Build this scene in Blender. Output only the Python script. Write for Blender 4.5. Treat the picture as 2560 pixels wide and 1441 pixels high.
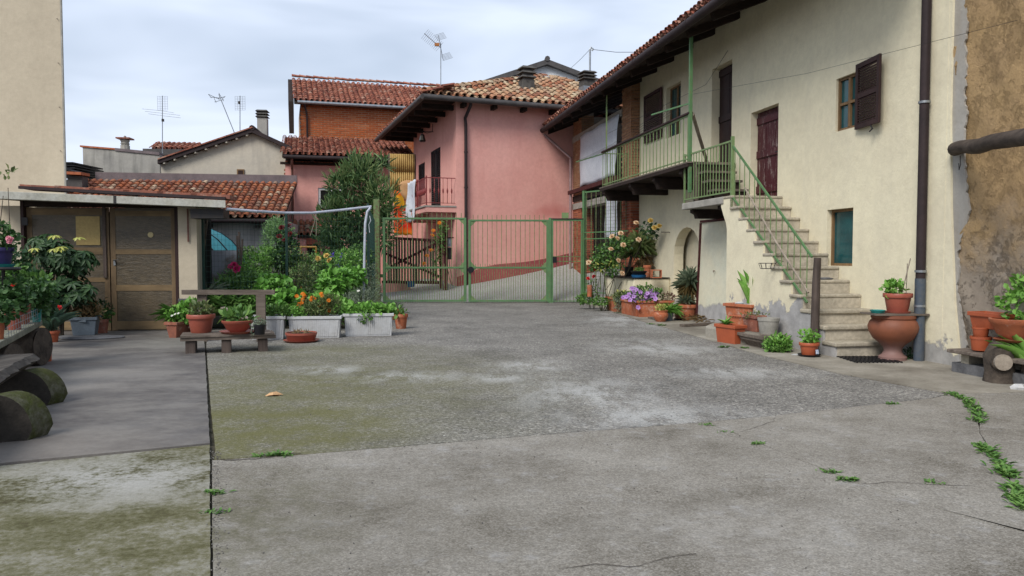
import bpy, bmesh, math, random
import numpy as np
from mathutils import Vector, Matrix
random.seed(11); rng = np.random.default_rng(11)
for o in list(bpy.data.objects): bpy.data.objects.remove(o)
S = bpy.context.scene; COL = S.collection
# ------------------------------------------------------------------ camera
FPX, CU, CV, EYE = 1900.0, 1280.0, 720.5, 1.4
PITCH = math.atan((CV-640.0)/FPX)
cam = bpy.data.objects.new('camera', bpy.data.cameras.new('camera')); COL.objects.link(cam)
cam.location = (0, 0, EYE); cam.rotation_euler = (math.pi/2-PITCH, 0, 0)
cam.data.sensor_width = 36; cam.data.lens = FPX/2560*36; cam.data.clip_end = 2000; cam.data.clip_start = .05
S.camera = cam
# ------------------------------------------------------------------ sky and sun (overcast)
SUN_EL, SUN_AZ = math.radians(44), math.radians(-148)      # azimuth measured from +Y towards +X
w = bpy.data.worlds.new('World'); S.world = w; w.use_nodes = True
nt = w.node_tree; nt.nodes.clear()
def wn(t): return nt.nodes.new(t)
out = wn('ShaderNodeOutputWorld'); bg = wn('ShaderNodeBackground'); bg.inputs[1].default_value = .1
sky = wn('ShaderNodeTexSky'); sky.sky_type = 'NISHITA'; sky.sun_disc = False
sky.sun_elevation = SUN_EL; sky.sun_rotation = SUN_AZ; sky.air_density = 1.6; sky.dust_density = 3
tc = wn('ShaderNodeTexCoord'); mp = wn('ShaderNodeMapping'); mp.inputs['Scale'].default_value = (1.3, 1.3, 5.0)
mp.inputs['Location'].default_value = (.35, .1, .4)
nz = wn('ShaderNodeTexNoise'); nz.inputs['Scale'].default_value = 1.5; nz.inputs['Detail'].default_value = 4; nz.inputs['Roughness'].default_value = .5
nz.inputs['Distortion'].default_value = .4
rp = wn('ShaderNodeValToRGB'); rp.color_ramp.elements[0].position = .33; rp.color_ramp.elements[1].position = .60
rp.color_ramp.elements[0].color = (.185, .228, .30, 1); rp.color_ramp.elements[1].color = (.405, .448, .535, 1)
sc = wn('ShaderNodeVectorMath'); sc.operation = 'SCALE'; sc.inputs['Scale'].default_value = 10.0
mx = wn('ShaderNodeMixRGB'); mx.inputs[0].default_value = .9
nt.links.new(tc.outputs['Generated'], mp.inputs[0]); nt.links.new(mp.outputs[0], nz.inputs[0])
nt.links.new(nz.outputs[0], rp.inputs[0]); nt.links.new(rp.outputs[0], sc.inputs[0])
nt.links.new(sky.outputs[0], mx.inputs[1]); nt.links.new(sc.outputs[0], mx.inputs[2])
nt.links.new(mx.outputs[0], bg.inputs[0]); nt.links.new(bg.outputs[0], out.inputs[0])
sl = bpy.data.lights.new('sun', 'SUN'); sl.energy = 1.5; sl.angle = math.radians(24); sl.color = (1, .96, .9)
sun = bpy.data.objects.new('sun', sl); COL.objects.link(sun)
sdir = Vector((math.sin(SUN_AZ)*math.cos(SUN_EL), math.cos(SUN_AZ)*math.cos(SUN_EL), math.sin(SUN_EL)))
sun.rotation_euler = (-sdir).to_track_quat('-Z', 'Y').to_euler(); sun.location = (-20, -20, 40)
S.view_settings.view_transform = 'Standard'; S.view_settings.look = 'None'
S.view_settings.exposure = 1.1; S.view_settings.gamma = 1; S.view_settings.use_curve_mapping = False
S.render.engine = 'CYCLES'
# ------------------------------------------------------------------ helpers
CAM = Vector((0, 0, EYE)); FW = Vector((0, math.cos(PITCH), -math.sin(PITCH))); UP = Vector((0, math.sin(PITCH), math.cos(PITCH)))
def ray(u, v): return FW + Vector((1, 0, 0))*((u-CU)/FPX) + UP*((CV-v)/FPX)
def at(u, v, Y): r = ray(u, v); return CAM + r*(Y/r.y)
def g(u, v, z=0.0): r = ray(u, v); return CAM + r*((z-EYE)/r.z)
def px(Y): return Y/FPX                                   # metres for one photo pixel at depth Y
class Wall:                                               # a vertical plane: a = metres along it, z = height, off = metres out of it
    def __init__(s, P0, d, side=1):
        s.P = Vector((P0[0], P0[1], 0)); s.d = Vector((d[0], d[1], 0)).normalized()
        s.n = Vector((-s.d.y, s.d.x, 0))*side
    def hit(s, u, v=640, off=0):
        r = ray(u, v); t = (s.P + s.n*off - CAM).dot(s.n)/r.dot(s.n); q = CAM + r*t
        return (q-s.P).dot(s.d), q.z
    def a(s, u, off=0): return s.hit(u, 640, off)[0]
    def z(s, u, v, off=0): return s.hit(u, v, off)[1]
    def p(s, a, z, off=0): return s.P + s.d*a + s.n*off + Vector((0, 0, z))
WL = {}
def wloc(o):
    p = Vector((0, 0, 0))
    while o: p = p + o.location; o = o.parent
    return p
class MB:
    def __init__(s): s.v = []; s.f = []; s.m = []
    def add(s, vs, fs, mi=0):
        n = len(s.v); s.v += [tuple(q) for q in vs]; s.f += [tuple(i+n for i in f) for f in fs]; s.m += [mi]*len(fs); return s
    def hexa(s, b, t, mi=0):                              # bottom quad, top quad
        return s.add(list(b)+list(t), [(3,2,1,0), (4,5,6,7), (0,1,5,4), (1,2,6,5), (2,3,7,6), (3,0,4,7)], mi)
    def box(s, c, sz, R=None, mi=0):
        c = Vector(c); x, y, z = (q/2 for q in sz)
        P = [Vector(q) for q in ((-x,-y,-z),(x,-y,-z),(x,y,-z),(-x,y,-z),(-x,-y,z),(x,-y,z),(x,y,z),(-x,y,z))]
        if R is not None: P = [R @ q for q in P]
        P = [q+c for q in P]; return s.hexa(P[:4], P[4:], mi)
    def wbox(s, W, a0, a1, z0, z1, o0, o1, mi=0):
        q = lambda a, z, o: W.p(a, z, o)
        return s.hexa([q(a0,z0,o0), q(a1,z0,o0), q(a1,z0,o1), q(a0,z0,o1)], [q(a0,z1,o0), q(a1,z1,o0), q(a1,z1,o1), q(a0,z1,o1)], mi)
    def beam(s, p0, p1, wd, ht, up=(0,0,1), mi=0):
        p0 = Vector(p0); p1 = Vector(p1); d = (p1-p0).normalized(); sd = d.cross(Vector(up)).normalized(); u = sd.cross(d)
        k = [(-1,-1),(1,-1),(1,1),(-1,1)]
        A = [p0+sd*(i*wd/2)+u*(j*ht/2) for i,j in k]; B = [p1+sd*(i*wd/2)+u*(j*ht/2) for i,j in k]
        return s.hexa(A, B, mi)
    def tube(s, pts, r, n=8, caps=True, mi=0):
        pts = [Vector(q) for q in pts]; R = r if isinstance(r, (list, tuple)) else [r]*len(pts); vs = []; fs = []
        d0 = (pts[1]-pts[0]).normalized(); ref = Vector((0,0,1)) if abs(d0.z) < .9 else Vector((1,0,0))
        for i, q in enumerate(pts):
            d = (pts[min(i+1, len(pts)-1)]-pts[max(i-1, 0)]).normalized()
            x = d.cross(ref).normalized(); y = x.cross(d)
            vs += [q + (x*math.cos(2*math.pi*k/n)+y*math.sin(2*math.pi*k/n))*R[i] for k in range(n)]
        for i in range(len(pts)-1):
            for k in range(n): fs.append((i*n+k, i*n+(k+1)%n, (i+1)*n+(k+1)%n, (i+1)*n+k))
        if caps: fs += [tuple(range(n)), tuple(reversed(range((len(pts)-1)*n, len(pts)*n)))]
        return s.add(vs, fs, mi)
    def lathe(s, prof, c, n=28, mi=0, sx=1, sy=1, wob=0):
        c = Vector(c); vs = []; fs = []
        for (r, z) in prof:
            for k in range(n):
                a = 2*math.pi*k/n; rr = r*(1+wob*math.sin(3*a+z*9)); vs.append(c+Vector((rr*math.cos(a)*sx, rr*math.sin(a)*sy, z)))
        for i in range(len(prof)-1):
            for k in range(n): fs.append((i*n+k, i*n+(k+1)%n, (i+1)*n+(k+1)%n, (i+1)*n+k))
        if prof[0][0] > 1e-4: fs.append(tuple(reversed(range(n))))
        if prof[-1][0] > 1e-4: fs.append(tuple(range((len(prof)-1)*n, len(prof)*n)))
        return s.add(vs, fs, mi)
    def prism(s, poly, vec, mi=0):
        vec = Vector(vec); n = len(poly); A = [Vector(q) for q in poly]; B = [q+vec for q in A]
        fs = [tuple(reversed(range(n))), tuple(range(n, 2*n))]+[(i, (i+1)%n, n+(i+1)%n, n+i) for i in range(n)]
        return s.add(A+B, fs, mi)
    def build(s, name, mat, parent=None, smooth=False, origin=None, bevel=0, sub=0):
        if origin is None:
            A = np.array(s.v); origin = Vector(((A[:,0].min()+A[:,0].max())/2, (A[:,1].min()+A[:,1].max())/2, A[:,2].min()))
        me = bpy.data.meshes.new(name)
        me.from_pydata([(q[0]-origin.x, q[1]-origin.y, q[2]-origin.z) for q in s.v], [], s.f)
        mats = mat if isinstance(mat, (list, tuple)) else [mat]
        for q in mats: me.materials.append(q)
        if len(mats) > 1: me.polygons.foreach_set('material_index', s.m)
        bm = bmesh.new(); bm.from_mesh(me); bmesh.ops.recalc_face_normals(bm, faces=bm.faces); bm.to_mesh(me); bm.free()
        if smooth:
            me.polygons.foreach_set('use_smooth', [True]*len(me.polygons))
            me.set_sharp_from_angle(angle=math.radians(48))
        o = bpy.data.objects.new(name, me); COL.objects.link(o)
        if parent: o.parent = parent; o.location = origin - wloc(parent)
        else: o.location = origin
        if bevel:
            b = o.modifiers.new('bevel', 'BEVEL'); b.width = bevel; b.segments = 2; b.limit_method = 'ANGLE'; b.angle_limit = math.radians(40)
        return o
def tag(o, label=None, cat=None, group=None, kind=None):
    if label: o['label'] = label
    if cat: o['category'] = cat
    if group: o['group'] = group
    if kind: o['kind'] = kind
    return o
def thing(name, label, cat, loc, group=None):
    o = bpy.data.objects.new(name, None); COL.objects.link(o); o.location = loc; o.empty_display_size = .2
    return tag(o, label, cat, group)
def inst(name, me, parent, M):
    o = bpy.data.objects.new(name, me); COL.objects.link(o); o.parent = parent
    o.matrix_basis = Matrix.Translation(-wloc(parent)) @ M
    return o
# ------------------------------------------------------------------ materials
MATS = {}
class NB:
    def __init__(s, name):
        s.m = bpy.data.materials.new(name); s.m.use_nodes = True; s.t = s.m.node_tree; s.b = s.t.nodes['Principled BSDF']; MATS[name] = s.m
        s.pos = s.t.nodes.new('ShaderNodeNewGeometry').outputs['Position']
    def n(s, t): return s.t.nodes.new(t)
    def l(s, a, b): s.t.links.new(a, b)
    def mapp(s, scale=(1,1,1), loc=(0,0,0), src=None):
        m = s.n('ShaderNodeMapping'); m.inputs['Scale'].default_value = scale; m.inputs['Location'].default_value = loc; s.l(src or s.pos, m.inputs[0]); return m.outputs[0]
    def noise(s, scale, detail=4, rough=.6, src=None, dist=0):
        q = s.n('ShaderNodeTexNoise'); q.inputs['Scale'].default_value = scale; q.inputs['Detail'].default_value = detail
        q.inputs['Roughness'].default_value = rough; q.inputs['Distortion'].default_value = dist; s.l(src or s.pos, q.inputs[0]); return q.outputs[0]
    def voro(s, scale, src=None, out='Color', feat='F1'):
        q = s.n('ShaderNodeTexVoronoi'); q.feature = feat; q.inputs['Scale'].default_value = scale; s.l(src or s.pos, q.inputs[0]); return q.outputs[out]
    def ramp(s, fac, stops, mode='LINEAR'):
        r = s.n('ShaderNodeValToRGB'); cr = r.color_ramp; cr.interpolation = mode
        while len(cr.elements) < len(stops): cr.elements.new(.5)
        for e, (p, c) in zip(cr.elements, stops):
            e.position = p; e.color = (c, c, c, 1) if isinstance(c, (int, float)) else (*c, 1)
        s.l(fac, r.inputs[0]); return r.outputs[0]
    def mix(s, fac, a, b, mode='MIX'):
        q = s.n('ShaderNodeMixRGB'); q.blend_type = mode
        for i, x in enumerate((fac, a, b)):
            if isinstance(x, (int, float)): q.inputs[i].default_value = x if i == 0 else (x, x, x, 1)
            elif isinstance(x, tuple): q.inputs[i].default_value = (*x, 1)
            else: s.l(x, q.inputs[i])
        return q.outputs[0]
    def math(s, op, a, b=0.0, clamp=False):
        q = s.n('ShaderNodeMath'); q.operation = op; q.use_clamp = clamp
        for i, x in enumerate((a, b)):
            if isinstance(x, (int, float)): q.inputs[i].default_value = x
            else: s.l(x, q.inputs[i])
        return q.outputs[0]
    def sep(s, src=None):
        q = s.n('ShaderNodeSeparateXYZ'); s.l(src or s.pos, q.inputs[0]); return q.outputs
    def blob(s, P, rx, ry, soft=.6):                     # 1 inside an ellipse on the ground, fading to 0
        m = s.n('ShaderNodeMapping'); m.vector_type = 'POINT'
        m.inputs['Location'].default_value = (-P[0]/rx, -P[1]/ry, 0); m.inputs['Scale'].default_value = (1/rx, 1/ry, 0); s.l(s.pos, m.inputs[0])
        q = s.n('ShaderNodeVectorMath'); q.operation = 'LENGTH'; s.l(m.outputs[0], q.inputs[0])
        return s.ramp(q.outputs['Value'], [(1-soft, 1.0), (1.0, 0.0)])
    def rand(s):
        o = s.n('ShaderNodeObjectInfo').outputs['Random']; i = s.n('ShaderNodeNewGeometry').outputs['Random Per Island']
        return s.math('FRACT', s.math('ADD', o, i))
    def bump(s, h, strength=.3, dist=.02, prev=None):
        b = s.n('ShaderNodeBump'); b.inputs['Strength'].default_value = strength; b.inputs['Distance'].default_value = dist
        s.l(h, b.inputs['Height'])
        if prev is not None: s.l(prev, b.inputs['Normal'])
        return b.outputs[0]
    def done(s, col, rough=.8, nrm=None, spec=.3, metal=0):
        if isinstance(col, tuple): s.b.inputs['Base Color'].default_value = (*col, 1)
        else: s.l(col, s.b.inputs['Base Color'])
        if isinstance(rough, (int, float)): s.b.inputs['Roughness'].default_value = rough
        else: s.l(rough, s.b.inputs['Roughness'])
        s.b.inputs['Specular IOR Level'].default_value = spec; s.b.inputs['Metallic'].default_value = metal
        if nrm is not None: s.l(nrm, s.b.inputs['Normal'])
        return s.m
def mul(c, k): return tuple(min(1, x*k) for x in c)
def basic(name, c, c2=None, scale=4, rough=.75, bump=.25, bscale=45, spec=.3, metal=0, grime=.25):
    b = NB(name); c2 = c2 or mul(c, .7)
    col = b.mix(b.ramp(b.noise(scale, 5), [(.35, 0), (.68, 1)]), c, c2)
    col = b.mix(grime, col, b.ramp(b.noise(scale*7, 3), [(.3, .25), (.65, 1)]), 'MULTIPLY')
    return b.done(col, rough, b.bump(b.noise(bscale, 4), bump, .01), spec, metal)
def wood(name, c, c2, axis='z', fine=1.0, rough=.85):
    b = NB(name); k = 22*fine
    sc = {'x': (1.2, k, k), 'y': (k, 1.2, k), 'z': (k, k, 1.2)}[axis]
    g1 = b.noise(1, 5, .65, b.mapp(sc)); g2 = b.noise(2.2, 3)
    col = b.mix(b.ramp(g1, [(.32, 0), (.66, 1)]), c, c2); col = b.mix(b.ramp(g2, [(.4, 0), (.75, .6)]), col, mul(c2, .55))
    return b.done(col, rough, b.bump(g1, .35, .008), .2)
def paint(name, c, rust=(.13, .07, .035), amount=.5, rough=.5):
    b = NB(name); n = b.noise(14, 6, .7)
    f = b.ramp(n, [(.60-.14*amount, 0), (.66-.08*amount, 1)])
    col = b.mix(b.ramp(b.noise(5, 4), [(.3, 0), (.7, 1)]), c, mul(c, .72)); col = b.mix(b.math('MULTIPLY', f, amount), col, rust)
    return b.done(col, rough, b.bump(n, .15, .004), .4)
def leafmat(name, c1, c2, c3=None, trans=.25, rough=.5):
    b = NB(name); r = b.rand()
    col = b.ramp(r, [(0, c1), (.55, c2), (1, c3 or mul(c2, 1.4))])
    col = b.mix(.45, col, b.ramp(b.noise(60, 2), [(.3, .55), (.7, 1)]), 'MULTIPLY')
    d = b.n('ShaderNodeBsdfTranslucent'); b.l(col, d.inputs[0]); m = b.n('ShaderNodeMixShader'); m.inputs[0].default_value = trans
    o = [q for q in b.t.nodes if q.type == 'OUTPUT_MATERIAL'][0]
    b.done(col, rough, None, .35); b.l(b.b.outputs[0], m.inputs[1]); b.l(d.outputs[0], m.inputs[2]); b.l(m.outputs[0], o.inputs[0])
    return b.m
def plaster(name, c, c2, stain=None, base=None, bump=.35, bscale=30, streak=.35):
    """c/c2 large-scale tint, stain = streak colour, base = (colour, height, spread) bare render showing low down"""
    b = NB(name)
    col = b.mix(b.ramp(b.noise(.9, 7, .66), [(.38, 0), (.62, 1)]), c, c2)
    col = b.mix(.3, col, b.ramp(b.noise(9, 5, .7), [(.28, .62), (.62, 1)]), 'MULTIPLY')
    if stain:
        s = b.ramp(b.noise(1, 4, .6, b.mapp((2.2, 2.2, .28))), [(.50, 0), (.74, 1)])
        col = b.mix(b.math('MULTIPLY', s, streak), col, stain)
    h = b.noise(bscale, 5, .65); hh = b.noise(2.2, 4)
    if base:
        z = b.sep()[2]; n = b.noise(1.7, 7, .62); th = b.math('ADD', b.math('MULTIPLY', b.math('SUBTRACT', n, .5), base[2]), base[1])
        f = b.math('MULTIPLY', b.math('SUBTRACT', th, z), 22, True)
        bc = b.mix(b.ramp(b.noise(5, 5), [(.35, 0), (.7, 1)]), base[0], mul(base[0], .68))
        col = b.mix(f, col, bc); h = b.math('ADD', h, b.math('MULTIPLY', f, -1.2))
    nr = b.bump(h, bump, .012); nr = b.bump(hh, .25, .05, nr)
    return b.done(col, .92, nr, .12)
M = {}
def mats():
    M['cream'] = plaster('cream_plaster', (.74,.68,.50), (.67,.61,.45), (.46,.43,.36), ((.38,.37,.35), .22, 1.1), .35, 30, .16)
    M['stairwall'] = plaster('stair_plaster', (.73,.67,.49), (.66,.60,.44), (.46,.43,.35), ((.40,.39,.38), .62, 1.7), .35, 30, .16)
    M['brownplaster'] = None
    M['pink'] = plaster('pink_plaster', (.72,.375,.325), (.675,.335,.29), (.58,.26,.225), None, .3, 40, .55)
    m_ = M['pink']; t_ = m_.node_tree; bs_ = t_.nodes['Principled BSDF']; lk = bs_.inputs['Base Color'].links[0].from_socket   # damp patch low on the lane side
    mp_ = t_.nodes.new('ShaderNodeMapping'); mp_.inputs['Scale'].default_value = (1/2.6, 1/2.6, 1/.75); mp_.inputs['Location'].default_value = (-1.6/2.6, -27.3/2.6, -2.95/.75)
    ge_ = t_.nodes.new('ShaderNodeNewGeometry'); t_.links.new(ge_.outputs['Position'], mp_.inputs[0]); le_ = t_.nodes.new('ShaderNodeVectorMath'); le_.operation = 'LENGTH'; t_.links.new(mp_.outputs[0], le_.inputs[0])
    no_ = t_.nodes.new('ShaderNodeTexNoise'); no_.inputs['Scale'].default_value = 1.6; no_.inputs['Detail'].default_value = 7; t_.links.new(ge_.outputs['Position'], no_.inputs[0])
    ad_ = t_.nodes.new('ShaderNodeMath'); ad_.operation = 'ADD'; t_.links.new(le_.outputs['Value'], ad_.inputs[0]); t_.links.new(no_.outputs[0], ad_.inputs[1])
    ra_ = t_.nodes.new('ShaderNodeValToRGB'); ra_.color_ramp.elements[0].position = .55; ra_.color_ramp.elements[0].color = (.75,.75,.75,1); ra_.color_ramp.elements[1].position = .98 ; ra_.color_ramp.elements[1].color = (0,0,0,1); t_.links.new(ad_.outputs[0], ra_.inputs[0])
    mx_ = t_.nodes.new('ShaderNodeMixRGB'); t_.links.new(ra_.outputs[0], mx_.inputs[0]); t_.links.new(lk, mx_.inputs[1]); mx_.inputs[2].default_value = (.50,.17,.15,1); t_.links.new(mx_.outputs[0], bs_.inputs['Base Color'])
    M['pinkbase'] = plaster('dark_pink_plinth', (.36,.095,.095), (.28,.075,.08), None, None, 1.0, 16)
    M['beige'] = plaster('beige_plaster', (.55,.50,.41), (.48,.44,.37), (.28,.26,.23), None, .3, 30, .5)
    M['greywall'] = plaster('grey_render', (.38,.365,.33), (.29,.28,.26), (.13,.13,.12), None, .4, 30, .8)
    M['white'] = plaster('white_plaster', (.72,.74,.76), (.66,.68,.70), (.5,.5,.5))
    M['shedwhite'] = plaster('old_white_wall', (.42,.42,.42), (.34,.34,.34), (.2,.2,.2), None, .4, 20, .7)
    M['leftcream'] = plaster('left_cream_plaster', (.50,.435,.33), (.45,.39,.295), (.37,.315,.24), None, .25, 50, .3)
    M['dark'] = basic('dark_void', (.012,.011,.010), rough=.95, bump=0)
    M['darkwood'] = wood('dark_beam_wood', (.045,.030,.024), (.020,.014,.012), 'x')
    M['eavewood'] = wood('eave_wood', (.050,.036,.028), (.018,.013,.011), 'y')
    M['oldwood'] = wood('weathered_wood', (.20,.165,.135), (.10,.080,.066), 'x')
    M['oldwoodz'] = wood('weathered_post_wood', (.13,.10,.085), (.06,.046,.04), 'z')
    M['redwood'] = wood('red_brown_wood', (.085,.022,.022), (.045,.014,.014), 'z', .8, .65)
    M['framewood'] = wood('window_frame_wood', (.25,.155,.075), (.15,.09,.045), 'z', 1, .6)
    M['shutter'] = wood('shutter_wood', (.050,.026,.024), (.028,.016,.015), 'z', .8, .6)
    M['greenpaint'] = paint('green_paint', (.095,.205,.085), (.16,.12,.06), .45)
    M['greenpost'] = paint('old_green_paint', (.16,.25,.09), (.13,.095,.05), 1.0)
    M['greenlight'] = paint('pale_green_paint', (.175,.265,.11), (.16,.12,.06), .4)
    M['brownmetal'] = basic('brown_gutter_metal', (.042,.029,.030), (.028,.021,.022), 3, .7, .08, 30, .2, 0)
    M['greymetal'] = basic('grey_gutter_metal', (.085,.078,.076), (.05,.047,.047), 3, .55, .1, 30, .3, 0)
    M['rustpipe'] = basic('rust_pipe', (.20,.085,.065), (.13,.06,.05), 6, .6, .15)
    M['pinkpipe'] = basic('mauve_pipe', (.36,.24,.24), (.26,.17,.17), 4, .5, .1)
    M['bluepipe'] = basic('blue_iron_pipe', (.055,.075,.105), (.09,.10,.11), 16, .6, .2)
    M['galv'] = basic('galvanised', (.34,.36,.38), (.22,.24,.26), 10, .45, .1, 40, .5, .6)
    M['flash'] = basic('lead_flashing', (.19,.15,.155), (.13,.105,.11), 3, .6, .1)
    M['concrete'] = basic('concrete', (.37,.35,.31), (.26,.25,.22), 5, .9, .4, 50)
    M['stone'] = basic('step_stone', (.46,.41,.32), (.33,.295,.23), 3.5, .88, .5, 26, .2, 0, .45)
    M['riser'] = basic('step_riser', (.52,.465,.37), (.38,.34,.27), 2.5, .9, .5, 26, .2, 0, .4)
    M['chimney'] = basic('chimney_concrete', (.11,.105,.095), (.045,.042,.04), 5, .9, .4)
    M['teal'] = basic('teal_net', (.014,.085,.092), (.010,.050,.058), 2.5, .16, .03, 9, .5)
    M['mortar'] = basic('mortar', (.52,.36,.25), (.42,.28,.18), 8, .95, .4)
    M['mortar2'] = basic('grey_mortar', (.34,.28,.22), (.24,.19,.15), 8, .95, .4)
    M['wire'] = basic('dark_wire', (.03,.03,.032), rough=.5, bump=0)
    M['wiregreen'] = basic('green_wire', (.012,.045,.035), rough=.5, bump=0)
    M['iron'] = basic('dark_iron', (.022,.022,.024), (.035,.028,.025), 12, .5, .15)
    M['red_iron'] = paint('red_iron_paint', (.24,.04,.04), (.12,.03,.02), .4)
    M['whitecloth'] = basic('white_cloth', (.62,.65,.70), (.54,.57,.63), 3, .9, .3, 12)
    M['corrug'] = basic('yellow_corrugated', (.55,.38,.14), (.38,.24,.08), 4, .5, .1)
    M['terracotta'] = basic('terracotta', (.42,.135,.062), (.30,.095,.05), 7, .8, .2, 30)
    M['terraold'] = basic('old_terracotta', (.30,.11,.07), (.20,.085,.065), 6, .85, .3, 30, .25, 0, .45)
    M['plasticorange'] = basic('orange_plastic', (.40,.095,.038), (.33,.078,.034), 5, .45, .05, 30, .45, 0, .12)
    M['plasticbrick'] = basic('brick_plastic', (.33,.085,.052), (.26,.07,.05), 5, .45, .05, 30, .45, 0, .15)
    for nm, c1, c2 in (('terracotta', (.42,.135,.062), (.30,.095,.05)), ('terraold', (.30,.11,.07), (.19,.08,.06))):
        b = NB('weathered_'+nm); col = b.mix(b.ramp(b.noise(6, 5), [(.35, 0), (.68, 1)]), c1, c2)
        col = b.mix(b.ramp(b.noise(9, 7, .72), [(.54, 0), (.66, .55)]), col, (.46,.36,.29)); col = b.mix(b.ramp(b.noise(13, 5, .7), [(.56, 0), (.7, .6)]), col, (.10,.062,.04))
        M[nm] = b.done(col, .85, b.bump(b.noise(40, 5), .3, .006), .2)
    M['whiteplastic'] = basic('dirty_white_plastic', (.52,.53,.54), (.45,.45,.44), 3, .5, .1, 30, .4, 0, .18)
    M['greyplastic'] = basic('blue_grey_plastic', (.125,.155,.185), (.10,.125,.15), 5, .45, .05, 30, .4)
    M['blackplastic'] = basic('black_plastic', (.014,.014,.017), rough=.4, bump=.05)
    M['blueplastic'] = basic('blue_plastic', (.02,.12,.28), rough=.4, bump=.05)
    M['tealplastic'] = basic('teal_plastic', (.03,.26,.24), rough=.4, bump=.05)
    M['purpleplastic'] = basic('purple_plastic', (.035,.028,.11), rough=.4, bump=.05)
    M['soil'] = basic('soil', (.055,.040,.028), (.028,.02,.015), 20, .95, .9, 60)
    M['bark'] = basic('bark', (.095,.075,.058), (.035,.028,.023), 9, .95, 1.0, 28)
    M['cutwood'] = basic('cut_wood', (.36,.31,.25), (.20,.165,.13), 7, .9, .5, 30)
    M['gravestone'] = basic('split_grey_stone', (.15,.15,.155), (.085,.085,.09), 7, .9, .8, 22)
    M['straw'] = leafmat('dry_leaf', (.30,.21,.10), (.22,.14,.06), (.40,.30,.16))
    for nm, pal in dict(
        tile_red=[(0,(.17,.055,.040)),(.3,(.28,.092,.060)),(.6,(.37,.14,.09)),(.85,(.26,.11,.08)),(1,(.46,.26,.19))],
        tile_mix=[(0,(.16,.058,.040)),(.2,(.38,.12,.052)),(.45,(.26,.10,.065)),(.65,(.44,.16,.075)),(.82,(.20,.115,.085)),(1,(.52,.38,.26))],
        tile_pale=[(0,(.20,.095,.065)),(.22,(.36,.14,.075)),(.45,(.46,.27,.16)),(.65,(.50,.38,.24)),(.8,(.34,.20,.13)),(1,(.55,.46,.32))]).items():
        b = NB(nm); col = b.ramp(b.rand(), pal, 'LINEAR')
        col = b.mix(b.ramp(b.noise(11, 5, .7), [(.45, 0), (.72, .75)]), col, (.075,.058,.048))
        col = b.mix(b.ramp(b.noise(19, 4, .7), [(.58, 0), (.74, .6)]), col, (.42,.36,.28))
        M[nm] = b.done(col, .9, b.bump(b.noise(60, 3), .3, .006), .15)
    for nm, pal in dict(
        brick_orange=[(0,(.34,.085,.030)),(.4,(.44,.125,.042)),(.75,(.38,.105,.038)),(1,(.50,.18,.075))],
        brick_red=[(0,(.22,.065,.040)),(.4,(.33,.105,.06)),(.75,(.40,.15,.085)),(1,(.28,.11,.075))],
        brick_tan=[(0,(.30,.16,.09)),(.4,(.38,.21,.12)),(.75,(.33,.17,.10)),(1,(.44,.28,.17))]).items():
        b = NB(nm); col = b.ramp(b.rand(), pal)
        col = b.mix(.4, col, b.ramp(b.noise(30, 4), [(.3, .5), (.65, 1)]), 'MULTIPLY')
        M[nm] = b.done(col, .92, b.bump(b.noise(50, 4), .4, .008), .12)
mats()
# ------------------------------------------------------------------ repeated pieces
def meshobj(name, v, f, mat, smooth=True):
    me = bpy.data.meshes.new(name); me.from_pydata(v, [], f); me.materials.append(mat)
    if smooth: me.polygons.foreach_set('use_smooth', [True]*len(me.polygons))
    return me
def joined(name, base_v, base_f, mats44, mat, parent, smooth=True, kind='stuff'):
    """many transformed copies of one small mesh as ONE object (matrices in world space)"""
    if not len(mats44): return None
    B = np.array(base_v); A = np.array(mats44); n = len(B); pl = np.array(wloc(parent)) if parent else np.zeros(3)
    P = np.einsum('kij,nj->kni', A[:, :3, :3], B) + A[:, None, :3, 3] - pl
    P = P.reshape(-1, 3); F = []
    for k in range(len(A)): F += [tuple(i+k*n for i in f) for f in base_f]
    me = bpy.data.meshes.new(name); me.from_pydata(P.tolist(), [], F); me.materials.append(mat)
    if smooth: me.polygons.foreach_set('use_smooth', [True]*len(me.polygons))
    o = bpy.data.objects.new(name, me); COL.objects.link(o)
    if parent: o.parent = parent
    if kind: o['kind'] = kind
    return o
def scatter(name, v, f, mats_, mat, parent, limit=300, smooth=True, stuffname=None):
    """the nearest `limit` copies as separate objects, the rest joined"""
    mats_ = sorted(mats_, key=lambda m: (m.translation-CAM).length)
    me = meshobj(name, v, f, mat, smooth)
    for m in mats_[:limit]: inst(name, me, parent, m)
    if len(mats_) > limit: joined(stuffname or name+'_field', v, f, [np.array(m) for m in mats_[limit:]], mat, parent, smooth)
def barrel(w0, w1, L, t=.016, n=6, flip=1):
    """half-barrel tile: x across, y up the slope, z out"""
    v = []; f = []
    for (y, w, zz) in ((0, w0, .035), (L, w1, .0)):
        for r in (w/2, w/2-t):
            for k in range(n+1):
                a = math.pi*k/n; v.append((-r*math.cos(a), y, zz*1.0 + flip*r*math.sin(a)*.82))
    m = n+1
    for k in range(n):
        f += [(k, k+1, 2*m+k+1, 2*m+k), (m+k+1, m+k, 3*m+k, 3*m+k+1), (k+1, k, m+k, m+k+1)]
    return v, f
def frame(x, y, z, p):
    m = Matrix.Identity(4)
    for i, c in enumerate((x, y, z, p)):
        for j in range(3): m[j][i] = c[j]
    return m
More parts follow.
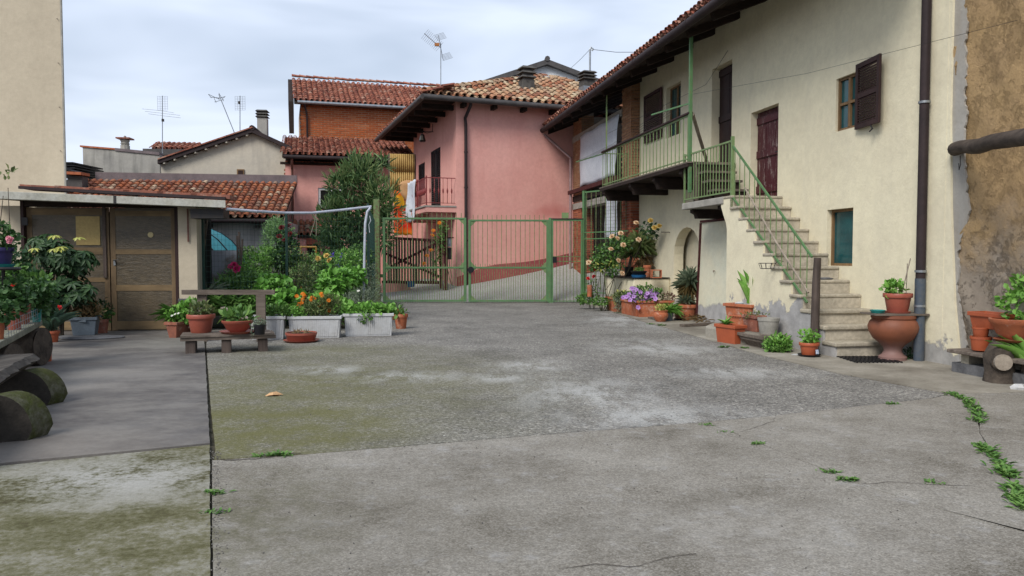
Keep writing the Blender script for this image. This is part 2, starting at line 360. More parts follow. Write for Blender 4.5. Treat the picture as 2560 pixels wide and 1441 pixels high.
def tile_roof(parent, E0, ed, up, L, SL, mat, pw=.21, pl=.34, limit=300, clip=None, rows=None, lift=.03, jit=1):
    ed = Vector(ed).normalized(); up = Vector(up).normalized(); n = ed.cross(up).normalized()
    if n.z < 0: n = -n
    cv, cf = barrel(.185, .155, pl+.09); C = []; Pn = []
    nc = int(L/pw); nr = int(SL/pl) if rows is None else rows
    for i in range(nc+1):
        cj = random.uniform(-.012, .012)*jit
        for j in range(nr):
            a = i*pw; s = j*pl
            if clip and not clip(a, s): continue
            yaw = random.uniform(-.05, .05)*jit; R = Matrix.Rotation(yaw, 3, n)
            p = Vector(E0)+ed*(a+cj+random.uniform(-.008,.008))+up*(s+random.uniform(-.025,.02))+n*(lift+random.uniform(0,.012))
            x = R @ ed; y = R @ up
            C.append(frame(x, y, n, p))
            if i < nc: Pn.append(frame(x, y, n, p+ed*(pw/2)+n*.012))
    scatter('roof_tile', cv, cf, C, mat, parent, limit, True, 'roof_tile_field')
    pv, pf = barrel(.185, .16, pl+.09, .016, 4, -1)
    joined('pan_tile_field', pv, pf, [np.array(m) for m in Pn], mat, parent)
def ridge(parent, p0, p1, mat, step=.34, w=.24):
    p0 = Vector(p0); p1 = Vector(p1); d = (p1-p0).normalized(); x = d.cross(Vector((0,0,1))).normalized(); n = x.cross(d)
    v, f = barrel(w, w*.85, step+.07, .02); k = int((p1-p0).length/step)
    scatter('ridge_tile', v, f, [frame(x, d, n, p0+d*(i*step)+n*random.uniform(.02,.045)) for i in range(k)], mat, parent)
CUBE_V = [(-.5,-.5,-.5),(.5,-.5,-.5),(.5,.5,-.5),(-.5,.5,-.5),(-.5,-.5,.5),(.5,-.5,.5),(.5,.5,.5),(-.5,.5,.5)]
CUBE_F = [(3,2,1,0),(4,5,6,7),(0,1,5,4),(1,2,6,5),(2,3,7,6),(3,0,4,7)]
def bricks(parent, W, a0, a1, z0, z1, off, mat, bl=.25, bh=.062, mo=.014, depth=.03, limit=300, skip=None):
    k = 0; z = z0; Ms = []
    while z+bh <= z1+.001:
        a = a0-(bl*.5 if k % 2 else 0)
        while a < a1:
            s = max(a, a0); e = min(a+bl-mo, a1)
            if e-s > .04 and not (skip and skip((s+e)/2, z+bh/2)):
                p = W.p((s+e)/2, z+bh/2, off+random.uniform(-.004,.006))
                Ms.append(frame(W.d*(e-s), W.n*depth, Vector((0,0,bh*random.uniform(.93,1.05))), p))
            a += bl
        z += bh+mo; k += 1
    scatter('brick', CUBE_V, CUBE_F, Ms, mat, parent, limit, False, 'brick_field')
def wall_mesh(W, a0, a1, z0, z1, ops=(), depth=.3, off=0, thick=.35):
    """front skin with openings (a0,a1,z0,z1[,arch]) and their reveals, plus a back skin"""
    mb = MB(); As = sorted({a0, a1, *[q for o in ops for q in o[:2]]}); Zs = sorted({z0, z1, *[q for o in ops for q in o[2:4]]})
    def fine(L, st):
        r = []
        for p, q in zip(L, L[1:]):
            k = max(1, int((q-p)/st)); r += [p+(q-p)*i/k for i in range(k)]
        return r+[L[-1]]
    As = fine(As, 3); Zs = fine(Zs, 3)
    for i in range(len(As)-1):
        for j in range(len(Zs)-1):
            ca = (As[i]+As[i+1])/2; cz = (Zs[j]+Zs[j+1])/2
            if any(o[0] < ca < o[1] and o[2] < cz < o[3] for o in ops): continue
            mb.add([W.p(As[i], Zs[j], off), W.p(As[i+1], Zs[j], off), W.p(As[i+1], Zs[j+1], off), W.p(As[i], Zs[j+1], off)], [(0,1,2,3)])
    for o in ops:
        b0, b1, c0, c1 = o[:4]; arch = len(o) > 4
        r = (b1-b0)/2; top = c1-r*.85 if arch else c1
        path = [(b0, c0), (b0, top)]
        if arch:
            path += [((b0+b1)/2-r*math.cos(math.pi*k/10), top+r*.85*math.sin(math.pi*k/10)) for k in range(1, 10)]
            arc = [(b0, top)]+path[2:]+[(b1, top)]
            h = len(arc)//2
            for k in range(len(arc)-1):
                cx = b0 if k < h else b1
                mb.add([W.p(cx, c1, off), W.p(*arc[k], off), W.p(*arc[k+1], off)], [(0,1,2)])
            mb.add([W.p(b0, c1, off), W.p(*arc[h], off), W.p(b1, c1, off)], [(0,1,2)])
        path += [(b1, top), (b1, c0)]
        if not arch: path = [(b0, c0), (b0, c1), (b1, c1), (b1, c0)]
        if c0 > z0+.01: path = path+[path[0]]
        for p, q in zip(path, path[1:]):
            mb.add([W.p(*p, off), W.p(*q, off), W.p(*q, off-depth), W.p(*p, off-depth)], [(0,1,2,3)])
    mb.add([W.p(a0, z0, off-thick), W.p(a1, z0, off-thick), W.p(a1, z1, off-thick), W.p(a0, z1, off-thick)], [(0,1,2,3)])
    for a in (a0, a1): mb.add([W.p(a, z0, off), W.p(a, z1, off), W.p(a, z1, off-thick), W.p(a, z0, off-thick)], [(0,1,2,3)])
    return mb
def window(parent, W, a0, a1, z0, z1, depth, fr=None, pane=None, fw=.042, mull=True):
    fr = fr or M['framewood']; pane = pane or M['teal']; o = MB(); D = -depth
    o.wbox(W, a0, a0+fw, z0, z1, D, D+.05); o.wbox(W, a1-fw, a1, z0, z1, D, D+.05)
    o.wbox(W, a0+fw, a1-fw, z0, z0+fw, D, D+.048); o.wbox(W, a0+fw, a1-fw, z1-fw, z1, D, D+.048)
    w_ = o.build('window', fr, parent)
    MB().wbox(W, a0+fw, a1-fw, z0+fw, z1-fw, D+.005, D+.015).build('pane', pane, w_)
    if mull: MB().wbox(W, (a0+a1)/2-.025, (a0+a1)/2+.025, z0+fw, z1-fw, D+.016, D+.056).build('mullion', fr, w_)
    return w_
def shutter(parent, W, a0, a1, z0, z1, o0=.03, mat=None, slats=14, swing=0.0, name='shutter'):
    """louvred leaf with separate slats; swing tilts the far edge out of the wall"""
    mat = mat or M['shutter']; W2 = W
    if swing:
        d = (W.d*math.cos(swing)+W.n*math.sin(swing)); W2 = Wall((0,0), (1,0)); W2.P = W.p(a0, 0, o0); W2.d = d; W2.n = (W.n*math.cos(swing)-W.d*math.sin(swing))
        a1 = a1-a0; a0 = 0; o0 = 0
    fw = .07; o = MB(); t = .035; zm = (z0+z1)/2
    o.wbox(W2, a0, a0+fw, z0, z1, o0, o0+t); o.wbox(W2, a1-fw, a1, z0, z1, o0, o0+t)
    for z in (z0, zm-fw/2, z1-fw): o.wbox(W2, a0+fw, a1-fw, z, z+fw, o0, o0+t-.002)
    sh = o.build(name, mat, parent)
    sv = [(x, y+z*.0, z) for x, y, z in CUBE_V]; me = meshobj('slat', sv, CUBE_F, mat, False)
    for lo, hi in ((z0+fw, zm-fw/2), (zm+fw/2, z1-fw)):
        k = max(3, slats//2)
        for i in range(k):
            z = lo+(hi-lo)*(i+.5)/k; tilt = W2.n*.6+Vector((0,0,-1))*.8
            tilt.normalize(); nn = W2.d.cross(tilt)
            inst('slat', me, sh, frame(W2.d*(a1-a0-2*fw), tilt*((hi-lo)/k*.95), nn*.008, W2.p((a0+a1)/2, z, o0+t/2)))
    return sh
# ------------------------------------------------------------------ ground
def ground_mats():
    b = NB('soil_ground'); c = b.mix(b.ramp(b.noise(6, 6), [(.35, 0), (.65, 1)]), (.085,.075,.055), (.045,.042,.028))
    M['soilground'] = b.done(c, .95, b.bump(b.noise(40, 5), .8, .03), .1)
    # washed aggregate concrete
    b = NB('aggregate_concrete')
    v = b.voro(55); r = b.sep(v)[0]
    st = b.ramp(r, [(0, (.05,.045,.036)), (.35, (.135,.122,.10)), (.7, (.215,.198,.165)), (.92, (.33,.31,.265)), (1, (.46,.44,.39))])
    v2 = b.sep(b.voro(190))[0]; st = b.mix(.35, st, b.ramp(v2, [(0, .05), (1, .42)]))
    st = b.mix(.7, st, b.ramp(b.noise(.8, 9, .75), [(.36, .58), (.58, 1.15)]), 'MULTIPLY'); st = b.mix(.5, st, b.ramp(b.noise(22, 6, .8), [(.36, .5), (.56, 1.0)]), 'MULTIPLY')
    n = b.noise(2.6, 9, .76); nn = b.noise(34, 7, .8)
    moss = b.math('ADD', b.blob(g(640, 1085), 1.5, 1.3, .9), b.math('MULTIPLY', b.blob(g(760, 970), 3.4, 4.2, .9), .85), True)
    moss = b.math('ADD', moss, b.math('MULTIPLY', b.blob(g(800, 872), 2.2, 1.2, .9), .5), True)
    moss = b.math('MULTIPLY', moss, b.ramp(b.math('ADD', b.math('MULTIPLY', n, .5), b.math('MULTIPLY', nn, .5)), [(.38, .12), (.53, 1)]))
    col = b.mix(b.math('MULTIPLY', moss, .92), st, b.mix(b.ramp(nn, [(.35, 0), (.7, 1)]), (.145,.14,.050), (.080,.078,.030)))
    pale = None
    for (u, v_, rx, ry) in ((1480, 985, 1.15, 1.5), (1620, 1040, 1.3, .85), (1330, 915, .75, .8), (1250, 945, .5, .5), (1000, 942, 1.0, .6), (820, 925, .7, .5), (1560, 800, 1.2, 3.2), (1830, 930, 1.3, .7), (1650, 870, 1.2, 1.6)):
        q = b.blob(g(u, v_), rx, ry, 1.0); pale = q if pale is None else b.math('MAXIMUM', pale, q)
    ns = b.noise(1, 8, .75, b.mapp((2.6, 1.1, 1))); 
    pale = b.math('MULTIPLY', pale, b.ramp(b.math('ADD', b.math('MULTIPLY', ns, .55), b.math('MULTIPLY', b.noise(48, 6, .8), .45)), [(.47, 0), (.53, 1)]))
    col = b.mix(b.math('MULTIPLY', pale, .72), col, (.44,.445,.43))
    h = b.voro(75, None, 'Distance')
    M['aggregate'] = b.done(col, .9, b.bump(h, .6, .006, b.bump(b.noise(9, 5), .3, .02)), .2)
    # dark smooth slab
    b = NB('dark_smooth_concrete')
    col = b.mix(b.ramp(b.noise(1, 10, .72, b.mapp((.9, 1.4, 1), (3, 1, 0))), [(.40, 0), (.58, 1)]), (.092,.084,.080), (.175,.163,.148))
    col = b.mix(b.math('MULTIPLY', b.blob(g(160, 960), 1.1, 2.5, .9), .6), col, (.26,.245,.225))
    col = b.mix(b.math('MULTIPLY', b.blob(g(60, 1130), 1.5, .8, .9), .55), col, (.24,.215,.185))
    col = b.mix(b.math('MULTIPLY', b.blob(g(480, 850), 1.2, 2.0, .9), .5), col, (.23,.225,.19))
    col = b.mix(.5, col, b.ramp(b.noise(24, 6, .75), [(.3, .6), (.62, 1)]), 'MULTIPLY')
    M['slabdark'] = b.done(col, b.ramp(b.noise(3, 4), [(.3, .55), (.7, .85)]), b.bump(b.noise(70, 5, .7), .3, .004), .25)
    # mossy slab
    b = NB('mossy_concrete'); n = b.noise(1.9, 10, .75); n2 = b.noise(26, 8, .8); s_ = b.math('ADD', b.math('MULTIPLY', n, .6), b.math('MULTIPLY', n2, .4))
    col = b.ramp(s_, [(.38, (.060,.052,.028)), (.45, (.098,.094,.044)), (.51, (.15,.142,.088)), (.56, (.215,.206,.158)), (.65, (.30,.29,.245))])
    pl = b.math('MULTIPLY', b.blob(g(300, 1195), 1.15, .75, .8), b.ramp(s_, [(.42, 0), (.52, 1)]))
    col = b.mix(b.math('MULTIPLY', pl, .85), col, (.36,.355,.33))
    col = b.mix(.4, col, b.ramp(b.noise(60, 4, .7), [(.3, .5), (.62, 1)]), 'MULTIPLY')
    M['slabmoss'] = b.done(col, .92, b.bump(b.noise(55, 6, .7), .5, .006, b.bump(s_, .3, .02)), .15)
    # plain worn concrete in front
    b = NB('worn_concrete')
    col = b.ramp(b.noise(1.1, 9, .72), [(.36, (.125,.111,.088)), (.46, (.215,.197,.166)), (.56, (.268,.250,.216)), (.66, (.34,.32,.28))])
    sp = b.sep(b.voro(120))[0]; col = b.mix(.36, col, b.ramp(sp, [(0, (.05,.044,.034)), (.5, (.20,.185,.158)), (1, (.42,.40,.355))]))
    for (u_, v_, rx, ry, k_) in ((1600,1330,1.0,.6,.4),(1250,1180,1.3,.5,.3),(1900,1250,.9,.35,.3),(2250,1120,1.1,.45,.3),(1100,1400,.8,.4,.35)): col = b.mix(b.math('MULTIPLY', b.math('MULTIPLY', b.blob(g(u_, v_), rx, ry, 1.0), b.ramp(b.noise(3, 7, .7), [(.4, 0), (.6, 1)])), k_), col, (.09,.08,.062))
    for (u_, v_, rx, ry, k_) in ((1900,1330,1.2,.5,.5),(1150,1130,1.0,.5,.4),(2100,1080,1.2,.4,.4),(700,1330,.35,.5,.4)): col = b.mix(b.math('MULTIPLY', b.math('MULTIPLY', b.blob(g(u_, v_), rx, ry, 1.0), b.ramp(b.noise(7, 8, .75), [(.44, 0), (.58, 1)])), k_), col, (.34,.325,.295))
    col = b.mix(b.math('MULTIPLY', b.ramp(b.noise(4.5, 8, .75), [(.55, 0), (.68, 1)]), .5), col, (.37,.365,.355))
    col = b.mix(b.math('MULTIPLY', b.math('MULTIPLY', b.blob(g(560, 1330), .8, 1.5, 1.0), b.ramp(b.noise(6, 7, .7), [(.36, 0), (.6, 1)])), .75), col, (.085,.082,.036))
    col = b.mix(b.math('MULTIPLY', b.blob(g(900, 1290), 1.4, 1.1, 1.0), .35), col, (.115,.103,.078))
    col = b.mix(.4, col, b.ramp(b.noise(26, 7, .8), [(.38, .5), (.56, 1.0)]), 'MULTIPLY'); col = b.mix(b.math('MULTIPLY', b.ramp(b.noise(38, 4, .7), [(.64, 0), (.70, 1)]), .7), col, (.05,.045,.038))
    M['slabworn'] = b.done(col, .9, b.bump(b.noise(85, 6, .72), .5, .004, b.bump(b.noise(5, 6), .25, .02)), .2)
    b = NB('apron_concrete')
    col = b.ramp(b.noise(1.0, 7, .66), [(.36, (.17,.152,.122)), (.52, (.27,.248,.205)), (.66, (.36,.335,.285))])
    col = b.mix(.45, col, b.ramp(b.noise(30, 6, .75), [(.3, .5), (.64, 1)]), 'MULTIPLY')
    M['apron'] = b.done(col, .9, b.bump(b.noise(70, 6, .7), .4, .005), .2)
    b = NB('ramp_concrete'); r = b.sep(b.voro(55))[0]
    col = b.mix(.45, b.ramp(b.noise(.9, 6), [(.3, (.24,.25,.22)), (.7, (.34,.345,.31))]), b.ramp(r, [(0, .08), (1, .45)]))
    M['ramp'] = b.done(col, .9, b.bump(b.noise(40, 5), .4, .01), .2)
ground_mats()
G_ = MB(); G_.add([(-400,-60,-.016),(400,-60,-.016),(400,900,-.016),(-400,900,-.016)], [(0,1,2,3)])
tag(G_.build('ground', M['soilground']), 'dark soil base under the courtyard paving', 'ground', kind='structure')
def slab(name, pts, mat, z, label, inset=.005, th=.06, jit=.003):
    """paving slab: outline with slightly broken edges, a real gap to its neighbours"""
    P = []
    for i, p in enumerate(pts):
        q = pts[(i+1) % len(pts)]; L = math.hypot(q[0]-p[0], q[1]-p[1]); near = min(math.hypot(*p), math.hypot(*q)) < 14
        k = max(1, min(60, int(L/.12))) if near else 1
        for j in range(k):
            t = j/k; w_ = jit if 0 < j else 0
            P.append((p[0]+(q[0]-p[0])*t+random.gauss(0, w_*.6), p[1]+(q[1]-p[1])*t+random.gauss(0, w_*.6)))
    n = len(P); area = sum(P[i][0]*P[(i+1)%n][1]-P[(i+1)%n][0]*P[i][1] for i in range(n)); sg = 1 if area > 0 else -1
    Q = []
    for i in range(n):
        a = Vector(P[i-1]); c = Vector(P[(i+1) % n]); d = (c-a)
        if d.length < 1e-6: d = Vector((1, 0))
        d.normalize(); nn = Vector((-d.y, d.x))*sg; Q.append((P[i][0]+nn.x*inset, P[i][1]+nn.y*inset))
    mb = MB(); mb.prism([(x, y, z-th) for x, y in Q], (0, 0, th))
    return tag(mb.build(name, mat), label, 'paving', kind='structure')
def gl(*uv): return [tuple(g(u, v)[:2]) for u, v in uv]
JO = gl((526,1112), (520,1000), (513,872))                      # the long joint running back
JB = gl((529,1441), (527,1250))
ac = gl((530,1152), (760,1138), (1290,1094), (1755,1057))       # joint between the aggregate and the front slab
ac2 = gl((1755,1057), (1940,1040), (2330,997), (2372,987))
apb = gl((1452,757), (1500,771), (1600,802), (1700,830), (1900,888), (2100,935), (2372,985))
jn = (-5.95, 14.6)
slab('concrete_slab', [(-14, 5.2)]+gl((0,1163),)+JO+[jn, (-14, 14.6)], M['slabdark'], .012, 'dark smooth grey slab in front of the shed doors')
slab('concrete_slab', gl((526,1114),)+gl((0,1167),)+[(-14, 5.0), (-14,-4), (-.62,-4), (-.75, 1.0)]+JB[::-1][:0]+gl((529,1441),(527,1250)), M['slabmoss'], .006, 'moss mottled concrete slab beside the long joint')
c0 = gl((530,1150),)
slab('aggregate_paving', c0+ac[1:]+ac2[1:]+apb[::-1]+[(2.1,23.2), (-4.3,23.2), (-2.4,14.6), (-5.9,14.6)]+JO[::-1][:-1]+gl((530,1112),), M['aggregate'], 0, 'washed pebble paving of the yard leading to the green gate', inset=.019)
cr1 = gl((1755,1057), (1830,1082), (1900,1110), (2000,1152), (2075,1180), (2150,1212), (2260,1248), (2400,1290), (2560,1332), (3000,1440))
cr2 = gl((2372,985), (2420,1003), (2445,1040), (2450,1085), (2478,1130), (2520,1190), (2545,1250), (2620,1330), (2760,1385))
slab('concrete_slab', ac+cr1[1:]+[(4.2,-4), (-.6,-4), (-.73,1.0)]+gl((531,1441),(529,1250)), M['slabworn'], .003, 'wide worn grey slab bounded by the long joint and diagonal weedy crack', inset=.003)
slab('concrete_slab', ac2+cr2[1:]+[cr1[-1]]+cr1[::-1][1:-1], M['slabworn'], .004, 'wedge of grey slab between two weedy cracks', inset=.003)
apf = gl((2372,987), (2500,983), (2700,975))
slab('concrete_slab', cr2[::-1]+apf[1:]+[(9, 7.0), (9, -4), (4.3, -4), cr1[-1]], M['slabworn'], .002, 'grey slab beyond the weedy crack beside the stump', inset=.003)
slab('concrete_apron', apb+apf[1:]+[(9, 8.0), (9, 12), (3.6, 24), (2.2, 23.6)], M['apron'], .004, 'pale concrete apron along the foot of the cream house')
tag(MB().prism([(-13,14.5,-.04), (-5.9,14.62,-.04), (-2.45,14.62,-.04), (-4.25,23.0,-.04), (-4.5,26,-.04), (-24,28,-.04), (-24,18,-.04)], (0,0,.07)).build('garden_bed', M['soilground']), 'dark planted soil of the kitchen garden', 'soil', kind='structure')
def ramp_z(x, y): return max(.006, (min(y, 31)-22.7)*(.165+.03*max(-4.5, min(3.5, x))))
mb = MB(); nx, ny = 24, 20; xs = [-5+i*.6 for i in range(nx)]; ys = [22.75+j*.9 for j in range(ny)]
vs = [(x, y, ramp_z(x, y)) for y in ys for x in xs]
mb.add(vs, [(j*nx+i, j*nx+i+1, (j+1)*nx+i+1, (j+1)*nx+i) for j in range(ny-1) for i in range(nx-1)])
tag(mb.build('ramp', M['ramp'], smooth=True), 'concrete lane rising behind the green gate', 'lane', kind='structure')
# ------------------------------------------------------------------ cream farmhouse on the right
RW = Wall((5.52, 10.04), (-.181, .983))
H = thing('cream_farmhouse', 'cream plastered farmhouse with outside stair, green balcony and red tiled eave', 'house', RW.p(6, 0, 0))
aw = lambda u, off=0: RW.a(u, off)
LZ = 2.47; BZ = 3.25
o_arch = (aw(1750), aw(1685), 0, 2.07, 'arch'); o_low = (aw(2131), aw(2066), 1.24, 2.14); o_red = (aw(1941), aw(1873), LZ, 4.16)
o_up = (aw(2140), aw(2083), 3.36, 4.19); o_dark = (aw(1825), aw(1775), BZ, 5.41); o_w2 = (aw(1698), aw(1662), 4.32, 5.56)
aE = aw(1597); a0 = -.24
# the wall, its foot flaring out at the near corner
wm = wall_mesh(RW, a0, aE, -.1, 6.45, [(o_arch[0], o_arch[1], -.1, o_arch[3], 'arch'), o_low, o_red, o_up, o_dark, o_w2], .24)
fl = [(a0-.045, 6.45), (a0-.05, 3.2), (a0-.10, 2.0), (a0-.2, .8), (a0-.34, -.1)]
wm.prism([RW.p(a0+.02, 6.45, -.003), RW.p(a0+.02, -.1, -.003)]+[RW.p(a, z, -.003) for a, z in fl[::-1]], RW.n*-.3)
wall = wm.build('wall', M['cream'], H)
MB().wbox(RW, a0-.1, aE, -.1, 6.4, -3.2, -3.0).build('dark_interior_sheet', M['dark'], H)  # near-black sheet behind the openings; the rooms' darkness is put into its colour
# openings
w = window(H, RW, *o_low[:4], .13, mull=False)
w = window(H, RW, *o_up[:4], .09)
mb = MB().wbox(RW, o_up[0]+.06, o_up[1]-.06, 3.755, 3.795, -.073, -.032); mb.build('glazing_bar', M['framewood'], w)
shutter(H, RW, aw(2137)-.0, aw(2137)+.001, 0, 1) if False else None
# shutter hinged at the near jamb, swung back against the wall
RWr = Wall((0,0), (1,0)); RWr.P = RW.P.copy(); RWr.d = -RW.d; RWr.n = RW.n.copy()
s_ = shutter(H, RWr, -aw(2140), -aw(2140)+.66, 3.30, 4.27, .03, None, 20, .12)
mb = MB(); q = RW.p(aw(2185), 3.3, .1); mb.tube([q, q+Vector((.0,-.06,-.06)), q+Vector((-.03,-.03,-.1))], .012, 6); mb.build('shutter_catch', M['iron'], s_)
def plank_door(W, a_0, a_1, z0, z1, depth, mat, planks=3, rails=(.12, .52, .9), name='door'):
    D = -depth; d = MB().wbox(W, a_0, a_1, z0, z1, D-.03, D).build(name, mat, H)
    k = (a_1-a_0)/planks
    for i in range(planks): MB().wbox(W, a_0+i*k+.008, a_0+(i+1)*k-.008, z0+.01, z1-.01, D, D+.02).build('plank', mat, d)
    for r in rails: z = z0+(z1-z0)*r; MB().wbox(W, a_0+.01, a_1-.01, z-.07, z+.07, D+.02, D+.045).build('rail', mat, d, bevel=.004)
    return d
b = NB('peeling_red_paint'); wd = b.noise(1, 5, .6, b.mapp((20,20,1.4)))
cc = b.mix(b.ramp(wd, [(.3, 0), (.7, 1)]), (.085,.018,.022), (.045,.011,.014))
cc = b.mix(b.math('MULTIPLY', b.ramp(b.noise(1, 6, .8, b.mapp((26,26,3))), [(.57, 0), (.62, 1)]), .75), cc, (.36,.30,.27))
M['peel'] = b.done(cc, .6, b.bump(wd, .3, .006), .3)
d = plank_door(RW, o_red[0], o_red[1], LZ, o_red[3], .16, M['peel'])
MB().tube([RW.p(o_red[0]+.08, 3.3, -.1), RW.p(o_red[0]+.08, 3.3, -.04), RW.p(o_red[0]+.16, 3.3, -.04)], .012, 6).build('handle', M['iron'], d)
plank_door(RW, o_dark[0], o_dark[1], BZ, o_dark[3], .2, M['shutter'], 2, (.06, .5, .95))
window(H, RW, *o_w2[:4], .16)
shutter(H, RW, aw(1655), aw(1612), 4.4, 5.65, .03, wood('aged_shutter', (.10,.055,.055), (.055,.032,.034), 'z', .8), 22)
ad = MB().wbox(RW, o_arch[0]-.05, o_arch[1]+.05, -.1, 2.1, -.5, -.42); ad = ad.build('cellar_door', M['redwood'], H)
for k in range(5): MB().wbox(RW, o_arch[0]+.02+k*.29, o_arch[0]+.28+k*.29, 0, 2.05, -.42, -.40).build('plank', M['redwood'], ad)
MB().wbox(RW, o_arch[0]-.1, o_arch[1]+.1, 0, .01, -.5, .01).build('threshold', M['concrete'], H)
# ---- outside stair
NR = 12; RI = LZ/NR; RUN = .285; aT = 3.71; ST = .98
def sa(k): return aT-RUN*k                                          # nosing of the k-th tread below the landing
mb = MB(); poly = [RW.p(aT+.16, 0, 0), RW.p(sa(NR-1), 0, 0)]
for k in range(NR-1, -1, -1):
    poly += [RW.p(sa(k), RI*(NR-k-1), 0), RW.p(sa(k), RI*(NR-k)-.05, 0)]
poly = [RW.p(aT+.16, -.05, 0), RW.p(sa(NR-1), -.05, 0)]
for k in range(NR-1, -1, -1): poly += [RW.p(sa(k), RI*(NR-k-1) if k < NR-1 else -.049, 0), RW.p(sa(k), RI*(NR-k)-.05, 0)]
poly += [RW.p(aT+.42, LZ-.05, 0), RW.p(aT+.40, LZ-.18, 0), RW.p(aT+.30, LZ-.34, 0), RW.p(aT+.19, LZ-.5, 0), RW.p(aT+.16, LZ-.62, 0)]
stair = mb.prism([p+RW.n*.004 for p in poly], RW.n*(ST-.004)).build('staircase', M['stairwall'], H)
for k in range(NR):
    a = sa(k); z = RI*(NR-k); e = .03 if k else .02; j = random.uniform(-.012, .012)
    wd_ = ST+.035 if k in (1, 4, 6, 7, 8) else ST+.012
    sl_ = MB().wbox(RW, a-.035+j, a+RUN+.01 if k else a+.3, z-.05, z, .006, wd_)
    if k > 8: sl_ = MB().wbox(RW, a-.045, a+RUN+.01, z-.06, z, -.0+.006, ST+.02)
    sl_.build('step', M['stone'], stair, bevel=.016)
    MB().wbox(RW, a-.012, a+.02, z-RI+.002, z-.052, .008, ST-.03).build('riser', M['riser'], stair)
LE = aw(1703, 1.0)
ld = MB().wbox(RW, aT+.30, LE, LZ-.13, LZ, .006, 1.0); ld = ld.build('landing', M['concrete'], H, bevel=.012)
for k, (b0, b1) in enumerate(((aT+.55, aT+.70), (LE-.35, LE-.20))):
    mb = MB(); pr = [(0, LZ-.14), (.9, LZ-.14), (.9, LZ-.2), (.82, LZ-.24), (.8, LZ-.32), (0, LZ-.32)]
    mb.prism([RW.p(b0, z, o+.004) for o, z in pr], RW.d*(b1-b0)).build('bracket', M['darkwood'], H)
# newel post of weathered timber
nu = RW.p(sa(NR-1)+.35, 0, ST+.10)
npst = MB().tube([nu+Vector((0,0,-.05)), nu+Vector((.01,0,.5)), nu+Vector((.02,.01,1.0)), nu+Vector((.03,0,RW.z(2030,645,ST+.1)))], [.062,.06,.056,.05], 9).build('newel_post', M['oldwoodz'], H, True)
# ---- railings: every bar its own piece
def bar_mesh(nm, mat): return meshobj(nm, CUBE_V, CUBE_F, mat, False)
BARG = bar_mesh('bar', M['greenpaint']); BARL = bar_mesh('bar', M['greenlight'])
def bar(parent, p0, p1, t, me, name='bar'):
    p0 = Vector(p0); p1 = Vector(p1); d = p1-p0; L = d.length; z = d/L
    x = RW.d if abs(z.z) > .5 else z.cross(Vector((0,0,1))).normalized()
    x = (x-z*x.dot(z)).normalized(); y = z.cross(x)
    return inst(name, me, parent, frame(x*t, y*t, z*L, (p0+p1)/2))
RO = .955
hr0 = RW.p(aT+.05, LZ+.90, RO); pT = RW.hit(2030, 643, RO); hr1 = RW.p(pT[0], pT[1], RO)
lr0 = RW.p(aT+.02, LZ-.02, RO); pB = RW.hit(2018, 757, RO); lr1 = RW.p(pB[0], pB[1], RO)
sr = MB().beam(hr0, hr1, .028, .03).beam(lr0, lr1, .026, .03).build('stair_railing', M['greenpaint'], H)
for k in range(14):
    t = (k+.7)/14.4; p = hr0.lerp(hr1, t); q = lr0.lerp(lr1, t); bar(sr, p, Vector((p.x, p.y, q.z+(p-q).xy.length*0)), .011, BARL)
cst = MB().tube([RW.p(*RW.hit(1862,470,RO+.05),RO+.05), RW.p(*RW.hit(1940,605,RO+.04),RO+.04), RW.p(*RW.hit(2021,732,RO+.03),RO+.03)], [.014,.017,.014], 7)
tag(cst.build('cane', M['cutwood']), 'bare wooden cane tied along the green stair railing', 'cane')
# landing rail
zt = 3.45; lr = MB().wbox(RW, aT+.03, LE-.02, zt-.03, zt, RO-.015, RO+.015).wbox(RW, aT+.03, LE-.02, LZ+.06, LZ+.085, RO-.012, RO+.012)
lr.wbox(RW, aT+.0, aT+.05, LZ-.25, zt+.06, RO-.025, RO+.025); lr.wbox(RW, LE-.05, LE-.02, LZ-.1, zt+.02, RO-.016, RO+.016)
lr = lr.build('landing_railing', M['greenlight'], H)
for k in range(15): a = aT+.16+k*(LE-aT-.25)/15; bar(lr, RW.p(a, LZ+.08, RO), RW.p(a, zt-.02, RO), .013, BARL)
# ---- balcony
B0 = aw(1718, 1.0); B1 = aw(1503, 1.0)
bal = MB().wbox(RW, B0-.06, B1+.05, BZ-.07, BZ, .004, 1.04).build('balcony', M['darkwood'], H)
for k in range(11): MB().wbox(RW, B0-.08, B1+.07, BZ+.001, BZ+.03, .02+k*.094, .105+k*.094).build('plank', M['oldwood'], bal)
for a in (B0+.35, B0+1.9, B0+3.5, B1-.25):
    pr = [(0, BZ-.08), (.96, BZ-.08), (.98, BZ-.16), (.9, BZ-.24), (.86, BZ-.34), (0, BZ-.34)]
    MB().prism([RW.p(a, z, o+.004) for o, z in pr], RW.d*.16).build('joist', M['darkwood'], bal)
zr = 4.23; br = MB().wbox(RW, B0, B1, zr-.03, zr-.002, RO, RO+.03).wbox(RW, B0, B1, BZ+.09, BZ+.115, RO+.004, RO+.026)
br.wbox(RW, B1-.03, B1, BZ, zr-.002, .02, .05); br.wbox(RW, B1-.029, B1-.001, zr-.028, zr-.004, .05, RO); br.wbox(RW, B1-.028, B1-.002, BZ+.09, BZ+.112, .05, RO)
br = br.build('balcony_railing', M['greenlight'], H)
MB().wbox(RW, B0-.05, B1+.03, zr, zr+.045, RO-.03, RO+.06).build('handrail', M['shutter'], br, bevel=.01)
nb = 28
for k in range(nb): a = B0+.1+k*(B1-B0-.12)/(nb-1); bar(br, RW.p(a, BZ+.03, RO+.015), RW.p(a, zr-.02, RO+.015), .014, BARL)
for k in range(7): o = .14+k*.12; bar(br, RW.p(B1-.015, BZ+.03, o), RW.p(B1-.015, zr-.02, o), .014, BARL)
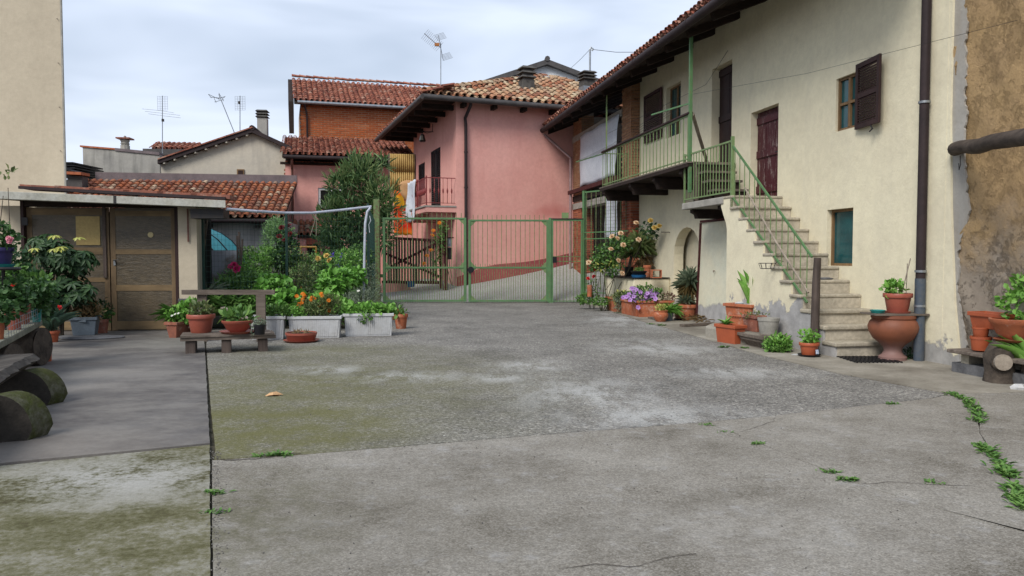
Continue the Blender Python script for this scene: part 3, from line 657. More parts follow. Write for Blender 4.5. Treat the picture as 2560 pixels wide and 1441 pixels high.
MB().wbox(RW, B0-.06, B0, LZ+.2, 5.83, RO-.01, RO+.05).build('balcony_post', M['greenpaint'], H)
zz = RW.hit(1512, 232, 1.0)[1]; MB().wbox(RW, B1-.35, B1-.32, zr, 5.9, RO, RO+.03).build('thin_post', M['greenlight'], H)
MB().beam(RW.p(B0-.02, zr+.0, RO-.03), RW.p(aw(1772), 3.42, .06), .05, .07).build('stay_board', M['cutwood'], H)
# clothes lines between two green arms
al = MB().beam(RW.p(B1, zr-.02, RO), RW.p(B1+1.9, zr-.02, RO+.25), .03, .03); arm1 = al.build('clothesline_arm', M['greenpaint'], H)
MB().beam(RW.p(B0-.02, zr+.22, RO), RW.p(B0+1.5, zr+.25, RO+.25), .03, .03).build('clothesline_arm', M['greenpaint'], H)
for k in range(5):
    p = RW.p(B1+.15+k*.38, zr, RO+.03+k*.05); q = RW.p(B0+.1+k*.28, zr+.24, RO+.02+k*.05); m = (p+q)/2-Vector((0,0,.10))
    tag(MB().tube([p, m, q], .004, 4).build('clothesline', M['wire'], H))
# wooden steps from the landing up to the balcony
for k in range(4):
    a = aT+.82+k*.24; zs = LZ+(BZ-LZ)*(k+1)/4
    MB().wbox(RW, a, a+.34, zs-.05, zs-.004, .22, .90).build('wooden_step', M['oldwood'], H, bevel=.006)
    MB().wbox(RW, a+.04, a+.07, LZ, zs-.05, .25, .88).build('wooden_riser', M['darkwood'], H)
MB().wbox(RW, aT+1.7, aT+1.76, LZ, BZ-.01, .2, .92).build('step_side', M['oldwood'], H)
# ---- eave: boards, rafters, gutter, tiles
GZ = 5.83; OV = 1.2; RISE = .40; aR0, aR1 = a0-.3, aw(1358, OV)
sl3 = (Vector((0,0,RISE))-RW.n*1.0).normalized()
deck = MB(); q0 = [RW.p(aR0, GZ+.05, OV), RW.p(aR1, GZ+.05, OV), RW.p(aR1, GZ+.05+RISE*6, OV-6), RW.p(aR0, GZ+.05+RISE*6, OV-6)]
deck.hexa(q0, [p+Vector((0,0,.06)) for p in q0]); roof = deck.build('roof', M['eavewood'], H)
a = aR0+.4
while a < aR1:
    MB().beam(RW.p(a, GZ-.04+.0, OV-.12), RW.p(a, GZ-.04+RISE*2.4, OV-.12-2.4), .13, .17).build('rafter', M['darkwood'], roof); a += 1.12
for k in range(9): MB().wbox(RW, aR0, aR1, GZ+.045-.03+RISE*k*.14+.0, GZ+.045-.01+RISE*k*.14, OV-.12-k*.14, OV-k*.14-.01).build('eave_board', M['eavewood'], roof)
gut = MB().tube([RW.p(aR0, GZ+.01, OV+.07), RW.p(aR1+.05, GZ+.01, OV+.07)], .085, 12).build('gutter', M['brownmetal'], H, True)
for k in range(12): a = aR0+1+k*1.5; (MB().tube([RW.p(a-.02, GZ+.01, OV+.07), RW.p(a+.02, GZ+.01, OV+.07)], .092, 12).build('gutter_joint', M['brownmetal'], gut, True) if a < aR1 else 0)
tile_roof(roof, RW.p(aR0, GZ+.14, OV+.02), RW.d, sl3, aR1-aR0, 6, M['tile_red'], rows=5, limit=300)
dp = MB().tube([RW.p(.06, 1.02, .09), RW.p(.06, 5.75, .09), RW.p(.06, 5.85, .3), RW.p(.06, GZ, OV)], .06, 12).build('downpipe', M['brownmetal'], H, True)
MB().tube([RW.p(.06, -.02, .09), RW.p(.06, 1.1, .09)], .067, 12).build('iron_shoe', M['bluepipe'], dp, True)
for z in (.72, 1.18, 3.4, 5.3): MB().tube([RW.p(.06, z, .09), RW.p(.06, z+.03, .09)], .074, 12).build('pipe_clip', M['galv'], dp, True)
# ---- brick loggia at the far end
PO = .24; p1a, p1b = aw(1575, PO), aw(1552, PO); p2a, p2b = aw(1452, PO), aw(1432, PO)
for (pa, pb) in ((p1a, p1b), (p2a, p2b)):
    pl = MB().wbox(RW, pa+.02, pb-.02, -.1, 6.3, -.2, PO-.02).build('brick_pier', M['mortar2'], H)
    We = Wall((0,0), (1,0)); We.P = RW.p(pa, 0, 0); We.d = RW.n.copy(); We.n = -RW.d
    for lo, hi, mt in ((ramp_z(2, 26)*.5-.3 if pa > p1b else 0, 3.3, 'brick_red'), (3.35, 6.2, 'brick_tan')):
        bricks(pl, RW, pa, pb, lo, hi, PO-.02, M[mt], limit=150); bricks(pl, We, -.2, PO, lo, hi, 0, M[mt], .25, limit=150)
    z = 3.6
    while z < 6.1:                                                 # courses of hollow brick: rows of small holes
        for k in range(3):
            for r in range(2): MB().wbox(We, .0+k*.055, .035+k*.055, z+.008+r*.028, z+.026+r*.028, .010, .0165).build('hole', M['dark'], pl)
        z += .228
MB().wbox(RW, p1b, p2a, -.1, 6.3, -3.0, -2.9).build('loggia_back', basic('loggia_wall', (.12,.09,.06), (.07,.05,.035), 3, .9, .3), H)
MB().wbox(RW, p1b-.3, p2b, 3.30, 3.48, -2.9, PO+.02).build('loggia_floor', M['darkwood'], H)
MB().wbox(RW, p1b+.01, p2b+.01, 3.02, 3.22, -.1, PO+.03).build('lintel', M['concrete'], H)
zl = RW.z(1435, 345, PO); MB().wbox(RW, p1b-.05, p2b+.02, 5.36, 5.56, -.08, PO+.03).build('upper_lintel', M['concrete'], H)
MB().beam(RW.p(p1b-.1, 3.62, PO+.12), RW.p(p2b+.1, 3.62, PO+.12), .1, .13).build('loggia_beam', M['redwood'], H)
MB().wbox(RW, p1b, p1b+.06, 0, 6.2, -2.9, -.2).build('loggia_side', M['mortar2'], H)
MB().wbox(RW, p2b+.0, p2b+.1, 0, 6.3, -6, -.2).build('end_wall', M['mortar2'], H)
# sheeting hung across the loggia
def cloth(name, W, a_0, a_1, zt_, zb, off, mat, label, cat, fold=.05, n=26, m=14, slant=0, freq=9, parent=None, th=.006):
    mb = MB(); V_ = []
    for j in range(m+1):
        for i in range(n+1):
            s = i/n; t = j/m; a = a_0+(a_1-a_0)*s+slant*t*(1-s)
            V_.append(W.p(a, zt_+(zb-zt_)*t+.02*math.sin(s*17), off+fold*(.25+t)*math.sin(s*freq+.7*math.sin(t*3))+.02*math.sin(t*7+s*4)))
    mb.add(V_, [(j*(n+1)+i, j*(n+1)+i+1, (j+1)*(n+1)+i+1, (j+1)*(n+1)+i) for j in range(m) for i in range(n)])
    o = mb.build(name, mat, parent, True); md = o.modifiers.new('thick', 'SOLIDIFY'); md.thickness = th
    return tag(o, label, cat) if label else o
cloth('plastic_sheet', RW, p1b+.04, p2a-.05, 5.42, 3.72, PO+.06, M['whitecloth'], 'white plastic sheet hung across the upper brick loggia', 'sheet', .05, slant=.35)
cloth('hanging_cloth', RW, p1b+.05, p1b+1.25, 3.15, 1.9, PO+.08, M['whitecloth'], 'white cloth hanging below the loggia lintel behind the wire mesh', 'cloth', .06)
# far downpipe
e = RW.p(aR1-.05, GZ, OV); f_ = RW.p(p2b-.1, RW.z(1428, 395, PO+.1), PO+.12)
MB().tube([e, e+Vector((0,0,-.12)), f_, Vector((f_.x, f_.y, .6))], .05, 10).build('downpipe', M['pinkpipe'], H, True)
# low cream ledge against the wall
L0, L1 = aw(1676), aw(1597)+.0
lg = MB().wbox(RW, L0, L1, -.05, .84, .003, .95).build('ledge', M['cream'], H, bevel=.03)
MB().wbox(RW, L0-.03, L1+.02, .845, .865, .02, 1.0).build('ledge_cover', M['blackplastic'], H)
# board leaning under the landing
Wp = Wall(tuple(RW.p(0,0,.30)[:2]), tuple(RW.d[:2])); pa, pb = Wp.a(1835), Wp.a(1752)
M['board'] = plaster('cream_infill', (.66,.62,.47), (.60,.60,.48), None, ((.40,.39,.38), .40, .5))
lp = thing('infill_panel', 'pale cream infill panel with red brown edging under the stair landing', 'panel', Wp.p((pa+pb)/2, 0, 0))
tp = .18
A_ = [Wp.p(pa, .0, .03), Wp.p(pb+.06, .0, .03), Wp.p(pb-.04, 2.10, 0), Wp.p(pa, 2.10, 0)]
MB().hexa(A_, [p-RW.n*.04 for p in A_]).build('panel', M['board'], lp)
MB().beam(A_[3]-RW.d*.04+Vector((0,0,.03)), A_[2]+RW.d*.03+Vector((0,0,.03)), .07, .05).build('top_edging', M['redwood'], lp)
MB().beam(A_[1]+RW.d*.03, A_[2]+RW.d*.03, .06, .06, RW.n).build('side_edging', M['redwood'], lp)
MB().beam(A_[0]-RW.d*.02, A_[3]-RW.d*.02, .05, .05, RW.n).build('side_edging', M['redwood'], lp)
kb = A_[0].lerp(A_[2], .52)+RW.n*.02; MB().tube([kb, kb+RW.n*.03, kb+RW.n*.03-Vector((0,0,.05))], .016, 6).build('knob', M['cutwood'], lp)
# small iron things on the wall
n1 = RW.p(*RW.hit(1675, 581), 0); tag(MB().tube([n1, n1+RW.n*.22, n1+RW.n*.22+Vector((0,0,.05))], .01, 6).build('wall_hook', M['iron'], H))
bk = thing('wire_basket', 'small empty wire basket hooked on the green stair railing', 'basket', RW.p(*RW.hit(1918, 672, ST+.12), ST+.12)); bl_ = bk.location
mb = MB()
for z, r in ((.0,.10), (.085,.13)): mb.tube([bl_+Vector((r*math.cos(t), r*math.sin(t), z)) for t in [k*math.pi/8 for k in range(17)]], .005, 5)
for k in range(9): t = k*2*math.pi/9; mb.tube([bl_+Vector((.10*math.cos(t), .10*math.sin(t), 0)), bl_+Vector((.13*math.cos(t), .13*math.sin(t), .085))], .004, 4)
mb.tube([bl_+Vector((.13,0,.085)), bl_+Vector((.17,-.03,.13)), bl_+Vector((.24,-.05,.11))], .005, 5); mb.build('basket_wire', M['iron'], bk)
# wire stretched along the facade
tag(MB().tube([RW.p(-1.6, RW.z(2560, 45, .3), .3), RW.p(2.5, 4.35, .3), RW.p(B0, 4.62, RO)], .0025, 4).build('overhead_wire', M['wire']), 'thin wire stretched across the cream facade to the green balcony post', 'wire')
tag(MB().tube([RW.p(o_dark[0]+.1, 5.6, .05), RW.p(B0+.3, 4.9, .5), RW.p(B1-.4, 4.7, RO)], .004, 4).build('overhead_wire', M['wire']), 'thin wire from above the dark balcony door to the thin pole', 'wire')
# ------------------------------------------------------------------ old ochre wall beyond the cream house
b = NB('eroded_ochre_plaster'); zc = b.sep()[2]
n1_ = b.noise(1.4, 8, .7); n2_ = b.noise(7, 7, .7)
col = b.mix(b.ramp(n1_, [(.36, 0), (.62, 1)]), (.48,.33,.17), (.39,.268,.148))
n3_ = b.noise(17, 9, .8); col = b.mix(b.ramp(n3_, [(.52, 0), (.70, .4)]), col, (.20,.135,.08))
gf = b.math('MULTIPLY', b.math('SUBTRACT', b.math('ADD', 1.95, b.math('MULTIPLY', b.math('SUBTRACT', n1_, .5), 2.4)), zc), 1.1, True)
col = b.mix(gf, col, b.mix(b.ramp(n2_, [(.35, 0), (.7, 1)]), (.32,.27,.215), (.24,.20,.16)))
hh = b.math('ADD', b.math('MULTIPLY', b.math('ADD', n2_, n3_), b.math('SUBTRACT', 1.25, gf)), b.math('MULTIPLY', b.ramp(b.noise(3.2, 9, .78), [(.40, 0), (.48, 1)]), .6))
M['ochre'] = b.done(col, .95, b.bump(hh, .9, .035, b.bump(b.noise(60, 4), .3, .006)), .08)
OH = thing('ochre_barn', 'old barn wall of eroded ochre and grey plaster with a log through it', 'barn', RW.p(-3, 0, -.2))
wm = MB(); NA, NZ = 40, 60                                            # a wall with real unevenness
vs = []
for j in range(NZ+1):
    for i in range(NA+1):
        a = -.2-5.3*i/NA; z = -.1+7.1*j/NZ
        r = .022*math.sin(a*5+z*2.3)+.018*math.sin(a*11-z*7.1+1)+.012*math.sin(a*23+z*19)+random.gauss(0,.009)*(1 if z > 1.6 else .3)
        vs.append(RW.p(a, z, -.07+r))
wm.add(vs, [(j*(NA+1)+i, j*(NA+1)+i+1, (j+1)*(NA+1)+i+1, (j+1)*(NA+1)+i) for j in range(NZ) for i in range(NA)])
wm.build('wall', M['ochre'], OH, True)
MB().wbox(RW, -5.4, -.3, -.1, 7, -.6, -.4).build('core', M['mortar2'], OH)
st = []
rw_ = 0
for k in range(221):
    z = -.1+7.1*k/220; rw_ = rw_*.86+random.gauss(0,.013); st.append((a0-.13-(.10 if z > .9 else .10+.22*(.9-z))-.012*math.sin(z*4)-rw_-(.10 if 1.3 < z < 2.5 else 0)*math.sin((z-1.3)*2.6)**2, z))
mb = MB(); mb.prism([RW.p(a0+.0, -.1, -.06)]+[RW.p(a, z, -.06) for a, z in st]+[RW.p(a0+.0, 7, -.06)], RW.n*.026)
mb.build('render_strip', plaster('grey_strip_render', (.38,.362,.33), (.31,.29,.26), (.29,.235,.165), None, .5, 14, .6), OH)
lgp = RW.p(*RW.hit(2386, 374, .05), -.3); lgd = RW.n*1.0-RW.d*.55; lgd.normalize()
e1 = RW.p(*RW.hit(2386, 374, .03), .03)
mb = MB(); dirv = (at(2560, 343, 7.4)-e1).normalized()
pts = [e1-dirv*.3+RW.n*-.2]+[e1+dirv*t+Vector((0,0,.012*math.sin(t*5))) for t in (0,.25,.5,.8,1.2,1.8)]
pts = [e1+dirv*t+Vector((0,0,.014*math.sin(t*5))) for t in (-.02,.02,.2,.45,.7,1.0,1.4,3.4)]
mb.tube(pts, [.065,.086,.086,.080,.086,.088,.085,.088], 12); mb.build('log_beam', wood('dark_log', (.105,.082,.066), (.045,.034,.028), 'y', .7), OH, True)
mb = MB().tube([e1+dirv*.25+Vector((0,0,-.09)), e1+dirv*.27+Vector((0,0,-.2)), e1+dirv*.22+Vector((0,0,-.26)), e1+dirv*.2+Vector((0,0,-.18))], .005, 5); mb.build('wire_loop', M['wire'], OH)
# ------------------------------------------------------------------ pink house behind the gate
C0 = Vector((-1.9, 26.0, 0)); E1 = Vector((-.3219, .9468, 0)).normalized(); E2 = Vector((.928, .371, 0)).normalized()
PR = Wall(C0[:2], E2[:2], -1); PL = Wall(C0[:2], E1[:2], 1)
if PL.n.dot(-E2) < 0: PL.n = -PL.n
PH = thing('pink_house', 'pink plastered house with hipped tile roof, red balcony and lane beside it', 'house', C0+Vector((0,0,.3)))
zg = lambda W, a: ramp_z(*W.p(a, 0)[:2])
mb = wall_mesh(PR, 0, 9, -.2, 6.75, [], .2); mb.build('wall', M['pink'], PH)
o1 = (PL.a(1102), PL.a(1078), 3.15, 5.42); o2 = (PL.a(1063), PL.a(1047), 3.85, 5.17); oD = (1.2, 2.3, .3, 2.45)
mb = wall_mesh(PL, 0, 7.2, -.2, 6.75, [o1, o2, oD], .18); mb.build('wall', M['pink'], PH)
MB().wbox(PL, oD[0], oD[1], .2, 2.5, -.2, -.17).build('door', M['dark'], PH)
for o in (o1, o2):
    m_ = (o[0]+o[1])/2
    for q0, q1 in ((o[0], m_-.01), (m_+.01, o[1])): shutter(PH, PL, q0, q1, o[2], o[3], -.05, wood('pink_house_shutter_%d' % int(q0*100), (.040,.032,.034), (.024,.020,.022), 'z', .8), 26)
# plinth that follows the rising lane
mb = MB(); n_ = 24; lo = []; hi = []
for k in range(n_+1):
    a = .0+8.5*k/n_; z = zg(PR, a); lo.append(PR.p(a, z-.3, .03)); hi.append(PR.p(a, z+.30+.24*math.exp(-((a-1.2)/1.2)**2)+.16*min(1, a/3)-.08, .03))
mb.add(lo+hi, [(k, k+1, n_+2+k, n_+1+k) for k in range(n_)]); mb.add(hi+[p-PR.n*.04 for p in hi], [(k, k+1, n_+2+k, n_+1+k) for k in range(n_)])
mb.build('plinth', M['pinkbase'], PH)
# roof: hipped, eave all round
EZ = 6.62; OA, OB = 1.2, .5
def ev(a, b): return C0 - E2*OA - E1*OB + E2*a + E1*b + Vector((0,0,EZ))
AP = at(1366, 199, 31.6); Lr, Ll = 9.8, 9.9
c00, c10, c01 = ev(0,0), ev(Lr,0), ev(0,Ll)
up1 = (AP-c00); up1 = up1-E2*up1.dot(E2); upn = up1.normalized()
mb = MB(); c11 = ev(Lr, Ll); apb_ = AP+E1*3
mb.add([c00, c10, AP, c01, c11, apb_], [(0,1,2), (0,2,5,3), (1,4,5,2), (3,5,4), (0,3,4,1)]); roofP = mb.build('roof', M['eavewood'], PH)
aAp = (AP-c00).dot(E2); sAp = up1.length
def clipP(a, s):
    h = s/sAp
    return aAp*h-.05 <= a <= Lr-(Lr-aAp)*h+.05 and h < 1
tile_roof(roofP, c00+Vector((0,0,.05))-E1*.05, E2, upn, Lr, sAp, M['tile_pale'], pw=.27, pl=.36, clip=clipP, limit=300)
up2 = (AP-c00); up2 = (up2-E1*up2.dot(E1)); s2 = up2.length
tile_roof(roofP, c00+Vector((0,0,.05))-E2*.05, E1, up2.normalized(), Ll, s2, M['tile_red'], pw=.27, rows=3, limit=60)
ridge(roofP, c00+Vector((0,0,.12)), AP+Vector((0,0,.10)), M['tile_pale'], .36, .28); ridge(roofP, c10+Vector((0,0,.12)), AP+Vector((0,0,.10)), M['tile_pale'], .36, .28)
gp = [c01+Vector((0,0,-.03))-E2*.07, c00+Vector((0,0,-.03))-E2*.07-E1*.07, c10+Vector((0,0,-.03))-E1*.07]
mb = MB(); mb.tube(gp[:2], .095, 12); mb.tube(gp[1:], .095, 12); gutP = mb.build('gutter', M['greymetal'], PH, True)
for k in range(7): a = PL.p(k*1.25+.3, EZ-.16, 0); MB().beam(a-PL.n*.2, a+PL.n*1.1, .13, .17).build('rafter', M['darkwood'], roofP)
for k in range(9): a = PR.p(k*1.1+.2, EZ-.14, 0); MB().beam(a-PR.n*.2, a+PR.n*.4, .12, .14).build('rafter', M['darkwood'], roofP)
def chimney(parent, base, w_, h, caps=3, mat=None, flash=True, d=None):
    d = d or E2; c = MB(); W_ = Wall(base[:2], d[:2], -1); z = base.z
    c.wbox(W_, -w_/2, w_/2, z-.6, z+h*.45, -w_/2, w_/2); ch = c.build('chimney', mat or M['chimney'], parent)
    for k in range(caps):
        zz = z+h*.45+k*h*.5/caps; MB().wbox(W_, -w_*.42, w_*.42, zz, zz+h*.2/caps, -w_*.42, w_*.42).build('flue_ring', M['chimney'], ch)
        pr = [(-w_*.66, zz+h*.2/caps), (w_*.66, zz+h*.2/caps), (w_*.52, zz+h*.46/caps), (-w_*.52, zz+h*.46/caps)]
        MB().hexa([W_.p(a, pr[0][1], o) for a, o in ((-w_*.66,-w_*.66),(w_*.66,-w_*.66),(w_*.66,w_*.66),(-w_*.66,w_*.66))], [W_.p(a, pr[2][1], o) for a, o in ((-w_*.5,-w_*.5),(w_*.5,-w_*.5),(w_*.5,w_*.5),(-w_*.5,w_*.5))]).build('cowl', M['chimney'], ch)
    if flash: MB().wbox(W_, -w_*.62, w_*.62, z-.35, z+.10, -w_*.55, w_*.62).build('flashing', M['galv'], ch)
    return ch
chimney(roofP, at(1316, 232, 28.6), .46, 1.0); chimney(roofP, at(1467, 226, 29.6), .46, .75)
dpp = PR.p(PR.a(1163), 0, .1); k_ = PR.p(PR.a(1163)+.05, EZ-.05, .5)
mb = MB().tube([k_, k_+Vector((0,0,-.12)), PR.p(PR.a(1163)-.02, EZ-.55, .1), Vector((dpp.x, dpp.y, EZ-.75)), Vector((dpp.x, dpp.y, 3.2)), Vector((dpp.x, dpp.y, ramp_z(dpp.x, dpp.y)-.05))], .055, 10)
dd = mb.build('downpipe', M['brownmetal'], PH, True)
for z in (1.9, 3.7, 4.9): MB().tube([Vector((dpp.x, dpp.y, z)), Vector((dpp.x, dpp.y, z+.05))], .068, 10).build('pipe_clip', M['brownmetal'], dd, True)
# balcony with turned red bars
BD, BL, bz = 1.06, 4.6, 3.0
bs = MB().wbox(PL, .0, BL, bz-.12, bz+.05, .004, BD).build('balcony', M['pink'], PH); MB().wbox(PL, -.02, BL, bz+.051, bz+.10, .004, BD+.04).build('balcony_slab', M['concrete'], bs)
for a in (.3, 1.6, 3.0): MB().wbox(PL, a, a+.18, bz-.36, bz-.125, .004, .85).build('bracket', M['pink'], bs)
rl = MB().wbox(PL, .02, BL, bz+1.02, bz+1.05, BD-.05, BD-.02).wbox(PL, .02, BL, bz+.18, bz+.20, BD-.045, BD-.025)
rl.wbox(PL, .02, .05, bz+1.021, bz+1.049, .02, BD-.05).wbox(PL, .025, .045, bz+.18, bz+.198, .02, BD-.045)
for a in (.02, 1.5, 3.0, BL-.03): rl.wbox(PL, a, a+.04, bz+.10, bz+1.10, BD-.055, BD-.015)
rl = rl.build('balcony_railing', M['red_iron'], bs)
rb = MB().lathe([(.009,0),(.009,.33),(.024,.38),(.03,.43),(.024,.48),(.009,.53),(.009,.86)], (0,0,0), 6); rme = meshobj('bar', rb.v, rb.f, M['red_iron'])
for k in range(28): inst('bar', rme, rl, Matrix.Translation(PL.p(.12+k*.16, bz+.17, BD-.035)))
for k in range(6): inst('bar', rme, rl, Matrix.Translation(PL.p(.035, bz+.17, .15+k*.15)))
# wall lantern on a scrolled bracket
lq = PL.p(*PL.hit(1083, 330), 0); ln = thing('wall_lantern', 'small hanging iron lantern on a scrolled bracket above the red balcony', 'lantern', lq)
mb = MB(); mb.tube([lq, lq+PL.n*.5, lq+PL.n*.55+Vector((0,0,.06))], .014, 6); mb.tube([lq+PL.n*.02+Vector((0,0,.3)), lq+PL.n*.03, lq+PL.n*.25+Vector((0,0,-.06)), lq+PL.n*.42+Vector((0,0,.0))], .012, 6); mb.tube([lq+PL.n*.42, lq+PL.n*.42+Vector((0,0,-.12))], .01, 5); mb.build('bracket', M['iron'], ln)
mb = MB().lathe([(.02,-.10),(.07,-.13),(.13,-.36),(.10,-.40),(.0,-.41)], lq+PL.n*.42, 6); b_ = mb.build('lamp_body', M['iron'], ln)
MB().lathe([(.0,-.16),(.066,-.17),(.110,-.345),(.0,-.35)], lq+PL.n*.42+Vector((-.012,-.022,0)), 6).build('glass', basic('lamp_glass', (.35,.33,.26), rough=.2, bump=0), ln)
# washing on the balcony
cloth('draped_towel', PL, 1.5, 3.3, bz+1.10, bz-.35, BD+.03, M['whitecloth'], 'long white sheet draped over the red balcony rail', 'sheet', .05, slant=.2)
M['orangecloth'] = basic('peach_cloth', (.52,.30,.14), (.42,.23,.11), 6, .9, .4, 14)
mb = MB(); q = PL.p(3.1, bz+1.06, BD-.02); vs = []
mb = MB().lathe([(.02,-.62),(.11,-.55),(.20,-.30),(.19,-.1),(.24,.02),(.18,.12),(.05,.17),(0,.17)], q, 14, 0, 1.5, .7, .12)
tag(mb.build('folded_cloth', M['orangecloth'], None, True), 'bunched peach cloth beside the white sheet on the red balcony rail', 'cloth')
b = NB('striped_orange_cloth'); zc = b.sep()[2]; nn = b.noise(3, 4); zw = b.math('ADD', zc, b.math('MULTIPLY', b.math('SUBTRACT', nn, .5), .35))
M['stripe'] = b.done(b.ramp(b.math('FRACT', b.math('MULTIPLY', b.math('SUBTRACT', zw, .1), .68)), [(0,(.62,.05,.02)),(.16,(.70,.10,.02)),(.26,(.75,.42,.03)),(.40,(.78,.45,.04)),(.5,(.72,.16,.02)),(.68,(.60,.03,.02)),(.85,(.72,.13,.02)),(1,(.62,.05,.02))]), .9, None, .1)
Wc = Wall(at(985, 560, 29.4)[:2], (1, .2), -1); a1_ = Wc.a(1031)
cloth('striped_throw', Wc, .0, a1_, Wc.z(1000, 478), Wc.z(1000, 588), 0, M['stripe'], 'red, orange and yellow wavy striped throw hanging from a line', 'throw', .05, freq=7)
# ------------------------------------------------------------------ tall orange brick house
BK = Wall(at(752, 300, 36.5)[:2], (1, .30), -1)
BH = thing('brick_house', 'tall orange brick house with red barrel tile roof behind the pink houses', 'house', BK.p(4, 0, 0))
bw, bzt = 9.5, BK.z(752, 262); z_lo = BK.z(752, 350)-.4
mb = wall_mesh(BK, 0, bw, -.2, bzt+.2, [], .2, 0, 5); wl = mb.build('wall', M['mortar'], BH)
bricks(wl, BK, 0, BK.a(1045), z_lo, bzt+.1, .005, M['brick_orange'], .32, .070, .028, limit=300)
for k in range(int((bzt-z_lo)/.18)): MB().wbox(BK, -.03, .13, z_lo+k*.18, z_lo+k*.18+.075, -.1, .03).build('quoin_brick', M['brick_orange'], wl)
e0 = BK.p(-.05, bzt+.05, .4); rg = BK.p(-.05, 0, 0); R0 = at(743, 200, BK.p(0,0).y+3.2); upb = (R0-e0); upb = upb-BK.d*upb.dot(BK.d); slb = upb.length; upb.normalize()
mb = MB(); q = [e0-BK.d*.25, e0+BK.d*bw, e0+BK.d*bw+upb*slb, e0-BK.d*.25+upb*slb]; mb.hexa(q, [p+Vector((0,0,-.12)) for p in q])
rf = mb.build('roof', M['eavewood'], BH); tile_roof(rf, e0+Vector((0,0,.04))-BK.d*.2, BK.d, upb, bw, slb, M['tile_red'], pw=.25, pl=.36, limit=300)
ridge(rf, e0+upb*slb+Vector((0,0,.1))-BK.d*.3, e0+upb*slb+Vector((0,0,.1))+BK.d*bw, M['tile_red'], .36, .26)
mb = MB(); ge = e0-BK.d*.27; mb.hexa([ge, ge+upb*slb, ge+upb*slb+Vector((0,0,-1.3)), ge+Vector((0,0,-1.5))], [p-BK.d*.22 for p in (ge, ge+upb*slb, ge+upb*slb+Vector((0,0,-1.3)), ge+Vector((0,0,-1.5)))]); mb.build('barge_board', M['darkwood'], rf)
MB().tube([e0-BK.d*.1+BK.n*.08+Vector((0,0,-.02)), e0+BK.d*bw+BK.n*.08+Vector((0,0,-.02))], .08, 10).build('gutter', M['galv'], BH, True)
p = BK.p(.28, 0, .1); MB().tube([e0+BK.d*.2+BK.n*.05, BK.p(.28, bzt-.5, .12), BK.p(.30, z_lo, .12)], .05, 8).build('downpipe', M['brownmetal'], BH, True)
# ------------------------------------------------------------------ lower pink house with the tile roof
LP = Wall(at(714, 500, 32.0)[:2], (1, .27), -1)
LH = thing('low_pink_house', 'lower pink house with deep tiled eave behind the oleander', 'house', LP.p(3, 0, 0))
lw = LP.a(1042); ez = LP.z(725, 393, .55); ow = (LP.a(797), LP.a(862), LP.z(800, 522), LP.z(800, 470)); od = (LP.a(768), LP.a(800), 0, LP.z(780, 612))
mb = wall_mesh(LP, 0, lw, -.2, LP.z(714, 412), [ow, od], .15); mb.build('wall', M['pink'], LH)
window(LH, LP, *ow, .08, M['whiteplastic'], M['dark'], .1)
MB().wbox(LP, od[0], od[1], 0, od[3], -.18, -.15).build('door', M['dark'], LH)
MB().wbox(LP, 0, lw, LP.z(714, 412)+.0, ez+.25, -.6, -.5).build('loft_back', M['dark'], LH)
wc = LP.z(714, 412)
cap = meshobj('brick', CUBE_V, CUBE_F, M['brick_red'], False)
for k in range(int(lw/.13)): inst('brick', cap, LH, frame(LP.d*.11, LP.n*.26, Vector((0,0,.16)), LP.p(.06+k*.13, wc+.08, -.10)))
for k in range(7): MB().wbox(LP, .1+k*.93, .25+k*.93, ez-.14, ez-.0, -.6, .5).build('rafter', M['darkwood'], LH)
MB().wbox(LP, -.2, lw, ez-.24, ez-.145, -.1, .08).build('eave_beam', M['darkwood'], LH)
e0 = LP.p(-.1, ez+.06, .55); R0 = BK.p(0, BK.z(720, 343), 0); upb = R0-e0; upb = upb-LP.d*upb.dot(LP.d); upb.normalize(); slb = 5.0
mb = MB(); q = [e0, e0+LP.d*(lw+.1), e0+LP.d*(lw+.1)+upb*slb, e0+upb*slb]; mb.hexa(q, [p-Vector((0,0,.1)) for p in q])
rf = mb.build('roof', M['eavewood'], LH); tile_roof(rf, e0+Vector((0,0,.04)), LP.d, upb, lw, slb, M['tile_red'], pw=.235, pl=.35, limit=300)
MB().tube([LP.p(-.05, ez+.0, .62), LP.p(lw, ez+.0, .62)], .085, 10).build('gutter', M['brownmetal'], LH, True)
a = LP.a(733, .1); dl = MB().tube([LP.p(a, ez, .6), LP.p(a, ez-.25, .5), LP.p(a, ez-.45, .12), LP.p(a, .1, .12)], .055, 8).build('downpipe', M['rustpipe'], LH, True)
for k in range(int(wc/.16)): MB().wbox(LP, -.05, .0, k*.16, k*.16+.07, -.1, -.01).build('quoin_brick', M['brick_red'], LH)
# little tiled porch roof over the door
pc = MB(); q0 = LP.p(LP.a(738, .9), LP.z(738, 590, .9), .9); q1 = LP.p(LP.a(812, .9), LP.z(738, 590, .9), .9); upv = (LP.p(0, LP.z(738, 556), 0)-LP.p(0, q0.z, .9)); upl = upv.length; upv.normalize()
pc.hexa([q0, q1, q1+upv*upl, q0+upv*upl], [p-Vector((0,0,.09)) for p in (q0, q1, q1+upv*upl, q0+upv*upl)]); pr_ = pc.build('porch_roof', M['eavewood'], LH)
tile_roof(pr_, q0+Vector((0,0,.03)), LP.d, upv, (q1-q0).length, upl, M['tile_mix'], pw=.25, pl=.34, limit=80)
MB().wbox(LP, LP.a(738,.8), LP.a(765,.8), 0, q0.z-.05, .05, .8).build('porch_wall', M['pink'], LH)
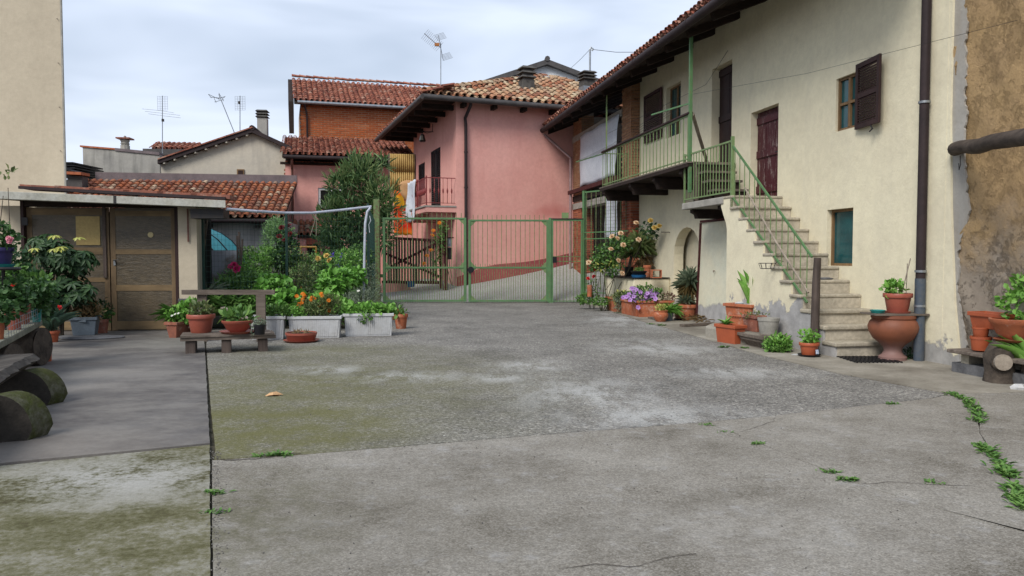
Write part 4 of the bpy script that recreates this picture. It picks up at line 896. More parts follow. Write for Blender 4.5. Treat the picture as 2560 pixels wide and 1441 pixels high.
# corrugated screen on a frame
Wk = Wall(at(975, 430, 30.8)[:2], (1, .2), -1); ck0, ck1 = 0, Wk.a(1037); k0, k1 = Wk.z(975, 478), Wk.z(975, 385); km = Wk.z(975, 430)
cs = thing('corrugated_screen', 'yellowed corrugated plastic screen beside the pink house gable', 'screen', Wk.p(.5, k0, 0))
for lo, hi, of in ((k0, km+.04, 0), (km, k1, .03)):
    mb = MB(); n = 72; vs = []
    for z in (lo, hi):
        for i in range(n+1): vs.append(Wk.p(ck0+(ck1-ck0)*i/n, z, of+.03*math.sin(i/n*2*math.pi*12)))
    mb.add(vs, [(i, i+1, n+2+i, n+1+i) for i in range(n)]); o = mb.build('sheet', M['corrug'], cs, True); md = o.modifiers.new('t', 'SOLIDIFY'); md.thickness = .004
for a in (-.06, ck1): MB().wbox(Wk, a, a+.07, 0 if a < 0 else k0, k1+.02, -.12, -.05).build('post', M['oldwood'], cs)
# ------------------------------------------------------------------ white gable house far behind
WG = Wall(at(1205, 205, 48)[:2], (1, .05), -1); ap = WG.hit(1367, 152); rr = WG.hit(1520, 210)
GH = thing('white_gable_house', 'white house gable with grey verge boards rising behind the pink roof', 'house', WG.p(ap[0], 0, 0))
z0_ = WG.z(1205, 207); mb = MB(); mb.prism([WG.p(.5, 0, 0), WG.p(rr[0], 0, 0), WG.p(rr[0], rr[1]-.2, 0), WG.p(ap[0], ap[1]-.3, 0), WG.p(.5, z0_+.05, 0)], WG.n*-6); mb.build('wall', M['white'], GH)
for (s, e) in (((-.1, z0_), ap), (ap, rr)):
    P0_, P1_ = WG.p(s[0], s[1], .4), WG.p(e[0], e[1], .4); mb = MB(); mb.hexa([P0_, P1_, P1_-WG.n*8, P0_-WG.n*8], [p+Vector((0,0,-.32)) for p in (P0_, P1_, P1_-WG.n*8, P0_-WG.n*8)]); mb.build('roof', M['greymetal'], GH)
MB().tube([WG.p(ap[0], ap[1]+.02, .45), WG.p(ap[0], ap[1]+.02, -6)], .17, 8).build('ridge_cap', M['greymetal'], GH)
# ------------------------------------------------------------------ long low tiled store behind the garden
TS = Wall(at(500, 600, 27.0)[:2], (1, .16), -1)
SH = thing('tiled_store', 'low garden store with mottled barrel tile roof and grey wall', 'outbuilding', TS.p(1, 0, 0))
tz = TS.z(600, 553, .4); x0, x1 = TS.a(120), TS.a(712)
mb = wall_mesh(TS, x0, x1, -.2, tz+.05, [], .2, 0, 4.2); mb.build('wall', M['shedwhite'], SH)
e0 = TS.p(x0, tz+.08, .4); topz = TS.z(500, 455, -3.9); upb = (TS.p(0, topz, -3.9)-TS.p(0, tz+.08, .4)); slb = upb.length; upb.normalize(); L_ = x1-x0
mb = MB(); q = [e0, e0+TS.d*L_, e0+TS.d*L_+upb*slb, e0+upb*slb]; mb.hexa(q, [p-Vector((0,0,.1)) for p in q]); rf = mb.build('roof', M['eavewood'], SH)
tile_roof(rf, e0+Vector((0,0,.04)), TS.d, upb, L_, slb, M['tile_mix'], pw=.245, pl=.33, limit=300)
MB().tube([TS.p(x0, tz, .48), TS.p(x1, tz, .48)], .07, 8).build('gutter', M['brownmetal'], SH, True)
for k in range(4): MB().wbox(TS, x1-1-k*1.6, x1-.85-k*1.6, tz-.22, tz-.02, .0, .35).build('bracket', M['iron'], SH)
# ------------------------------------------------------------------ beige gable house
BG = Wall(at(400, 420, 32.2)[:2], (1, .14), -1)
GB = thing('beige_gable_house', 'beige rendered gable house with chimney and one small square window', 'house', BG.p(3, 0, 0))
ap = BG.hit(633, 324); rr = BG.hit(724, 365); lf = BG.hit(402, 402); ow = BG.hit(593, 447)+BG.hit(611, 424)
mb = MB(); mb.prism([BG.p(lf[0], 0, 0), BG.p(rr[0]+1.2, 0, 0), BG.p(rr[0]+1.2, rr[1]-.75, 0), BG.p(ap[0], ap[1]-.12, 0), BG.p(lf[0], lf[1]-.1, 0)], BG.n*-7); wl = mb.build('wall', M['beige'], GB)
wn_ = MB().wbox(BG, ow[0], ow[2], ow[1], ow[3], .003, .05).build('window', M['framewood'], GB); MB().wbox(BG, ow[0]+.05, ow[2]-.05, ow[1]+.05, ow[3]-.05, .051, .055).build('pane', basic('dull_pane', (.05,.03,.028), rough=.3, bump=0), wn_)
for nm, (s, e) in (('l', (lf, ap)), ('r', (ap, (rr[0]+1.3, rr[1]-.6)))):
    P0_, P1_ = BG.p(s[0]-.05 if nm == 'l' else s[0], s[1], .28), BG.p(e[0], e[1], .28); q = (P0_, P1_, P1_-BG.n*7.5, P0_-BG.n*7.5)
    MB().hexa(q, [p+Vector((0,0,-.17)) for p in q]).build('roof', M['brownmetal'], GB)
k = int((Vector((ap[0]-lf[0], ap[1]-lf[1]))).length/.36)
for i in range(k):
    t = (i+.5)/k; p = BG.p(lf[0]+(ap[0]-lf[0])*t, lf[1]+(ap[1]-lf[1])*t+.03, .2); MB().beam(p-(BG.d*.2+Vector((0,0,.07))), p+(BG.d*.2+Vector((0,0,.08))), .26, .05).build('verge_tile', M['tile_red'], GB)
for i in range(9):
    t = (i+.5)/9; p = BG.p(lf[0]+(ap[0]-lf[0])*t, lf[1]+(ap[1]-lf[1])*t-.2, .12); MB().box(p, (.07,.26,.08)).build('purlin_end', M['beige'], GB)
MB().tube([BG.p(ap[0], ap[1]+.02, .3), BG.p(ap[0], ap[1]+.02, -4)], .12, 8).build('ridge_cap', M['brownmetal'], GB)
chimney(GB, at(657, 316, 34.5), .42, .75, 3, M['greywall'], False, BG.d)
MB().wbox(TS, x0+.2, x1, topz-.05, topz+.32, -4.05, -3.88).build('flashing', M['flash'], SH)
# ------------------------------------------------------------------ grey parapet house on the left
PG = Wall(at(208, 420, 33.4)[:2], (1, .10), -1)
PB = thing('grey_parapet_house', 'weathered grey rendered wall with sloping parapet and small chimney', 'house', PG.p(1.5, 0, 0))
a1_ = PG.a(404); mb = MB(); mb.prism([PG.p(0, 0, 0), PG.p(a1_, 0, 0), PG.p(a1_, PG.z(404, 388), 0), PG.p(0, PG.z(208, 368), 0)], PG.n*-5); mb.build('wall', M['greywall'], PB)
MB().beam(PG.p(-.1, PG.z(208, 366), -.2), PG.p(a1_*.42, PG.z(290, 373), -.2), .5, .07).build('coping', M['terracotta'], PB); MB().beam(PG.p(a1_*.42, PG.z(290, 374), -.2), PG.p(a1_, PG.z(404, 385), -.2), .5, .12).build('coping', M['flash'], PB)
chp = at(313, 371, 35); W_ = Wall(chp[:2], PG.d[:2], -1)
mb = MB().lathe([(.2,-.3),(.2,.12),(.16,.14),(.2,.2),(.16,.26),(.2,.32),(.2,.36),(.14,.40)], chp, 10); ch = mb.build('chimney', M['concrete'], PB); MB().wbox(W_, -.3, .3, chp.z+.40, chp.z+.46, -.3, .3).build('chimney_cap', M['terraold'], ch); MB().lathe([(.05,.46),(.06,.54),(0,.58)], chp, 8).build('finial', M['concrete'], ch)
# small tiled roof behind the parapet
RB = Wall(at(383, 375, 37)[:2], (1, .15), -1); e0 = RB.p(-.1, RB.z(383, 376), 0); L_ = RB.a(500); upb = (Vector((0,0,.36))-RB.n).normalized()
RH = thing('small_tiled_roof', 'small red tiled roof rising behind the grey parapet', 'house', RB.p(1.4, 0, 0))
mb = MB(); q = [e0, e0+RB.d*L_, e0+RB.d*L_+upb*1.75, e0+upb*1.75]; mb.hexa(q, [p-Vector((0,0,.1)) for p in q]); rf = mb.build('roof', M['eavewood'], RH); tile_roof(rf, e0+Vector((0,0,.04)), RB.d, upb, L_, 1.7, M['tile_red'], pw=.24, pl=.34)
MB().wbox(RB, -.3, L_, 0, RB.z(383, 378)-.05, -2, -.2).build('wall', M['greywall'], RH); MB().wbox(RB, -.45, 1.6, RB.z(383, 382)-.1, RB.z(383, 373), .0, .1).build('fascia', M['greymetal'], RH)
# dark lean-to and scrap of roof by the tall cream wall
DK = Wall(at(150, 440, 29)[:2], (1, 0), -1)
DH = thing('lean_to', 'dark lean-to with stacked black sheets and an orange tiled lid', 'outbuilding', DK.p(.5, 0, 0))
MB().wbox(DK, 0, DK.a(195), 0, DK.z(180, 450), -2, 0).build('wall', M['greymetal'], DH)
for k in range(6): MB().wbox(DK, -.1, DK.a(190)+random.uniform(-.05,.08), DK.z(180, 442-k*6.5), DK.z(180, 439-k*6.5), -2, .05+random.uniform(0,.1)).build('sheet', M['blackplastic'], DH)
MB().beam(DK.p(-.2, DK.z(165, 405), .1), DK.p(DK.a(207), DK.z(207, 434), .1), .8, .06).build('sloping_sheet', M['blackplastic'], DH)
MB().beam(DK.p(DK.a(187), DK.z(187, 437), .4), DK.p(DK.a(233), DK.z(233, 439), .4), .6, .10).build('tiled_lid', M['terracotta'], DH); MB().wbox(DK, DK.a(192), DK.a(228), 0, DK.z(192, 444), .1, .5).build('box', M['greymetal'], DH)
# ------------------------------------------------------------------ aerials
def antenna(label, u, v0, v1, Y, kind, lean=0):
    p0 = at(u, v1, Y); p1 = at(u-lean, v0, Y); t = thing('tv_antenna', label, 'antenna', p0); r = .019
    MB().tube([p0-Vector((0,0,.5)), p0, p1], r, 6).build('mast', M['galv'], t)
    k = px(Y); X = Vector((1,0,0)); Z = Vector((0,0,1)); YY = Vector((0,1,0))
    if kind == 'panel':
        mb = MB(); c = p1-Z*(18*k)
        for i in range(9): mb.tube([c-X*(12.5*k)+Z*((-17+i*4.2)*k), c+X*(12.5*k)+Z*((-17+i*4.2)*k)], .0045, 4)
        for s in (-12.5, -6, 6, 12.5): mb.tube([c+X*(s*k)-Z*(17*k), c+X*(s*k)+Z*(17*k)], .005, 4)
        mb.build('reflector_grid', M['galv'], t)
        MB().box(c+YY*-.12, (.07,.1,.12)).build('junction_box', M['iron'], t)
    if kind == 'cross':
        mb = MB(); c = p1-Z*(18*k)
        for i in range(9): mb.tube([c-X*(12.5*k)+Z*((-17+i*4.2)*k), c+X*(12.5*k)+Z*((-17+i*4.2)*k)], .0045, 4)
        for s in (-12.5, -6, 6, 12.5): mb.tube([c+X*(s*k)-Z*(17*k), c+X*(s*k)+Z*(17*k)], .005, 4)
        mb.build('reflector_grid', M['galv'], t)
        for i, (l0, l1, dz) in enumerate(((-51,28,37),(-44,43,43),(-36,44,49))): MB().tube([p1+X*(l0*k)-Z*((dz-5)*k), p1-Z*(dz*k), p1+X*(l1*k)-Z*((dz+5)*k)], .008, 5).build('dipole', M['galv'], t)
        MB().box(p1-Z*(60*k), (.09,.09,.12)).build('junction_box', M['iron'], t)
    if kind == 'yagi':
        mb = MB(); c = p1-Z*(12*k); d = Vector((-.72,-.25,.58)).normalized(); w_ = Vector((.3,-.9,0)).normalized(); u_ = d.cross(w_)
        mb.tube([c, c+d*(52*k)], .016, 5); mb.build('boom', M['galv'], t)
        for i in range(11): q = c+d*((4+i*4.6)*k); MB().tube([q-u_*.22-w_*.1, q+u_*.22+w_*.1], .006, 4).build('element', M['galv'], t)
        MB().box(c+d*(12*k), (.20,.10,.12)).build('dipole_box', basic('orange_box', (.45,.18,.06)), t)
        mb = MB()
        for s in (-1, 1):
            e = X*.35*s+Z*(.3)+YY*.1
            for i in range(6): q = c+Z*((s*18+i*s*2.5)*k)+X*((6-s*3-i*1.3*s)*k*1.2); mb.tube([q-X*(12*k), q+X*(11*k)+Z*.12], .007, 4)
            mb.tube([c, c+Z*(s*31*k)-X*(s*6*k)], .012, 4)
        mb.build('reflector', M['galv'], t)
    if kind == 'bent':
        mb = MB(); c = p1-Z*(5*k)
        for a_, b_ in (((-26,5),(-2,-6)), ((-26,5),(-22,-2)), ((-22,-2),(0,-2)), ((-12,-4),(-11,-14)), ((-11,-14),(8,-6)), ((8,-6),(10,0)), ((-2,-6),(12,2)), ((0,8),(8,-10))):
            mb.tube([c+X*(a_[0]*k)+Z*(a_[1]*k), c+X*(b_[0]*k)+Z*(b_[1]*k)+YY*.2], .010, 4)
        mb.build('bent_element', M['iron'], t)
antenna('aerial with panel grid above a long crosswise dipole on the parapet roof', 406, 240, 374, 36, 'cross')
antenna('leaning mast with a broken bent aerial on the beige gable roof', 585, 236, 330, 34.5, 'bent', 38)
antenna('upright mast with a single panel grid on the beige gable roof', 600, 240, 322, 35, 'panel')
antenna('tall mast with an upturned yagi aerial behind the pink house ridge', 1102, 108, 226, 32.5, 'yagi')
pt_ = at(1475, 195, 36); ep = thing('service_pole', 'thin galvanised pole with a cable hook behind the pink chimney', 'pole', pt_)
mb = MB(); tp_ = at(1475, 124, 36); mb.tube([pt_-Vector((0,0,1.5)), tp_, tp_+Vector((.06,0,.10)), tp_+Vector((.13,0,.03)), tp_+Vector((.10,0,-.06))], .045, 8); mb.build('mast', M['galv'], ep)
MB().tube([tp_+Vector((.1,0,0)), at(1540, 131, 34), at(1640, 131, 30)], .012, 5).build('cable', M['wire'], ep); MB().tube([tp_, at(1450, 150, 38), at(1415, 182, 42)], .010, 5).build('cable', M['wire'], ep)
# ------------------------------------------------------------------ tall cream building and the shed on the left
TB = thing('tall_cream_building', 'plain tall beige building behind the shed, plaster corner bead on its edge', 'building', (-12, 16, 0))
xr = at(159, 300, 15.0).x
MB().prism([(-20,15,-.1),(xr,15,-.1),(xr*1.42-.6,21,-.1),(-20,21,-.1)],(0,0,10.3)).build('wall', M['leftcream'], TB)
mb = MB()
MB().box((xr+.012, 14.99, 5), (.03,.03,10.2)).build('corner_bead', M['concrete'], TB)
for k in range(9): MB().tube([Vector((xr-.06, 14.99, 2.6+k*.85)), Vector((xr-.06, 14.96, 2.6+k*.85))], .007, 6).build('screw', M['iron'], TB)
SW = Wall(g(60, 833)[:2], (g(440, 829)-g(60, 833))[:2], -1)
SD = thing('garden_shed', 'low shed with wide brown panel doors, white slab eave and cream pier', 'shed', SW.p(1.5, 0, 0))
zt_ = 2.32
sl_l, sl_r = SW.a(-40), SW.a(445); d0, dm, d1 = SW.a(62), SW.a(270), SW.a(437)
MB().wbox(SW, sl_l-3, d0-.06, -.05, 2.3, -.6, .0).build('side_wall', M['leftcream'], SD)
pier = MB().wbox(SW, SW.a(449), SW.a(495), .55, 2.4, -.3, .06).build('pier', M['leftcream'], SD)
ph_ = .62
for k in range(3):
    for j in range(2): a_ = SW.a(447)+j*.20-(.08 if k % 2 else 0); MB().wbox(SW, max(a_, SW.a(447)), min(a_+.19, SW.a(497)), k*ph_/3, (k+1)*ph_/3-.008, -.2, .085+random.uniform(-.008,.008)).build('stone_block', M['gravestone'], SD, bevel=.008)
MB().wbox(SW, SW.a(449)+.01, SW.a(495)-.01, -.05, .56, -.3, .05).build('pier_foot', M['gravestone'], SD)
MB().wbox(SW, d0-.1, d1+.1, -.02, 2.3, -2.05, -2).build('back', M['dark'], SD)
MB().prism([SW.p(SW.a(490),-.05,-.3), SW.p(SW.a(490),-.05,-.36), SW.p(SW.a(470,-2.4),-.05,-2.4), SW.p(SW.a(465,-2.4),-.05,-2.4)], (0,0,2.4)).build('side_wall', M['leftcream'], SD)
b = NB('fibre_panel'); wv = b.noise(1, 7, .75, b.mapp((9, 9, 24))); col = b.mix(b.ramp(wv, [(.35, 0), (.65, 1)]), (.105,.080,.048), (.055,.044,.029))
col = b.mix(b.ramp(b.noise(1.8, 4), [(.45, 0), (.75, .6)]), col, (.15,.108,.058)); M['fibre'] = b.done(col, .38, b.bump(wv, .6, .02), .5)
M['batten'] = wood('door_batten', (.24,.165,.085), (.15,.105,.058), 'x', .6, .6); M['battenz'] = wood('door_stile', (.20,.135,.072), (.125,.086,.05), 'z', .6, .6)
def shed_door(aa, ab, label, rails, win=None):
    D = -.10; dr = MB().wbox(SW, aa, ab, .02, 2.28, D-.02, D).build('door', M['fibre'], SD); tag(dr, label)
    fw = .09
    for q in (aa, ab-fw): MB().wbox(SW, q, q+fw, .02, 2.28, D, D+.010).build('stile', M['battenz'], dr)
    for (z, h) in rails: MB().wbox(SW, aa+fw, ab-fw, z-h/2, z+h/2, D, D+.009).build('rail', M['batten'], dr)
    return dr
zz_ = lambda v: SW.z(300, v)
drR = shed_door(dm+.01, d1, 'shed door with handle and small round hole', ((zz_(533), .10), (zz_(630), .09), (zz_(721), .11), (zz_(815), .15)))
drL = shed_door(d0, dm-.01, 'shed door with a pale square pane behind the shrub', ((zz_(530), .12), (zz_(628), .13), (zz_(700), .08), (zz_(815), .15)))
wn_ = MB().wbox(SW, SW.a(186), SW.a(246), zz_(613), zz_(541), -.10, -.085).build('pane', basic('pale_pane', (.44,.32,.12), (.38,.27,.10), 4, .5, .1), drL)
MB().tube([SW.p(SW.a(373), zz_(587), -.10), SW.p(SW.a(373), zz_(587), -.085)], .05, 14).build('round_hole', basic('pale_hole', (.55,.45,.24)), drR)
MB().wbox(SW, SW.a(254), SW.a(262), zz_(695), zz_(518), -.09, -.06).build('loose_strip', M['oldwoodz'], drL)
hd = MB().wbox(SW, SW.a(279), SW.a(284), zz_(664), zz_(652), -.09, -.075).build('lock_plate', M['galv'], drR); MB().tube([SW.p(SW.a(281), zz_(651), -.08), SW.p(SW.a(281), zz_(651), -.03), SW.p(SW.a(296), zz_(650), -.03)], .01, 6).build('handle', M['iron'], drR)
for a_, b_ in ((d0-.06, d0-.005), (d1+.005, SW.a(449)-.005)): MB().wbox(SW, a_, b_, 0, 2.4, -.14, .0).build('jamb', M['shutter'], SD)
MB().wbox(SW, d0, d1, 2.29, 2.45, -.14, -.02).build('lintel', M['darkwood'], SD)
for z in (2.02,): MB().wbox(SW, d0-.03, d0+.07, z-.07, z+.07, .0, .02).build('hinge', M['iron'], SD)
# slab eave, its roof tiles and gutter board; the eave runs down a little to the right
OVH = .62; eL = SW.a(-60, OVH); eR = SW.a(566, OVH); zl_ = SW.z(0, 478, OVH); zr_ = SW.z(566, 503, OVH)
def ez_(a): return zl_+(zr_-zl_)*(a-eL)/(eR-eL)
q = [SW.p(eL, ez_(eL)-.12, OVH), SW.p(eR, ez_(eR)-.12, OVH), SW.p(SW.a(480,-2.5), ez_(eR)-.02, -2.5), SW.p(eL, ez_(eL)-.02, -2.5)]
M['slabwhite'] = basic('whitewashed_slab', (.46,.46,.42), (.34,.33,.27), 2.5, .85, .3, 30, .2, 0, .35)
rs = MB().hexa(q, [p+Vector((0,0,.13)) for p in q]).build('roof_slab', M['slabwhite'], SD, bevel=.006)
am = SW.a(290, OVH); MB().wbox(SW, am-.02, am+.02, ez_(am)-.125, ez_(am)+.02, OVH-.1, OVH+.012).build('slab_joint', M['iron'], SD)
tl0 = SW.a(55, OVH-.12); n_t = 6
for k in range(n_t):
    a_ = tl0+(eR-.05-tl0)*k/n_t; b_ = tl0+(eR-.05-tl0)*(k+1)/n_t+.1
    MB().beam(SW.p(a_, ez_(a_)+.085+.03*(1-k/n_t)+.012*(k%2), OVH-.35), SW.p(b_, ez_(b_)+.075+.03*(1-k/n_t), OVH-.35), .5, .075).build('flat_tile', M['terraold'], SD)
MB().beam(SW.p(tl0, ez_(tl0)+.065+.03, OVH-.08), SW.p(eR-.02, ez_(eR)+.05, OVH-.08), .05, .05).build('eave_strip', M['brownmetal'], SD)
MB().wbox(SW, SW.a(497), eR-.08, ez_(eR)-.30, ez_(eR)-.13, .05, OVH-.15).build('eave_end', M['iron'], SD)
ck = SW.a(471, .1); tag(MB().tube([SW.p(ck, SW.z(471, 522, .1), .1), SW.p(ck, SW.z(471, 605, .1), .09)], .014, 6).build('hanging_bar', M['rustpipe'], SD))
# ------------------------------------------------------------------ leaves and flowers
def grid_leaf(ws, bend=.15, cup=.12, seg=None):
    """leaf of unit length along y: ws = widths at equally spaced stations"""
    n = len(ws); v = []; f = []
    for i, w_ in enumerate(ws):
        y = i/(n-1); z = -bend*y*y
        v += [(-w_/2, y, z+cup*w_), (0, y, z), (w_/2, y, z+cup*w_)]
    for i in range(n-1):
        b = 3*i; f += [(b, b+1, b+4, b+3), (b+1, b+2, b+5, b+4)]
    return v, f
LEAF = dict(oval=grid_leaf([.08,.85,.95,.05], .12, .12), broad=grid_leaf([.15,.82,1,.62,.03], .22, .14), lance=grid_leaf([.25,1,.8,.02], .12, .1),
            blade=grid_leaf([.8,1,.85,.55,.03], .45, .25), stiff=grid_leaf([.9,1,.8,.45,.02], .08, .3), round=grid_leaf([.35,.95,1,.6], .05, .16))
def unit(A): return A/np.maximum(np.linalg.norm(A, axis=1, keepdims=True), 1e-9)
def frames(P, D, N, L, W):
    D = unit(D); X = unit(np.cross(D, N)); N = np.cross(X, D); K = len(P); A = np.zeros((K, 4, 4)); A[:, 3, 3] = 1
    A[:, :3, 0] = X*W[:, None]; A[:, :3, 1] = D*L[:, None]; A[:, :3, 2] = N*L[:, None]; A[:, :3, 3] = P; return A
def place(parent, A, shape, mat, objs=0, name='foliage', kind='stuff'):
    v, f = LEAF[shape]
    if objs:
        d = np.linalg.norm(A[:, :3, 3]-np.array(CAM), axis=1); o = np.argsort(d); me = meshobj('leaf', v, f, mat)
        for k in o[:objs]: inst('leaf', me, parent, Matrix(A[k].tolist()))
        A = A[o[objs:]]
    if len(A): return joined(name, v, f, A, mat, parent, True, kind)
def blobs_pts(blobs, n, shell=.55):
    vol = np.array([b[1]*b[2]*b[3] for b in blobs])**(2/3); k = rng.choice(len(blobs), n, p=vol/vol.sum())
    C = np.array([list(b[0]) for b in blobs])[k]; R = np.array([b[1:4] for b in blobs])[k]
    d = unit(rng.normal(size=(n, 3))); r = shell+(1-shell)*rng.random(n)**.6; r *= rng.normal(1, .10, n)
    return C+d*R*r[:, None], unit(d/R)
def foliage(parent, blobs, n, L, W, mat, shape='oval', up=.3, droop=0., objs=0, shell=.5, rnd=.7, name='foliage', zmin=.03):
    P, O = blobs_pts(blobs, n, shell); P[:, 2] = np.maximum(P[:, 2], zmin)
    D = O*.7+rng.normal(size=(n, 3))*rnd+np.array([0, 0, up-droop]); Nn = rng.normal(size=(n, 3))*.5+O*.5+np.array([0, 0, .8])
    s = rng.uniform(.6, 1.25, n); return place(parent, frames(P, D, Nn, L*s, W*s), shape, mat, objs, name)
def blades(parent, base, n, L, W, mat, spread=.5, rad=.05, shape='blade', objs=0, name='foliage'):
    th = rng.uniform(0, 2*math.pi, n); t = rng.random(n)**.7*spread; B = np.array(base)
    P = np.stack([B[0]+np.cos(th)*rad*rng.random(n), B[1]+np.sin(th)*rad*rng.random(n), np.full(n, B[2])], 1)
    D = np.stack([np.cos(th)*np.sin(t), np.sin(th)*np.sin(t), np.cos(t)], 1); Nn = np.stack([-np.cos(th)*np.cos(t), -np.sin(th)*np.cos(t), np.sin(t)], 1)
    s = rng.uniform(.6, 1.1, n); return place(parent, frames(P, D, Nn, L*s, np.full(n, W)), shape, mat, objs, name)
def rosette(parent, c, n, L, W, mat, lo=-.5, hi=1.45, objs=0):
    """spiky head: leaves from hanging (lo) to upright (hi)"""
    k = np.arange(n); th = k*2.39996; e = lo+(hi-lo)*k/n
    D = np.stack([np.cos(th)*np.cos(e), np.sin(th)*np.cos(e), np.sin(e)], 1); Nn = np.stack([-np.cos(th)*np.sin(e), -np.sin(th)*np.sin(e), np.cos(e)], 1)
    P = np.tile(np.array(c), (n, 1))+D*.03; s = rng.uniform(.8, 1.1, n); return place(parent, frames(P, D, Nn, L*s, np.full(n, W)), 'stiff', mat, objs)
def stems(parent, base, tips, r, mat, name='stem', wob=.05):
    mb = MB(); base = Vector(base)
    for t in tips:
        t = Vector(t); b = base+Vector((random.uniform(-1,1), random.uniform(-1,1), 0))*wob*.6; m = b.lerp(t, .5)+Vector((random.uniform(-1,1), random.uniform(-1,1), random.uniform(0,1)))*wob
        mb.tube([b, m, t], [r, r*.8, r*.4], 5)
    return mb.build(name, mat, parent, True)
def petalring(mb, n, r, L, W, tilt, z=0, mi=0, cup=.25):
    for k in range(n):
        a = 2*math.pi*k/n+random.uniform(-.15,.15); R_ = Matrix.Rotation(a, 3, 'Z') @ Matrix.Rotation(-tilt-random.uniform(-.12,.12), 3, 'Y')
        P = [Vector(q) for q in ((r,-W*.15,0),(r+L*.55,-W*.5,cup*L*.35),(r+L,-W*.2,cup*L*.2),(r+L,W*.2,cup*L*.2),(r+L*.55,W*.5,cup*L*.35),(r,W*.15,0),(r+L*.6,0,0))]
        mb.add([R_ @ p+Vector((0,0,z)) for p in P], [(0,1,6),(1,2,6),(2,3,6),(3,4,6),(4,5,6),(5,0,6)], mi)
def petal(name, c, c2): return leafmat(name, c, c2, mul(c2, 1.15), .3, .6)
FL = {}
def mk_flower(key, c, c2, cc, rings, centre=0):
    mb = MB()
    for r in rings: petalring(mb, *r)
    ms = [petal('petal_'+key, c, c2)]
    if centre: mb.lathe([(0,.004),(centre,.004),(centre*.8,centre*.5),(0,centre*.7)], (0,0,0), 7, 1); ms.append(basic('centre_'+key, cc, rough=.8, bump=0))
    me = bpy.data.meshes.new('flower'); me.from_pydata(mb.v, [], mb.f)
    for m_ in ms: me.materials.append(m_)
    me.polygons.foreach_set('material_index', mb.m); FL[key] = me
rose_r = [(6,.004,.5,.5,.15,0),(6,.004,.42,.45,.55,.03),(5,.003,.34,.38,.95,.06),(4,.002,.26,.3,1.3,.08)]
def RR(s): return [(n, r*s*6, L*s, W*s, t, z*s) for n, r, L, W, t, z in rose_r]
mk_flower('peach', (.78,.50,.25), (.80,.62,.42), 0, RR(1)); mk_flower('yellow', (.75,.50,.10), (.80,.62,.22), 0, RR(1)); mk_flower('darkred', (.10,.01,.012), (.16,.012,.015), 0, RR(1))
mk_flower('red', (.60,.02,.02), (.70,.03,.03), 0, [(7,.05,.42,.4,.1,0),(6,.03,.36,.36,.6,.08),(4,.02,.28,.3,1.0,.14)])
mk_flower('magenta', (.45,.01,.09), (.55,.02,.14), 0, RR(1)); mk_flower('pinkg', (.65,.20,.28), (.72,.32,.38), 0, [(7,.05,.42,.4,.1,0),(6,.03,.36,.36,.6,.08)])
mk_flower('orange', (.70,.17,.01), (.75,.25,.015), (.30,.09,.01), [(15,.06,.40,.16,.05,0),(12,.05,.34,.15,.35,.03)], .12)
mk_flower('petunia', (.42,.20,.58), (.52,.30,.66), (.25,.06,.28), [(5,.04,.48,.55,.15,0)], .12); mk_flower('iris', (.06,.03,.30), (.09,.05,.40), 0, [(3,.04,.5,.35,-.5,0),(3,.04,.45,.32,1.0,0)])
mk_flower('white', (.75,.75,.70), (.8,.8,.75), (.6,.5,.1), [(7,.04,.42,.3,.1,0)], .10)
def flower(parent, key, p, size, face=None, name='flower'):
    f = face or Vector((random.uniform(-.6,.6), -.9+random.uniform(-.3,.3), .75+random.uniform(-.3,.4))); f = Vector(f).normalized(); q = f.to_track_quat('Z', 'Y').to_matrix().to_4x4()
    return inst(name, FL[key], parent, Matrix.Translation(p) @ q @ Matrix.Rotation(random.uniform(0,6), 4, 'Z') @ Matrix.Diagonal((size, size, size, 1)))
G = dict(
 mid=leafmat('leaf_mid', (0.061,0.147,0.031), (0.113,0.241,0.048), (0.190,0.328,0.086)), bright=leafmat('leaf_bright', (0.121,0.293,0.044), (0.190,0.414,0.069), (0.293,0.535,0.121)),
 dark=leafmat('leaf_dark', (0.017,0.052,0.021), (0.034,0.090,0.031), (0.061,0.129,0.044)), olive=leafmat('leaf_olive', (0.086,0.129,0.044), (0.147,0.199,0.069), (0.224,0.259,0.103)),
 oleander=leafmat('leaf_oleander', (0.060,0.134,0.051), (0.119,0.227,0.083), (0.215,0.334,0.141)), grey=leafmat('leaf_grey', (0.121,0.164,0.113), (0.190,0.241,0.164), (0.276,0.328,0.224)),
 pale=leafmat('leaf_pale', (0.190,0.345,0.121), (0.276,0.466,0.172), (0.380,0.586,0.259)), yellow=leafmat('leaf_yellow', (0.345,0.380,0.078), (0.483,0.500,0.121), (0.586,0.586,0.207)),
 blue=leafmat('leaf_bluegreen', (0.052,0.113,0.078), (0.095,0.172,0.113), (0.138,0.224,0.155)), red=leafmat('leaf_reddish', (0.121,0.052,0.048), (0.190,0.086,0.069), (0.155,0.155,0.069)),
 hyd=leafmat('leaf_hydrangea', (0.095,0.259,0.038), (0.147,0.345,0.052), (0.207,0.448,0.086), .2))
G['sch'] = leafmat('leaf_schefflera', (.016,.045,.018), (.032,.075,.026), (.06,.12,.04)); G['ger'] = leafmat('leaf_geranium', (.030,.085,.022), (.055,.13,.034), (.09,.18,.055))
M['stem'] = basic('plant_stem', (.07,.075,.035), (.05,.04,.025), 9, .8, .2); M['twig'] = basic('woody_stem', (.12,.095,.07), (.06,.048,.038), 9, .9, .4)
def bl(u, v, Y, ru, rv, ry=None):
    """ellipsoid: photo centre, depth, radii in photo pixels"""
    k = px(Y); return (at(u, v, Y), ru*k, (ry*k if ry else ru*k*.8), rv*k)
def plant(name, label, cat, u, Y, z=0, group=None): p = at(u, 640, Y); return thing(name, label, cat, Vector((p.x, Y, z)), group)
